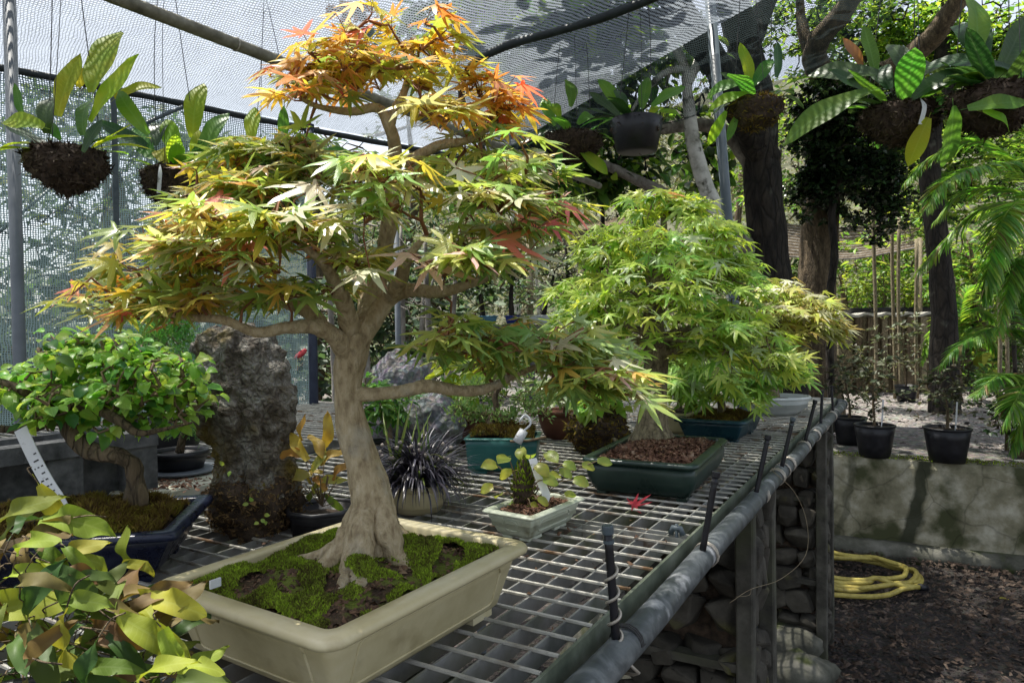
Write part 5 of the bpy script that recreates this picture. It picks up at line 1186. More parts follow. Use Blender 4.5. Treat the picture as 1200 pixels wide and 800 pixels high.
for k, (px, py, Y, s, lab) in enumerate([(470, 432, 2.75, (.13, .1, .07), 'pale pumice boulder behind the grey feathery clump'), (505, 485, 2.2, (.10, .08, .10), 'grey pumice stone between the mondo grass and the terracotta pot'), (455, 475, 2.5, (.09, .08, .12), 'grey pumice rock behind the trunk of the large maple')]):
    p = at(px, py, Y); g = np.array([p[0], p[1], Z_B]); h = p[2] + s[2] * .6 - Z_B; v, f = blob(g + ZV * h * .5, (s[0], s[1], h * .56), 4, .3, 1.6, 130 + k, fine=.09); mb = MB(); mb.add(v, f); mb.build('pumice_rock', PUMICE, None, True, label=lab, cat='rock', group='pumice rocks on the bench')
y3 = np.array([-.245, 2.45]); leafy('blue_green_shrub', 'blue green fine shrub in a square terracotta pot left of teal pot', 'potted plant', y3, Z_B, lambda t: (Pot(t, y3, 30, .22, .18, Z_B, .11, GL_RUST, taper=.01, panel=False), Z_B + .1)[1], (at(520, 470, 2.4), (.10, .1, .06)), 40, (5, 8), [small_tpl(.2)], GS, .04, mp=9)
y4 = np.array([.19, 2.55]); leafy('grey_leaf_shrub', 'pale grey green shrub in a round terracotta pot right of teal pot', 'potted plant', y4, Z_B, lambda t: (round_pot(t, y4, Z_B, .10, [.07, .085, .095, .1], GL_RUST), Z_B + .09)[1], (at(660, 462, 2.5), (.17, .12, .06)), 46, (4, 7), FN, [GS[1], G4], .05)
y5 = onz(705, 535, Z_B) + np.array([0, .1, 0]); tB = leafy('moss_ball_plant', 'mossy root ball with glossy bright green leaves beside the bottle green pot', 'potted plant', y5, Z_B, None, (at(705, 470, y5[1] - .02), (.085, .08, .05)), 40, (4, 6), OV, [LB[1], LB[0], G1], .045, th=.02)
mb = MB(); v, f = blob(np.array([y5[0], y5[1], Z_B + .075]), (.10, .09, .085), 4, .25, 2, 9, fine=.12); mb.add(v, f); mb.build('root_ball', SOIL, tB, True)
mb = MB()
for k in range(4500):
    p = np.array(RN.choice(v)); s = np.array([RN.gauss(0, 1) for _ in range(3)]) * .002; d = np.array([RN.gauss(0, 1), RN.gauss(-.2, 1), RN.gauss(0, .8)]) * RN.uniform(.004, .012); mb.add([p - s, p + s, p + d], [(0, 1, 2)])
mb.build('moss', MOSSO, tB, kind='stuff')
fm = onz(741, 594, Z_B + .004); tR = MB(); it = []
tF = thing('fallen_maple_leaf', 'curled red maple leaf lying on the grating before the green pot', 'leaf', fm)
V0, F0 = maple_tpl(7); V0 = [(x, y, z + .35 * (x * x + y * y)) for x, y, z in V0]
for k, (dx, yw) in enumerate([(0, .3)]):
    M = frame(fm + np.array([dx, .0, .006]), np.array([math.cos(yw), math.sin(yw), .15]), ZV + np.array([.1, -.35, 0]), .046); mb = MB(); mb.add([(M @ np.array([*q, 1]))[:3] for q in V0], F0); mb.build('leaf_blade', REDM, tF, True)

# ------------------------------------------------------------------ second bench at the left, shade cloth house
b2 = thing('rear_grating_bench', 'second grating bench at the far left behind the concrete trough', 'bench', bp(-50, 20) * np.array([1, 1, 0]))
for i in range(-66, -31):
    mb = MB(); mb.box((bp(i, 4) + bp(i, 44)) / 2 - ZV * .0165, (CJ * 20, .0012, .0145), np.array([U, V_, ZV])); mb.build('bearing_bar', SHEET, b2)
for j in range(4, 45):
    mb = MB(); mb.box((bp(-66, j) + bp(-31.5, j)) / 2 - ZV * .001, (CI * 17.2, .003, .003), np.array([V_, U, ZV])); mb.build('cross_rod', ALGAE, b2)
for i, j in ((-66, 4), (-32, 4), (-66, 44), (-32, 44)):
    mb = MB(); p = bp(i, j); mb.box(np.array([p[0], p[1], (Z_B - .035) / 2]), (.022, .022, (Z_B - .035) / 2)); mb.build('leg', STEEL, b2)
# plants on it, dark, seen under the shade cloth
NW = netmat('shade_cloth_side', (.13, .185, .195), .0098, .0092, .44, .42, trans=.45)
NC = netmat('shade_cloth_roof', (.20, .225, .255), .0105, .0095, .32, .52, trans=.55)
ND = netmat('shade_cloth_dark', (.03, .042, .045), .014, .012, .22, .28, trans=.4)


def cloth(name, mat, c00, c10, c11, c01, nu, nv, sag, label, seed, rip=.01, cat='shade cloth'):
    c = [np.asarray(q, float) for q in (c00, c10, c11, c01)]; mb = MB(); VV = []; uv = []
    Lu = np.linalg.norm(c[1] - c[0]); Lv = np.linalg.norm(c[3] - c[0])
    for j in range(nv + 1):
        for i in range(nu + 1):
            u, v = i / nu, j / nv; p = (c[0] * (1 - u) + c[1] * u) * (1 - v) + (c[3] * (1 - u) + c[2] * u) * v
            s = sag * 4 * u * (1 - u) * 4 * v * (1 - v); n_ = noise.noise(Vector((u * Lu * 1.6, v * Lv * 1.6, seed))); e = min(1, 8 * min(u, 1 - u, v, 1 - v) + .25)
            nn = np.cross(c[1] - c[0], c[3] - c[0]); nn /= np.linalg.norm(nn)
            VV.append(p - ZV * s + nn * n_ * rip * 4 * e); uv.append((u * Lu, v * Lv))
    w = nu + 1; mb.add(VV, [(j * w + i, j * w + i + 1, (j + 1) * w + i + 1, (j + 1) * w + i) for j in range(nv) for i in range(nu)]); mb.uv = uv
    o = mb.build(name, mat, None, True, label=label, cat=cat); return o


ZC = 2.75
K0 = at(0, 77, 2.96); K1 = at(362, 147, 3.89); kd = K1 - K0; kd /= np.linalg.norm(kd); K00 = K0 - kd * 3.2; K1e = K1 + kd * 1.3
w0, w1 = K00.copy(), K1.copy(); w0[2] = .95; w1[2] = 1.0
cloth('side_cloth', NW, w0, w1, K1, K00, 44, 20, 0, 'grey blue knitted shade cloth wall hanging behind the hanging ferns', 3, .006)
# bands and seams of the wall, then its cable
mb = MB(); pts = [K00 + (K1e - K00) * q - ZV * (.012 * math.sin(q * 9) + .02 * math.sin(q * 3.1)) for q in np.linspace(0, 1, 40)]; mb.tube(pts, .016, 8, rough=.25); mb.build('eave_cable', CABLE, None, True, label='black rope bound eave cable along the top of the cloth wall', cat='cable')
mb = MB(); sm = at(143, 330, 3.2); t_ = (sm - K0) @ kd; s0 = K0 + kd * t_; mb.box(np.array([s0[0], s0[1], 1.85]) + np.array([.008, -.012, 0]), (.012, .004, .88), np.array([kd, np.cross(ZV, kd), ZV])); mb.build('cloth_seam', surf('seam_tape', [(.05, .07, .08), (.1, .12, .13)], 30, .8, .1), None, label='dark vertical seam strip on the shade cloth wall', cat='seam')
mb = MB(); br0, br1 = at(100, 175, 3.25), at(215, 125, 3.4); mb.tube([br0, br1], .009, 6); br2, br3 = at(-10, 280, 2.93), at(78, 205, 3.15); mb.tube([br2, br3], .007, 6); mb.build('cloth_stay', STEEL_L, None, True, label='thin slanting stay behind the cloth wall near the hanging ferns', cat='stay')
# roof cloth from the eave up and over the bench
R0 = K00 + ZV * .004; R1 = K1 + kd * 1.3 + ZV * .004
F0_ = onz(900, -260, 2.95); E1 = at(545, 84, 3.15); E2 = at(745, 3, 2.62)
ro = E2 + (E2 - E1) * 1.6; ro[2] = 2.95
cloth('roof_cloth', NC, R0, R1, ro, np.array([-3.2, .1, 2.98]), 60, 44, .06, 'pale knitted shade cloth roof stretched over the bench', 5, .012)
mb = MB(); sp = spline([R1 + (E1 - R1) * .0, E1, E2, ro], 8); mb.tube([p - ZV * .01 for p in sp], .017, 8, rough=.2); mb.build('edge_rope', CABLE, None, True, label='dark sagging edge rope of the roof cloth right of the maple crown', cat='rope')
mb = MB(); f0, f1 = at(98, 92, 2.75), at(300, 5, 2.1); f0[2] = min(f0[2], 2.74); mid = (f0 + f1) / 2
sd = np.cross(f1 - f0, ZV); sd /= np.linalg.norm(sd); rr_ = []
for q in np.linspace(0, 1, 24):
    p = f0 + (f1 - f0) * q; w = .012 + .03 * q; rr_.append([p - sd * w, p - sd * w * .3 - ZV * .02, p + sd * w * .5 - ZV * .012, p + sd * w, p + ZV * .004])
mb.loft(rr_); mb.build('cloth_fold', netmat('fold_cloth', (.30, .30, .36), .0105, .0095, .35, .5, trans=.6), None, True, label='folded lilac grey overlap strip of cloth under the roof', cat='cloth strip')
dl = onz(415, 14, 2.905); dp = thing('dead_leaf_heap', 'small heap of dry brown leaves caught on top of the roof cloth', 'leaf heap', dl); it = []
for k in range(26):
    a = RN.uniform(0, 6.3); it.append((frame(dl + np.array([RN.gauss(0, .05), RN.gauss(0, .04), RN.uniform(0, .02)]), np.array([math.cos(a), math.sin(a), RN.gauss(0, .2)]), ZV + np.array([RN.gauss(0, .4), RN.gauss(0, .4), 0]), RN.uniform(.05, .09)), k % 3, 0))
scatter(dp, 'leaf', HY, [leafmat('dead_leaf', (.16, .075, .03), (.09, .04, .02), .25, .7)], it, 60)
# overhead pipe along the bench
o0, o1 = at(135, -3, 1.80), at(333, 74, 1.80)
z_o = 2.48; o0 = onz(60, -32, z_o); o1 = onz(330, 73, z_o); od = (o1 - o0); od[2] = 0; od /= np.linalg.norm(od); o2 = o1 + od * 2.4; o0 = o0 - od * 1.2
mb = MB(); mb.tube([o0, o1, o2], .019, 14); ov = thing('overhead_pipe', 'weathered overhead steel pipe running under the pale roof cloth', 'pipe', o0); mb.build('pipe_body', RAIL_O, ov, True)
for q in np.linspace(.1, .9, 9):
    mb = MB(); c_ = o0 + (o2 - o0) * q; mb.tube([c_ + np.cross(od, ZV) * math.cos(a) * .020 + ZV * math.sin(a) * .020 for a in np.linspace(0, 6.28, 13)], .0022, 5); mb.build('tie_wire', WIRE_L, ov, True)
# posts
def post(name, label, a, b, r, mat):
    t = thing(name, label, 'post', b); mb = MB(); mb.tube([b, a], r, 16); mb.build('post_tube', mat, t, True)
    mb = MB(); mb.tube([a - (a - b) * .002, a + (a - b) * .004], [r * 1.12, r * 1.12], 16); mb.build('post_cap', mat, t, False)


pa, pb_ = at(10, -30, 2.2), at(23, 420, 2.2); dd = (pb_ - pa) / (pa[2] - pb_[2]); post('grey_post', 'dark grey steel post at the left edge before the cloth wall', pa, pa + dd * (pa[2] - 0), .0185, STEEL)
pa, pb_ = at(829, -40, 2.95), at(856, 300, 2.95); dd = (pb_ - pa) / (pa[2] - pb_[2]); post('blue_grey_post', 'thin blue grey steel post rising behind the green maple', pa, pa + dd * (pa[2] - 0), .0215, STEEL_L)
pa, pb_ = K1 + ZV * 0, at(361, 490, 3.85); post('net_end_post', 'dark blue post at the end of the cloth wall behind the standing rock', K1 - ZV * .005, np.array([K1[0], K1[1], 0]), .026, surf('navy_post', [(.012, .018, .04), (.03, .04, .07)], 20, .6, .2))
mb = MB(); c_ = at(352, 415, 3.84); v, f = blob(c_, (.035, .015, .02), 2, .4, 2, 3); v = [p + np.array([0, 0, (p[0] - c_[0]) * .6]) for p in v]; mb.add(v, f); mb.build('red_clip', surf('red_plastic', [(.4, .03, .04), (.5, .05, .06)], 20, .4, .1), None, True, label='small red clip on the dark blue post at the cloth end', cat='clip')
# hanging rail beyond the frame for the right hand baskets
z_h = 2.82; h0 = onz(620, -20, z_h)
# second, darker cloth hanging beyond the rope
cloth('far_cloth', ND, R1 + np.array([.1, .25, -.02]), np.array([2.9, 6.2, 3.9]), np.array([2.1, 2.9, 3.3]), E1 + np.array([.2, .4, .1]), 40, 30, .15, 'dark see through shade cloth stretched before the trees', 8, .02)

# ------------------------------------------------------------------ hanging fern baskets
HM = [leafmat('strap_green', (.08, .21, .03), (.13, .26, .035), .52, .38, spec=.3, nscale=14, vein='broad', vs=.2), leafmat('strap_yellow', (.36, .42, .035), (.46, .42, .04), .6, .45, spec=.2, nscale=12, vein='broad', vs=.2), leafmat('strap_deep', (.025, .07, .02), (.045, .10, .025), .42, .36, nscale=14, vein='broad', vs=.2), leafmat('strap_brown', (.28, .15, .06), (.2, .1, .04), .3, .6, nscale=20), leafmat('strap_painted_glow', (.22, .38, .03), (.33, .42, .035), .6, .45, spec=.2, nscale=14, vein='broad', vs=.2)]  # glow straps: backlight put into a brighter yellow-green leaf colour
ST = [broad_tpl(.145 + .02 * (k % 3), 9, [.12, .2, .3, .45, .6, .9][k % 6], .12, .18, .4, .3, 300 + k, .12, .55) for k in range(12)]


def hanging(label, c, rx, rz, leaves, top, kind=0,  tagged=False, seed=0, auto=10, amats=(0, 2), alen=(.12, .2)):
    c = np.asarray(c, float); t = thing('hanging_fern', label, 'hanging plant', c + ZV * top * 0, 'ferns hanging from wires under the roof')
    v, f = blob(c, (rx, rx * .9, rz), 4, .14, 2.2, seed, fine=.16); v = [c + (p - c) * np.array([1 + .2 * min(0, (p[2] - c[2]) / rz), 1 + .2 * min(0, (p[2] - c[2]) / rz), .92 if p[2] < c[2] else 1]) for p in v]; v = [p if p[2] < c[2] + rz * .35 else np.array([p[0], p[1], c[2] + rz * .35 + (p[2] - c[2] - rz * .35) * .3]) for p in v]
    mb = MB(); mb.add(v, f); mb.build('root_ball', SOIL, t, True); mb = MB()
    for k in range(3600 if kind == 0 else 1200):
        p = np.array(RN.choice(v)); s = np.array([RN.gauss(0, 1) for _ in range(3)]) * .0018; d = np.array([RN.gauss(0, 1), RN.gauss(0, 1), RN.gauss(-.2, .8)]) * RN.uniform(.004, .013) + (p - c) * .02; mb.add([p - s, p + s, p + d], [(0, 1, 2)])
    for k in range(70):
        a = RN.uniform(0, 6.3); p = c + np.array([math.cos(a) * rx, math.sin(a) * rx * .9, rz * .3]) * RN.uniform(.7, 1.0); w = np.array([RN.gauss(0, 1), RN.gauss(0, 1), .3]) * .004; d = np.array([math.cos(a), math.sin(a), RN.uniform(-.4, .8)]) * RN.uniform(.008, .024); mb.add([p - w, p + w, p + d + w * .5, p + d - w * .5], [(0, 1, 2, 3)])
    mb.build('root_fibre', MOSSD if kind != 2 else MOSSO, t, kind='stuff')
    if kind == 1:
        n = 20; mb = MB(); mb.loft([[c + np.array([math.cos(2 * math.pi * k / n) * r, math.sin(2 * math.pi * k / n) * r, z]) for k in range(n)] for r, z in ((rx * .6, -rz * 1.05), (rx * .82, -rz * .98), (rx * 1.0, -rz * .1), (rx * 1.08, rz * .42), (rx * 1.02, rz * .45), (rx * .95, 0))]); mb.build('basket', PL_BLACK, t, True)
    it = []; crown = c + ZV * rz * .3
    for k, (px, py, Y, s, yaw, m) in enumerate(leaves):
        p = at(px, py, Y); a = math.radians(yaw); y = np.array([math.cos(a), RN.gauss(0, .18), math.sin(a)]); y /= np.linalg.norm(y); it.append((frame(p - y * s * .5, y, np.array([RN.gauss(0, .3), -1.0, .1 + .5 * abs(math.cos(a))]), s * (1.12 if c[0] < -.3 else .95)), (k * 5 + seed) % 6, m))
    for k in range(auto):
        a = RN.uniform(0, 6.3); y = np.array([math.cos(a) * .8, math.sin(a) * .8, RN.uniform(.1, 1.1)]); it.append((frame(crown + np.array([math.cos(a), math.sin(a), 0]) * rx * .4, y, -y * .0 + np.array([math.cos(a) * -.5, math.sin(a) * -.5 - .4, 1]), RN.uniform(*alen)), RN.randrange(12), RN.choice(amats)))
    scatter(t, 'leaf', ST, HM, it, 300)
    mb = MB(); tp = c + ZV * top
    for a in (.6, 2.7, 4.8):
        b = c + np.array([math.cos(a) * rx * .85, math.sin(a) * rx * .8, rz * .25]); m_ = (b + tp) / 2 + np.array([RN.gauss(0, .012), RN.gauss(0, .012), RN.uniform(.0, .08)]); mb.tube(spline([b, m_, tp + np.array([RN.gauss(0, .01), RN.gauss(0, .01), 0])], 6), .0014 if a < 3 else .001, 5)
    mb.build('wire', WIRE_D, t, True)
    if tagged: plant_tag(t, [c + np.array([0, -rx * .95, rz * .35]), c + np.array([.004, -rx * 1.05, 0]), c + np.array([-.004, -rx * 1.0, -rz * .6])], .006, marks=False)


Y = 1.9; hanging('leftmost hanging fern, tall yellow green straps from a wide dark root ball', at(80, 192, Y), .10, .085, [(116, 65, Y, .235, 92, 4), (75, 100, Y - .03, .17, 78, 1), (128, 105, Y - .04, .20, 58, 4), (48, 125, Y - .02, .14, 95, 2), (92, 130, Y - .05, .14, 105, 0), (150, 130, Y, .15, 128, 0), (25, 140, Y - .05, .14, 160, 4), (105, 160, Y - .08, .09, 60, 2), (22, 120, Y + .04, .10, 110, 0), (98, 85, Y + .05, .09, 60, 1), (155, 100, Y + .06, .12, 40, 1), (60, 150, Y, .09, 130, 0)], .95, 0, False, 2, 12, (0, 4, 1, 2))
Y = 2.3; hanging('second hanging fern from left with a white tag on its root ball', at(205, 213, Y), .10, .095, [(182, 145, Y, .15, 92, 2), (225, 125, Y, .20, 88, 4), (243, 155, Y - .05, .19, 72, 0), (200, 160, Y, .15, 110, 4), (165, 165, Y, .19, 130, 0), (150, 160, Y - .03, .16, 148, 2), (185, 175, Y - .06, .12, 120, 1), (230, 175, Y - .05, .12, 80, 4), (262, 162, Y, .09, 20, 1)], .85, 0, True, 5, 12, (0, 4, 2))
Y = 2.6; hanging('third hanging fern from left, mostly hidden behind the maple leaves', at(312, 238, Y), .10, .085, [(295, 145, Y, .16, 95, 4), (332, 150, Y, .13, 85, 0), (362, 160, Y - .05, .17, 40, 4), (275, 165, Y, .12, 150, 4), (340, 175, Y - .05, .12, 60, 0), (385, 178, Y, .12, 20, 0)], .8, 0, False, 7, 8, (0, 4))
Y = 2.7; hanging('hanging fern in a round black basket right of the maple crown', at(746, 152, Y), .095, .085, [(730, 112, Y, .16, 100, 2), (755, 105, Y, .15, 85, 0), (785, 108, Y, .18, 38, 0), (708, 120, Y, .17, 135, 2), (770, 120, Y, .12, 60, 4), (715, 105, Y + .05, .16, 120, 0), (790, 128, Y - .02, .12, 10, 4)], .75, 1, False, 9, 14, (0, 2, 2))
Y = 3.0; hanging('hanging fern hidden in shade left of the black basket', at(672, 168, Y), .12, .085, [(650, 115, Y, .2, 100, 4), (672, 100, Y, .2, 80, 0), (640, 125, Y, .18, 115, 0), (700, 190, Y - .05, .17, 330, 4), (655, 185, Y - .1, .1, 260, 0), (622, 160, Y, .15, 200, 2), (690, 130, Y, .15, 50, 0)], .8, 0, False, 11, 14, (0, 2, 2))
Y = 2.35; hanging('hanging fern on a mossy ball in front of the dark tree trunk', at(886, 128, Y), .085, .075, [(876, 72, Y, .16, 100, 4), (912, 68, Y, .14, 82, 2), (845, 95, Y - .05, .14, 170, 0), (850, 112, Y - .08, .14, 185, 4), (840, 150, Y - .05, .13, 240, 4), (895, 80, Y, .14, 60, 0), (862, 92, Y, .12, 140, 2), (858, 150, Y, .1, 250, 0)], .8, 2, False, 13, 8, (0, 2))
Y = 2.0; hanging('large hanging fern with broad drooping leaves and one brown leaf', at(1055, 140, Y), .105, .075, [(960, 125, Y - .08, .27, 195, 0), (985, 80, Y, .2, 160, 2), (1002, 60, Y, .11, 130, 3), (1020, 55, Y, .17, 95, 0), (1030, 75, Y + .03, .17, 105, 2), (1058, 60, Y - .05, .18, 100, 2), (1075, 90, Y - .05, .19, 85, 2), (1075, 168, Y - .1, .14, 250, 1), (1105, 120, Y - .08, .13, 35, 0), (1000, 95, Y - .02, .17, 150, 2), (1100, 60, Y, .2, 50, 2)], .85, 0, True, 15, 14, (2, 2, 0))
Y = 1.85; hanging('rightmost hanging fern with long upright green straps at the photo edge', at(1165, 122, Y), .11, .085, [(1145, 25, Y, .24, 100, 2), (1155, 20, Y - .05, .22, 80, 0), (1130, 60, Y - .02, .25, 150, 2), (1118, 165, Y - .1, .17, 285, 0), (1175, 118, Y - .12, .16, 10, 0), (1190, 50, Y, .22, 60, 2), (1160, 75, Y - .06, .16, 160, 0), (1180, 135, Y - .12, .12, 350, 4), (1100, 88, Y, .18, 190, 2), (1195, 85, Y, .18, 40, 0)], .85, 0, False, 17, 12, (2, 2, 0))

# ------------------------------------------------------------------ trees of the terrace
def big_tree(name, label, base, limbs, mat, group=None):
    t = thing(name, label, 'tree', base, group); T = Tree(t)
    for k, lm in enumerate(limbs):
        P, R = lm[:2]
        if k == 0: T.trunk(P, R, mat, 28, .2, seed=k + len(name))
        else: T.branch(P, R, lm[2] if len(lm) > 2 else mat, 14, .22, k)
    return t, T


D = 6.0
dt, DT = big_tree('dark_trunk_tree', 'large dark barked tree whose trunk stands behind the green maple', at(915, 470, D) * np.array([1, 1, 0]) + ZV * Z_T, [
    ([np.array([*at(915, 470, D)[:2], Z_T - .1]), at(912, 400, D), at(906, 330, D), at(898, 260, D), at(893, 200, D), at(890, 150, D)], [.27, .20, .175, .165, .16, .16]),
    ([at(890, 170, D), at(884, 110, D + .1), at(872, 60, D + .2), at(858, 5, D + .2), at(838, -80, D + .2), at(820, -220, D + .1)], [.16, .16, .15, .13, .11, .07]),
    ([at(895, 190, D), at(870, 130, D - .3), at(838, 75, D - .6), at(800, 20, D - .8), at(765, -30, D - 1.0), at(700, -110, D - 1.2)], [.14, .13, .115, .105, .095, .06]),
    ([at(900, 232, D + .05), at(878, 188, D + .02), at(850, 155, D), at(815, 146, D - .1), at(770, 150, D - .2), at(725, 140, D - .1), at(690, 120, D)], [.09, .08, .065, .055, .048, .04, .03], BARK_L),
    ([at(908, 345, D + .05), at(882, 295, D + .02), at(850, 268, D - .05), at(805, 240, D - .2), at(755, 215, D - .3), at(715, 196, D - .3), at(680, 183, D - .2), at(630, 165, D)], [.10, .085, .065, .055, .045, .038, .03, .02], BARK_L),
    ([at(872, 60, D + .2), at(900, 0, D + .6), at(940, -90, D + 1), at(1000, -220, D + 1)], [.11, .09, .08, .05]),
    ([at(800, 20, D - .8), at(720, 25, D - .6), at(650, 60, D - .3), at(600, 90, D)], [.07, .05, .04, .02]),
], BARK_D)
MG = [broad_tpl(.24, 4, .3 + .2 * k, .08, .2, .5, .4, 500 + k, .1, .5) for k in range(4)]
MGM = [leafmat('canopy_dark', (.025, .06, .018), (.04, .08, .022), .35, .35, nscale=6), leafmat('canopy_mid', (.08, .17, .03), (.12, .21, .04), .45, .35, nscale=6), leafmat('canopy_painted_glow', (.22, .38, .045), (.28, .40, .055), .55, .4, nscale=6)]  # canopy shade and backlit glow painted in as dark and bright leaf colours


def crown(T, root, clusters, per, s, tpls, mats, w, grow=(.35, .012, .004, .04), n_ind=300, mp=9.5, droop=.5):
    tg = []
    for (c, r, n) in clusters: tg += ell(c, r, n, .2)
    T.grow(tg, *grow); it = []
    for p in tg:
        for k in range(RN.randint(*per)):
            a = RN.uniform(0, 6.3); d = np.array([math.cos(a), math.sin(a), RN.gauss(.1, .4)]); y = d - ZV * droop * RN.random()
            it.append((frame(p + d * s * RN.uniform(.1, .8), y, ZV + np.array([RN.gauss(0, .45), RN.gauss(0, .45), 0]), s * RN.uniform(.55, 1.15)), RN.randrange(len(tpls)), RN.choices(range(len(mats)), w)[0]))
    scatter(root, 'leaf', tpls, mats, it, n_ind, True, mp)


k6 = D / F_PX
def CL(px, py, Y, rx, ry, rd, n): return (at(px, py, Y), (rx * Y / F_PX, rd, ry * Y / F_PX), n)


crown(DT, dt, [CL(650, 60, 5.4, 80, 60, .6, 60), CL(700, 120, 5.8, 90, 50, .6, 84), CL(620, 130, 5.8, 60, 60, .5, 60), CL(770, 60, 6.2, 70, 50, .6, 34), CL(640, 200, 5.9, 80, 40, .5, 80), CL(720, 205, 6.0, 70, 34, .4, 60), CL(660, 30, 4.9, 110, 50, .4, 60), CL(560, 110, 5.2, 60, 40, .4, 40), CL(580, 60, 5.8, 70, 50, .6, 40), CL(820, 170, 6.5, 50, 60, .5, 40), CL(570, 190, 6.1, 60, 60, .5, 40)] +
      [((.0, 3.05, 3.9), (.55, .5, .3), 40), CL(600, 5, 5.3, 90, 40, .5, 50), CL(700, -10, 5.4, 80, 50, .5, 50), ((.9, 4.4, 4.4), (.7, .6, .4), 44), ((1.5, 4.2, 4.2), (.8, .7, .45), 50), ((.4, 4.4, 4.5), (.8, .7, .4), 44), ((-.3, 5.2, 4.6), (.8, .7, .5), 44), ((2.3, 4.4, 4.5), (.7, .7, .4), 40), CL(520, 40, 5.6, 80, 40, .5, 50)] +
      [((1.3 + dx, 5.4 + dy, 5.3 + dz), (1.0, 1.0, .7), 46) for dx, dy, dz in [(-.3, 0, 0), (1.2, -.2, .4), (.4, 1.2, .8), (2.2, .8, .2), (1.4, 1.6, 1.2), (-.9, 1.2, .6), (.6, -1.1, .5), (2.4, -.8, .6), (3.2, .2, .4)]], (6, 10), .15, MG, MGM, (5, 4, 2.2))
DT.done(BARK_D)

D = 6.6
it_, IT = big_tree('ivy_clad_tree', 'brown forked tree trunk cloaked in dark small leaved ivy', at(958, 455, D) * np.array([1, 1, 0]) + ZV * Z_T, [
    ([np.array([*at(962, 460, D)[:2], Z_T - .1]), at(957, 400, D), at(957, 330, D), at(962, 240, D), at(970, 160, D), at(976, 100, D)], [.23, .18, .165, .16, .15, .12]),
    ([at(976, 105, D), at(955, 75, D - .2), at(958, 50, D - .4), at(985, 18, D - .6), at(1020, -30, D - .8), at(1080, -120, D - 1)], [.115, .10, .095, .085, .07, .04]),
    ([at(972, 130, D), at(1010, 95, D + .1), at(1050, 78, D), at(1085, 52, D - .2), at(1108, 22, D - .4), at(1140, -30, D - .6)], [.11, .10, .10, .095, .085, .06]),
    ([at(1108, 22, D - .4), at(1150, -20, D - .1), at(1210, -60, D + .2)], [.07, .05, .03]),
    ([at(955, 75, D - .2), at(940, 30, D - .1), at(935, -40, D)], [.07, .05, .03]),
], BARK_B)
IV = [small_tpl(.34), small_tpl(.42, .2)]; IVM = [leafmat('ivy_black_green', (.014, .028, .014), (.022, .04, .018), .2, .25, spec=.7, nscale=8), leafmat('ivy_green', (.03, .065, .022), (.05, .09, .03), .3, .28, spec=.6, nscale=8)]
crown(IT, it_, [CL(965, 150, 6.3, 45, 60, .35, 150), CL(1000, 200, 6.3, 48, 70, .4, 170), CL(1035, 225, 6.4, 32, 70, .3, 110), CL(955, 215, 6.3, 36, 50, .3, 90), CL(1000, 120, 6.2, 70, 44, .4, 130), CL(1045, 160, 6.4, 36, 50, .3, 70)], (16, 22), .065, IV, IVM, (3, 2), (.2, .006, .002, .02), 300, 12)
crown(IT, it_, [((3.2 + dx, 5.6 + dy, 5.4 + dz), (1.1, 1.1, .7), 44) for dx, dy, dz in [(0, 0, 0), (1.3, .6, .3), (2.4, -.2, .3), (.8, -1.1, .6), (2.2, -1.2, .8)]], (6, 10), .14, MG, MGM, (5, 4, 2), mp=10)
mb = MB(); vn = [np.array([*at(975, 445, 6.2)[:2], Z_T]), at(972, 360, 6.2), at(978, 300, 6.2), at(975, 250, 6.2), at(985, 200, 6.2)]; mb.tube(spline(vn, 6), .035, 8, rough=.3); mb.build('vine_stem', BARK_D, it_, True)
IT.done(BARK_D)

D = 7.4
lt, LT_ = big_tree('canopy_tree', 'pale leaved tree filling the upper right behind the hanging ferns', at(1110, 440, D) * np.array([1, 1, 0]) + ZV * Z_T, [
    ([np.array([*at(1108, 440, D)[:2], Z_T - .1]), at(1105, 350, D), at(1095, 260, D), at(1090, 180, D), at(1100, 100, D), at(1110, 0, D)], [.16, .12, .11, .10, .08, .05]),
    ([at(1092, 200, D), at(1060, 120, D), at(1010, 60, D + .3), at(960, 10, D + .4)], [.07, .06, .05, .03]), ([at(1096, 130, D), at(1140, 70, D), at(1200, 20, D)], [.06, .05, .03])], BARK_D)
LGM = [leafmat('canopy_lime', (.26, .40, .06), (.32, .44, .07), .5, .4, nscale=5), leafmat('canopy_fresh', (.12, .25, .045), (.17, .30, .055), .45, .4, nscale=5), MGM[0]]
crown(LT_, lt, [CL(960, 40, 7.6, 60, 60, .6, 90), CL(1030, 40, 7.8, 70, 60, .6, 130), CL(1110, 50, 7.6, 70, 60, .6, 130), CL(1180, 60, 7.4, 60, 70, .6, 130), CL(1060, 120, 7.8, 70, 50, .6, 130), CL(1150, 150, 7.8, 70, 70, .6, 120), CL(900, 20, 8.2, 50, 50, .5, 40), CL(1120, 225, 7.6, 66, 46, .5, 90), CL(1070, 180, 8.0, 60, 50, .5, 80), CL(1190, 190, 8.0, 40, 60, .5, 60)], (12, 18), .085, [small_tpl(.26), small_tpl(.34)], LGM, (4, 4, 2), (.3, .009, .003, .04), 300, 9.5)
LT_.done(BARK_D)

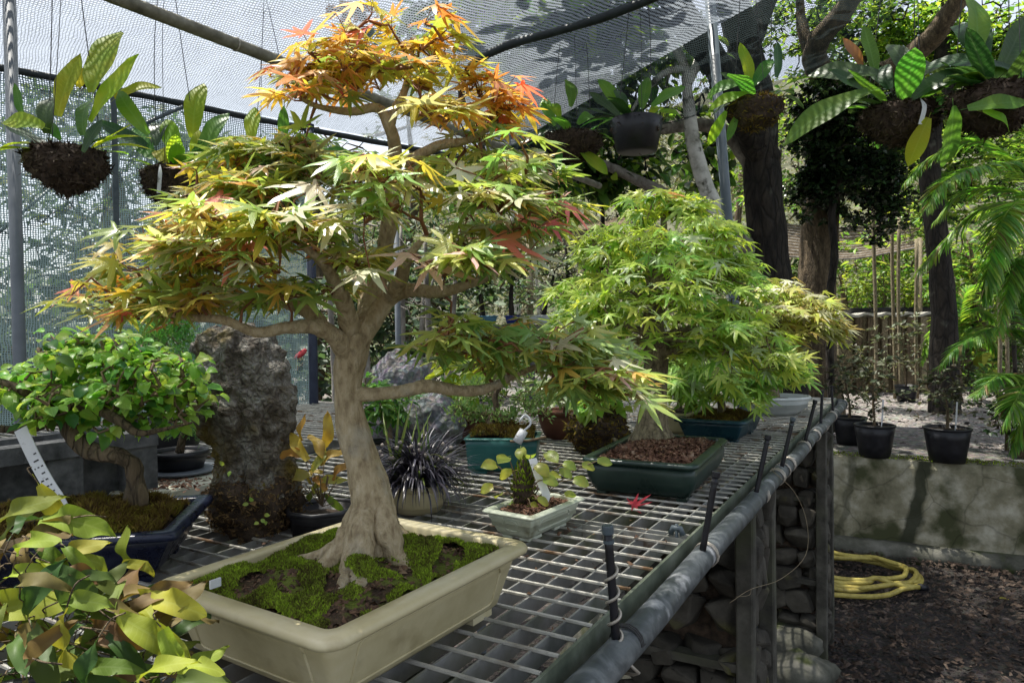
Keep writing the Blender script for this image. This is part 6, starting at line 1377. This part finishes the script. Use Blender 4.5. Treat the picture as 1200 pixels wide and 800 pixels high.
D = 5.4
pt2, PT = big_tree('pale_barked_tree', 'leaning pale grey tree trunk between the black basket and the post', at(870, 430, D) * np.array([1, 1, 0]) + ZV * Z_T, [
    ([np.array([*at(872, 440, D)[:2], Z_T - .1]), at(862, 340, D), at(845, 270, D), at(826, 215, D), at(812, 165, D), at(806, 110, D), at(801, 75, D), at(788, 50, D), at(777, 20, D)], [.10, .075, .068, .062, .055, .042, .036, .03, .024]),
    ([at(805, 100, D), at(818, 72, D), at(822, 55, D), at(812, 40, D), at(806, 0, D)], [.04, .035, .03, .025, .015]), ([at(803, 80, D), at(780, 85, D), at(758, 105, D), at(740, 130, D)], [.028, .026, .022, .012])], BARK_G)
crown(PT, pt2, [CL(800, 60, 5.6, 40, 30, .3, 10), CL(760, 70, 5.6, 30, 40, .3, 10)], (5, 8), .13, MG, MGM, (2, 4, 3)); PT.done(BARK_G)

# ------------------------------------------------------------------ palms / cycads
PLM0 = leafmat('frond_dry', (.30, .22, .09), (.2, .14, .05), .3, .6, nscale=8)
PLM = [leafmat('frond_green', (.17, .37, .05), (.26, .40, .06), .5, .42, nscale=8), leafmat('frond_deep', (.09, .21, .04), (.14, .25, .05), .45, .42, nscale=8)]
LFT = [blade_tpl(.06, .25 + .25 * k, 3) for k in range(3)]


def palm(label, base, fronds, trunk_h, tr=.09, gl=.16):
    t = thing('palm', label, 'palm', base, 'palms along the path'); T = Tree(t); c = np.asarray(base) + ZV * trunk_h
    T.trunk([np.asarray(base) - ZV * .05, np.asarray(base) + ZV * trunk_h * .5, c], [tr * 1.2, tr, tr * .8], BARK_B, 12, .3)
    for P in fronds:
        pts = spline([c] + [np.asarray(p) for p in P], 8); L = len(pts); mb = MB(); mb.tube(pts, lerp_r([.012, .008, .002], L), 6); fr = mb.build('frond', PLM[0], t, True); it = []
        tot = sum(np.linalg.norm(pts[i + 1] - pts[i]) for i in range(L - 1)); n = int(tot / .013)
        for i in range(n):
            f = .14 + .86 * i / n; q = f * (L - 1); a = int(min(q, L - 2)); p = pts[a] + (pts[a + 1] - pts[a]) * (q - a); d = pts[a + 1] - pts[a]; d /= np.linalg.norm(d); side = np.cross(d, ZV); side /= np.linalg.norm(side) + 1e-6
            for sg in (-1, 1):
                y = side * sg * (1.0 - .5 * f) + d * (.45 + .5 * f) + ZV * RN.uniform(-.2, .12); ln = gl * (math.sin(math.pi * min(1, .18 + .8 * f)) * .8 + .3) * RN.uniform(.85, 1.1); it.append((frame(p, y, ZV + side * sg * -.2, ln), RN.randrange(3), RN.choices((0, 1, 2), (3, 2, .25))[0]))
        AVs = it
        keep = MB()
        scatter(fr, 'leaflet', LFT, PLM + [PLM0], it, 0, True, plural='leaflets')
    T.done(BARK_B)


Y = 4.6; pb1 = np.array([*at(1235, 500, Y)[:2], Z_T]); palm('large feathery palm whose fronds arch in from the right edge', pb1, [[at(1200, 200, Y), at(1150, 195, Y - .2), at(1105, 215, Y - .3), at(1085, 245, Y - .35)], [at(1205, 240, Y), at(1150, 245, Y + .2), at(1100, 290, Y + .3), at(1075, 320, Y + .3)], [at(1210, 235, Y - .3), at(1180, 250, Y - .6), at(1160, 310, Y - .7), at(1155, 350, Y - .7)], [at(1190, 190, Y + .3), at(1140, 165, Y + .5), at(1090, 185, Y + .6), at(1060, 215, Y + .6)], [at(1230, 180, Y), at(1235, 140, Y - .2), at(1215, 150, Y - .5)], [at(1215, 300, Y - .2), at(1190, 310, Y - .4), at(1170, 390, Y - .5)], [at(1260, 200, Y), at(1330, 200, Y), at(1380, 300, Y)], [at(1195, 225, Y + .5), at(1130, 225, Y + .7), at(1095, 260, Y + .8)]], (at(1225, 260, Y)[2] - Z_T), .1, .20)
Y = 4.9; pb2 = np.array([*at(1215, 500, Y)[:2], Z_T]); palm('low spreading palm by the gravel path at the right edge', pb2, [[at(1195, 395, Y), at(1165, 385, Y - .1), at(1125, 405, Y - .2), at(1100, 430, Y - .2)], [at(1195, 440, Y - .2), at(1170, 440, Y - .4), at(1140, 465, Y - .5)], [at(1200, 450, Y - .4), at(1190, 470, Y - .6), at(1175, 500, Y - .6)], [at(1200, 370, Y), at(1180, 345, Y), at(1150, 350, Y)], [at(1200, 360, Y - .3), at(1190, 320, Y - .4), at(1160, 340, Y - .4)], [at(1210, 470, Y - .3), at(1195, 500, Y - .3), at(1185, 530, Y - .3)], [at(1240, 400, Y), at(1280, 420, Y)]], .62, .09, .17)
Y = 8.4; pb3 = np.array([*at(1120, 440, Y)[:2], Z_T]); palm('small bright palm growing beside the far bench', pb3, [[at(1110, 375, Y), at(1090, 395, Y), at(1080, 425, Y)], [at(1130, 370, Y), at(1150, 365, Y), at(1170, 380, Y)], [at(1115, 350, Y), at(1105, 335, Y), at(1085, 345, Y)], [at(1130, 350, Y), at(1145, 335, Y), at(1165, 345, Y)], [at(1140, 385, Y), at(1160, 400, Y), at(1175, 425, Y)]], .5, .07, .2)

# ------------------------------------------------------------------ black nursery pots on the wall
SHM = [leafmat('sparse_grey_leaf', (.12, .15, .08), (.18, .2, .12), .35, .5, nscale=12), leafmat('sparse_dark_leaf', (.04, .055, .025), (.08, .06, .03), .3, .5, nscale=12)]
for k, (px, py, lab, cx, cy, rx, ry, n, s, R_, H_) in enumerate([(1025, 534, 'black nursery pot with a thin twiggy shrub, middle one on the wall', 1022, 440, 44, 52, 60, .05, .135, .23), (1110, 540, 'black nursery pot with dry twigs, rightmost one on the wall', 1108, 455, 52, 46, 70, .045, .145, .235), (996, 520, 'black nursery pot with a leafy sapling, closest to the bench end', 990, 440, 24, 46, 40, .05, .125, .22), (1062, 470, 'black nursery pot standing back on the gravel between two others', 1058, 405, 40, 46, 70, .06, .13, .2)]):
    q = onz(px, py, Z_T + .006); leafy('nursery_shrub', lab, 'potted plant', q, Z_T + .004, lambda t, q=q, R_=R_, H_=H_: (round_pot(t, q, Z_T + .004, H_, [R_ * .74, R_ * .84, R_ * .92, R_], PL_BLACK), Z_T + H_ - .01)[1], (at(cx, cy, q[1]), (rx * q[1] / F_PX, .22, ry * q[1] / F_PX)), n, (4, 7), [small_tpl(.2), small_tpl(.28)], SHM, s * 1.2, 'potted shrubs on the retaining wall', th=.012, grow=(.1, .003, .0014), shell=.15, mp=8, bark=BARK_B)
    if k < 2: plant_tag(bpy.context.scene.objects[-1] if False else [o for o in COL.objects if o.name.startswith('nursery_shrub') and o.parent is None][-1], [np.array([q[0] + .02, q[1] - .05, Z_T + .2]), np.array([q[0] + .024, q[1] - .06, Z_T + .3]), np.array([q[0] + .03, q[1] - .06, Z_T + .42])], .006, marks=False)

for k, (px, py, R3, n, sz, mt_, lab) in enumerate([(968, 478, (.28, .25, .3), 60, .07, 0, 'dark leafy shrub at the foot of the ivy clad trunk'), (1012, 462, (.30, .25, .34), 70, .06, 1, 'grey leaved shrub before the far bench boards'), (1088, 452, (.3, .3, .26), 60, .07, 0, 'dark shrub at the foot of the canopy tree'), (1150, 470, (.34, .3, .22), 70, .07, 2, 'low fresh green shrub beside the gravel path'), (1188, 455, (.4, .3, .5), 90, .08, 2, 'tall fresh green shrub behind the low palm'), (1180, 528, (.3, .3, .22), 70, .06, 0, 'dark low shrub under the low palm'), (940, 470, (.3, .25, .3), 60, .07, 2, 'green shrub half hidden behind the pale maple')]):
    q = onz(px, py, Z_T); leafy('understory_shrub', lab, 'shrub', q, Z_T - .01, None, (q + ZV * (R3[2] * 1.15 + .06), R3), n, (4, 7), [small_tpl(.28), small_tpl(.36)], [[MGM[0], SHM[1]], SHM, [MGM[1], LGM[1], MGM[0]]][mt_], sz, 'understory shrubs along the gravel path', th=.014, grow=(.1, .004, .0015), shell=.15, n_ind=120, mp=9, bark=BARK_B)
for k, (px, py, R3, n, m_, lab) in enumerate([(436, 446, (.42, .35, .30), 90, 0, 'bushy olive shrub on the terrace right of the maple trunk'), (500, 440, (.45, .35, .24), 90, 1, 'grey green shrub on the terrace behind the teal pot'), (575, 448, (.45, .35, .22), 90, 0, 'low olive shrub under the left end of the plank shelf'), (640, 446, (.42, .35, .26), 90, 2, 'fresh green shrub under the plank shelf'), (705, 440, (.45, .35, .3), 90, 0, 'olive shrub on the terrace beside the green maple crown'), (395, 446, (.4, .3, .26), 80, 1, 'grey green shrub seen left of the large maple trunk')]):
    q = onz(px, py, Z_T); leafy('terrace_shrub', lab, 'shrub', q, Z_T - .01, None, (q + ZV * (R3[2] * 1.1 + .05), R3), n, (5, 8), [small_tpl(.28), small_tpl(.36)], [[MGM[1], SHM[0]], SHM + [LGM[1]], [MGM[1], LGM[1]]][m_], .075, 'shrubs on the terrace behind the bench', th=.016, grow=(.1, .004, .0015), shell=.15, n_ind=60, mp=9, bark=BARK_B)
# ------------------------------------------------------------------ far bench, poles, shade roof, shelf with trees
Y = 9.6; zt = at(1040, 370, Y)[2]; fb = thing('far_bench', 'far plant bench on many upright boards at the end of the gravel', 'bench', np.array([*at(1040, 470, Y)[:2], Z_T]))
mb = MB(); n = 40; rr_ = []
for k in range(n + 1):
    f = k / n; p = at(985 + 118 * f, 371, Y + .0); wv = .018 * math.sin(f * 30); p[2] = zt + wv; rr_.append([p + np.array([0, 0, 0]), p + np.array([0, 0, .035]), p + np.array([.1, 1.2, .035]), p + np.array([.1, 1.2, 0])])
mb.loft(rr_); mb.build('bench_sheet', surf('corrugated_edge', [(.25, .24, .21), (.45, .43, .38)], 20, .8, .2), fb, False)
bme = None
for k in range(15):
    px = 990 + 7.6 * k; p = at(px, 371, Y + .05 + .05 * (k % 2)); h = zt - Z_T - .02; mb = MB(); w = RN.uniform(.025, .05) if k else .1; mb.box(np.array([p[0], p[1], Z_T + h / 2]), (w, .03, h / 2), jit=.012); mb.build('upright_board', BARK_B if k % 3 else BARK_M, fb)
mb = MB(); mb.box(np.array([*at(1045, 400, Y + .7)[:2], Z_T + .35]), (.9, .04, .35)); mb.build('back_board', BARK_D, fb)
for z in (.35, .7):
    mb = MB(); a, b = at(985, 400, Y + .18), at(1103, 400, Y + .18); a[2] = b[2] = Z_T + z; mb.tube([a, b], .018, 6); mb.build('rail', BARK_M, fb)
FBM = [leafmat('far_lime', (.26, .38, .06), (.32, .4, .08), .5, .42, nscale=6), leafmat('far_green', (.10, .22, .04), (.15, .26, .05), .45, .42, nscale=6)]
for k, (px, py, rx, ry, lab, m) in enumerate([(1005, 340, 20, 20, 'left lime green bonsai on the far bench', [FBM[0]]), (1035, 335, 24, 26, 'tall central lime green bonsai on the far bench', [FBM[0], FBM[1]]), (1060, 345, 22, 18, 'right pale green bonsai on the far bench', [FBM[0]]), (1085, 348, 14, 16, 'dark green bonsai at the right end of far bench', [FBM[1]])]):
    q = at(px, 366, Y + .5); leafy('far_bonsai', lab, 'bonsai', q, zt + .036, lambda t, q=q: (Pot(t, q, RN.uniform(-20, 20), .34, .24, zt + .036, .09, PL_BLACK, panel=False), zt + .12)[1], (at(px, py, Y + .5), (rx * Y / F_PX, .25, ry * Y / F_PX)), 70, (5, 8), [small_tpl(.3), small_tpl(.4)], m, .06, 'bonsai on the far bench', n_ind=0, grow=(.12, .006, .002), bark=BARK_B)
for k, (px, y0, y1, Yp, lab) in enumerate([(1024, 225, 480, 8.6, 'bamboo pole, leftmost before the far bench'), (1046, 250, 470, 8.9, 'thin bamboo pole second from the left before the far bench'), (1053, 255, 470, 8.8, 'bamboo pole centred before the far bench'), (1073, 280, 465, 8.9, 'bamboo pole near the right end of far bench'), (1094, 290, 440, 9.2, 'bamboo pole beside the small bright palm'), (1170, 330, 440, 8.0, 'bamboo pole left of the right edge pair'), (1178, 320, 440, 8.1, 'bamboo pole in the middle of right edge group'), (1187, 315, 450, 7.7, 'dark bamboo pole nearest the right edge')]):
    a = at(px, y0, Yp); b = at(px + 2, y1, Yp); b = np.array([b[0], b[1], Z_T]); mb = MB(); m_ = [b + (a - b) * q + np.array([.012 * math.sin(q * 5 + k), 0, 0]) for q in np.linspace(0, 1, 9)]; mb.tube(m_, .022, 8, rough=.08); mb.build('bamboo_pole', BARK_M if k != 7 else BARK_D, None, True, label=lab, cat='pole', group='bamboo poles by the far bench')
rf = thing('slatted_shade_roof', 'pale slatted shade roof hanging behind the ivy clad tree', 'shade roof', np.array([*at(1010, 300, 11)[:2], Z_T]))
r00, r10, r11, r01 = at(905, 262, 12.5), at(1085, 258, 12.5), at(1075, 290, 9.8), at(915, 300, 9.8)
for k in range(34):
    f = k / 33; a = r00 + (r01 - r00) * f; b = r10 + (r11 - r10) * f; s = .06 * math.sin(f * 3.14); m_ = (a + b) / 2 - ZV * (.10 + s); mb = MB(); mb.tube(spline([a, m_, b], 5), .014, 5); mb.build('slat', BARK_B if k % 3 else BARK_L, rf, True)
for px, Yq in ((912, 9.9), (1078, 9.9), (940, 12.4), (1080, 12.4)):
    a = at(px, 285, Yq); mb = MB(); mb.tube([np.array([a[0], a[1], Z_T]), a + ZV * .08], .03, 8); mb.build('roof_post', BARK_M, rf, True)
rg = thing('left_shade_roof', 'brown thatched shade roof far behind between both maples', 'shade roof', np.array([*at(670, 330, 11)[:2], Z_T]))
r00, r10, r11, r01 = at(620, 262, 12), at(735, 255, 12), at(740, 262, 10), at(610, 270, 10)
for k in range(26):
    f = k / 25; a = r00 + (r01 - r00) * f; b = r10 + (r11 - r10) * f; mb = MB(); mb.tube(spline([a, (a + b) / 2 - ZV * .06, b], 4), .03, 5); mb.build('slat', BARK_B, rg, True)
for px, Yq in ((620, 10.1), (680, 10.1), (732, 10.1)):
    a = at(px, 265, Yq); mb = MB(); mb.tube([np.array([a[0], a[1], Z_T]), a], .05, 8); mb.build('roof_post', BARK_M, rg, True)
box_p = at(1128, 415, 11); cr_ = thing('wooden_planter', 'brown wooden planter box at the end of the gravel path', 'planter', np.array([box_p[0], box_p[1], Z_T]))
zc = at(1128, 395, 11)[2]
for k in range(4):
    h = (zc - Z_T) / 4; mb = MB(); mb.box(np.array([box_p[0], box_p[1], Z_T + h * (k + .5)]), (.42, .25, h * .47)); mb.build('plank', BARK_M, cr_)
for k, (px, lab) in enumerate([(1112, 'dark pot on the left of the wooden planter'), (1140, 'dark pot on the right of the wooden planter')]):
    q = at(px, 395, 11); leafy('planter_pot', lab, 'potted plant', q, zc, lambda t, q=q: (round_pot(t, q, zc, .2, [.11, .13, .15, .16], PL_BLACK), zc + .19)[1], (q + ZV * .5, (.3, .25, .2)), 40, (4, 6), [small_tpl(.25)], FBM, .1, 'pots on the wooden planter', n_ind=0, grow=(.12, .006, .002))
yb = at(1155, 402, 10.4); mb = MB(); q = MB(); tyb = thing('green_crate', 'small yellow green crate by the wooden planter', 'crate', np.array([yb[0], yb[1], Z_T])); mb.box(np.array([yb[0], yb[1], (Z_T + yb[2]) / 2 + .1]), (.12, .1, (yb[2] - Z_T) / 2 + .1)); mb.build('crate_body', surf('lime_paint', [(.3, .35, .03), (.4, .42, .05)], 10, .6, .1), tyb)
# shelf with blue pots
Y = 6.9; zs = at(620, 381, Y)[2]; sh = thing('plank_shelf', 'grey plank shelf carrying blue and white bonsai pots behind the maple', 'shelf', np.array([*at(615, 420, Y)[:2], Z_T]))
for k in range(3):
    mb = MB(); a = at(536, 381, Y + .16 * k); b = at(712, 379, Y + .16 * k); c_ = (a + b) / 2; c_[2] = zs - .015; mb.box(c_, ((b - a)[0] / 2, .072, .02), jit=.004); mb.build('plank', CONC_T, sh)
for px in (550, 620, 700):
    a = at(px, 381, Y + .15); mb = MB(); mb.box(np.array([a[0], a[1], (Z_T + zs - .04) / 2]), (.05, .14, (zs - .04 - Z_T) / 2)); mb.build('support', CONC_T, sh)
DK = [leafmat('far_dark', (.035, .07, .022), (.06, .1, .03), .35, .4, nscale=6), leafmat('far_dark_mid', (.06, .12, .035), (.09, .15, .04), .4, .4, nscale=6)]
for k, (px, w, mat, lab, cx, cy, rx, ry) in enumerate([(566, .31, GL_PETROL, 'dark bonsai in a pale blue pot, left on the plank shelf', 558, 325, 30, 26), (600, .16, GL_BLUE, 'dark bonsai in a cobalt blue pot, middle of the plank shelf', 600, 315, 22, 24), (637, .34, GL_WHITE, 'broad dark bonsai in a long white tray on the plank shelf', 650, 318, 44, 40)]):
    if k == 0: mat = surf('sky_blue_glaze', [(.05, .15, .22), (.08, .2, .28)], 10, .4, .05)
    if k == 1: mat = surf('cobalt_glaze', [(.01, .02, .16), (.02, .04, .22)], 10, .4, .05)
    q = at(px, 376, Y + .18); leafy('shelf_bonsai', lab, 'bonsai', q, zs + .006, lambda t, q=q, w=w, mat=mat: (Pot(t, q, 2, w, .16, zs + .006, .095, mat, panel=False, taper=.015), zs + .09)[1], (at(cx, cy, Y + .2), (rx * Y / F_PX, .25, ry * Y / F_PX)), 80, (5, 8), [small_tpl(.3), small_tpl(.4)], DK, .06, 'bonsai on the plank shelf', n_ind=0, grow=(.12, .006, .002), th=.03, bark=BARK_D)
a = at(466, 362, 5.2); a1 = at(468, 425, 5.2); mb = MB(); mb.tube([np.array([a1[0], a1[1], 0]), at(463, 200, 5.2)], .022, 10); mb.build('green_grey_post', STEEL, None, True, label='thin green grey post right of the large maple trunk', cat='post')

for k, (x, y, rx, h, lab) in enumerate([(-4.4, 5.6, 1.3, 1.5, 'dense hedge bush behind the cloth wall at the far left'), (-2.6, 6.4, 1.3, 1.6, 'dense hedge bush behind the middle of the cloth wall'), (-1.2, 7.6, 1.1, 1.4, 'dense hedge bush behind the end of the cloth wall'), (-5.6, 7.2, 1.4, 1.9, 'tall hedge bush at the outer left behind the cloth')]):
    z = terr_z(x, y) if (np.array([x, y, 0]) - WA) @ (-WN) > 0 else 0.0
    c_ = np.array([x, y, z + h * .75]); leafy('hedge_bush', lab, 'bush', (x, y), z, None, (c_, (rx, .7, h * .75)), 300, (6, 9), [small_tpl(.3), small_tpl(.4)], [leafmat('hedge_blue_green', (.08, .14, .075), (.11, .17, .08), .4, .5, nscale=3), leafmat('hedge_deep', (.05, .09, .06), (.07, .11, .06), .35, .5, nscale=3)], .13, 'hedge bushes behind the shade cloth wall', th=.05, grow=(.4, .01, .004), shell=.3, n_ind=0, bark=BARK_B)
# ------------------------------------------------------------------ scrub, saplings and trees of the hillside
SCM = [leafmat('scrub_sage', (.15, .17, .10), (.22, .22, .14), .3, .6, nscale=1.5, tcol=(1.2, 1.2, .9)), leafmat('scrub_olive', (.10, .13, .05), (.16, .18, .07), .35, .6, nscale=1.5), leafmat('scrub_straw', (.30, .27, .17), (.24, .22, .13), .3, .7, nscale=1.5, tcol=(1.1, 1.1, .9))]
hs_ = thing('hillside_scrub', 'x', 'x', (0, 0, 0)); it = []
for k in range(3400):
    d = 7.6 + 30 * RN.random() ** 1.5; s = RN.uniform(-1.1, .9) * (d + 5); c_ = wallpt(s, d); z = terr_z(c_[0], c_[1]); sz = RN.uniform(.35, .9) * (1 + d * .02)
    m0 = RN.choices(range(3), (4, 2.5, 3))[0]
    for q in range(22):
        v = np.array([RN.gauss(0, .5), RN.gauss(0, .5), abs(RN.gauss(.35, .4))]) * sz; y = np.array([RN.gauss(0, 1), RN.gauss(0, 1), RN.gauss(.4, .7)]); it.append((frame(np.array([c_[0], c_[1], z]) + v, y, np.array([RN.gauss(0, 1), RN.gauss(0, 1), 1]), RN.uniform(.07, .15) * (1 + d * .03)), RN.randrange(2), m0 if RN.random() < .8 else RN.randrange(3)))
SCT = [small_tpl(.16), small_tpl(.24)]
scatter(hs_, 'leaf', SCT, SCM, it, 0, plural='hillside_scrub'); so = [o for o in hs_.children][0]; so.parent = None; so['kind'] = 'stuff'; bpy.data.objects.remove(hs_); so.name = 'scrub'
BGM = [leafmat('blue_green_far', (.09, .15, .08), (.12, .18, .09), .35, .5, nscale=3), leafmat('deep_blue_green_far', (.05, .095, .06), (.08, .12, .07), .3, .5, nscale=3)]
kinds = [('sage_tree', 'pale sage leaved tree', SCM, (4, 2, 1.5), BARK_G), ('hill_tree', 'mid green leaved tree', [MGM[1], SCM[1], MGM[0]], (4, 3, 2), BARK_B), ('dense_tree', 'dense blue green tree', BGM + [SCM[1]], (5, 4, 1.5), BARK_B), ('bright_tree', 'bright lime green bushy tree', [FBM[0], FBM[1], MGM[1]], (4, 4, 1), BARK_B)]
ht = [(-3.9, 7.6, 3.6, 2, 'behind the cloth wall at far left'), (-2.5, 8.6, 3.9, 2, 'behind the cloth wall, second from left'), (-1.1, 9.3, 4.6, 2, 'behind the crown of the large maple'), (.0, 13, 4.5, 0, 'up the slope above the plank shelf'), (1.5, 12.5, 4.6, 0, 'up the slope left of the pale trunk'), (2.9, 13.5, 5, 0, 'up the slope right of the pale trunk'), (4.6, 13, 5, 1, 'far back behind the slatted roof'), (6.4, 12.4, 5.5, 3, 'far back above the far bench'), (8.2, 11.5, 5, 3, 'far back behind the feathery palm'), (10, 10, 4.5, 1, 'beyond the right edge of the path'), (-5.4, 8.6, 4.0, 2, 'outermost at left behind the cloth wall'), (-.6, 17, 5, 0, 'high on the slope at the centre'), (5.4, 16, 6.5, 1, 'high on the slope behind the ivy clad trunk'), (8.0, 15.5, 6.5, 1, 'high on the slope behind the canopy tree'), (-3.2, 12, 4.6, 2, 'tallest one rising behind the cloth wall'), (-6.5, 11, 4.6, 2, 'tall one at the outer left behind the cloth wall'), (7.3, 10.6, 2.6, 3, 'low and bright right of the far bench'), (5.6, 11.3, 2.2, 3, 'low and bright behind the far bench'), (.8, 16, 5.5, 0, 'high on the slope behind the pale trunk')]
for k, (x, y, h, kd_, where) in enumerate(ht):
    nm, lab, mats, w, bk = kinds[kd_]; z = terr_z(x, y); t = thing(nm, lab + ' ' + where, 'tree', (x, y, z), 'trees on the hillside'); T = Tree(t); b = np.array([x, y, z - .1]); top = b + np.array([RN.gauss(0, .3), RN.gauss(0, .2), h * .85])
    T.trunk([b, b * .65 + top * .35 + np.array([RN.gauss(0, .15), 0, 0]), b * .3 + top * .7, top], [.12, .09, .06, .02], bk, 8, .1)
    cl = [(b + np.array([RN.gauss(0, .8), RN.gauss(0, .6), h * RN.uniform(.08 if kd_ >= 2 else .3, 1.0)]), (.9, .7, .55), 22) for _ in range(13 if kd_ >= 2 else 9)]
    crown(T, t, cl, (9, 13), .17 if kd_ < 2 else .15, SCT, mats, w, (.4, .012, .004, .05), 0); T.done(bk)
for k, (px0, py0, px1, py1, Yq) in enumerate([(432, 430, 415, 250, 5.8), (452, 425, 470, 260, 6.2), (508, 420, 498, 270, 6.0), (522, 400, 540, 260, 6.6), (395, 420, 382, 300, 5.6), (480, 410, 500, 300, 7.0), (700, 330, 706, 170, 6.8), (672, 400, 662, 280, 7.2)]):
    b = at(px0, py0, Yq); b = np.array([b[0], b[1], Z_T - .05]); a = at(px1, py1, Yq); t = thing('bare_sapling', ['bare pale sapling just right of the maple trunk', 'thin pale sapling leaning right beside the green grey post', 'thicker pale sapling left of the plank shelf', 'pale sapling leaning right at the plank shelf end', 'pale sapling seen left of the maple trunk', 'bent pale sapling between trunk and plank shelf', 'dark upright sapling left of the green maple crown', 'slim sapling behind the plank shelf trees'][k], 'tree', b, 'bare saplings behind the bench'); T = Tree(t)
    T.trunk([b, b * .6 + a * .4 + np.array([RN.gauss(0, .06), 0, 0]), a], [.05, .035, .012], BARK_L if k < 6 else BARK_D, 8, .15)
    T.nodes = T.nodes[-8:]; T.grow(ell(a * .8 + b * .2, (.35, .3, .5), 26, .2), .12, .006, .002, .03); T.done(BARK_L if k < 6 else BARK_D)
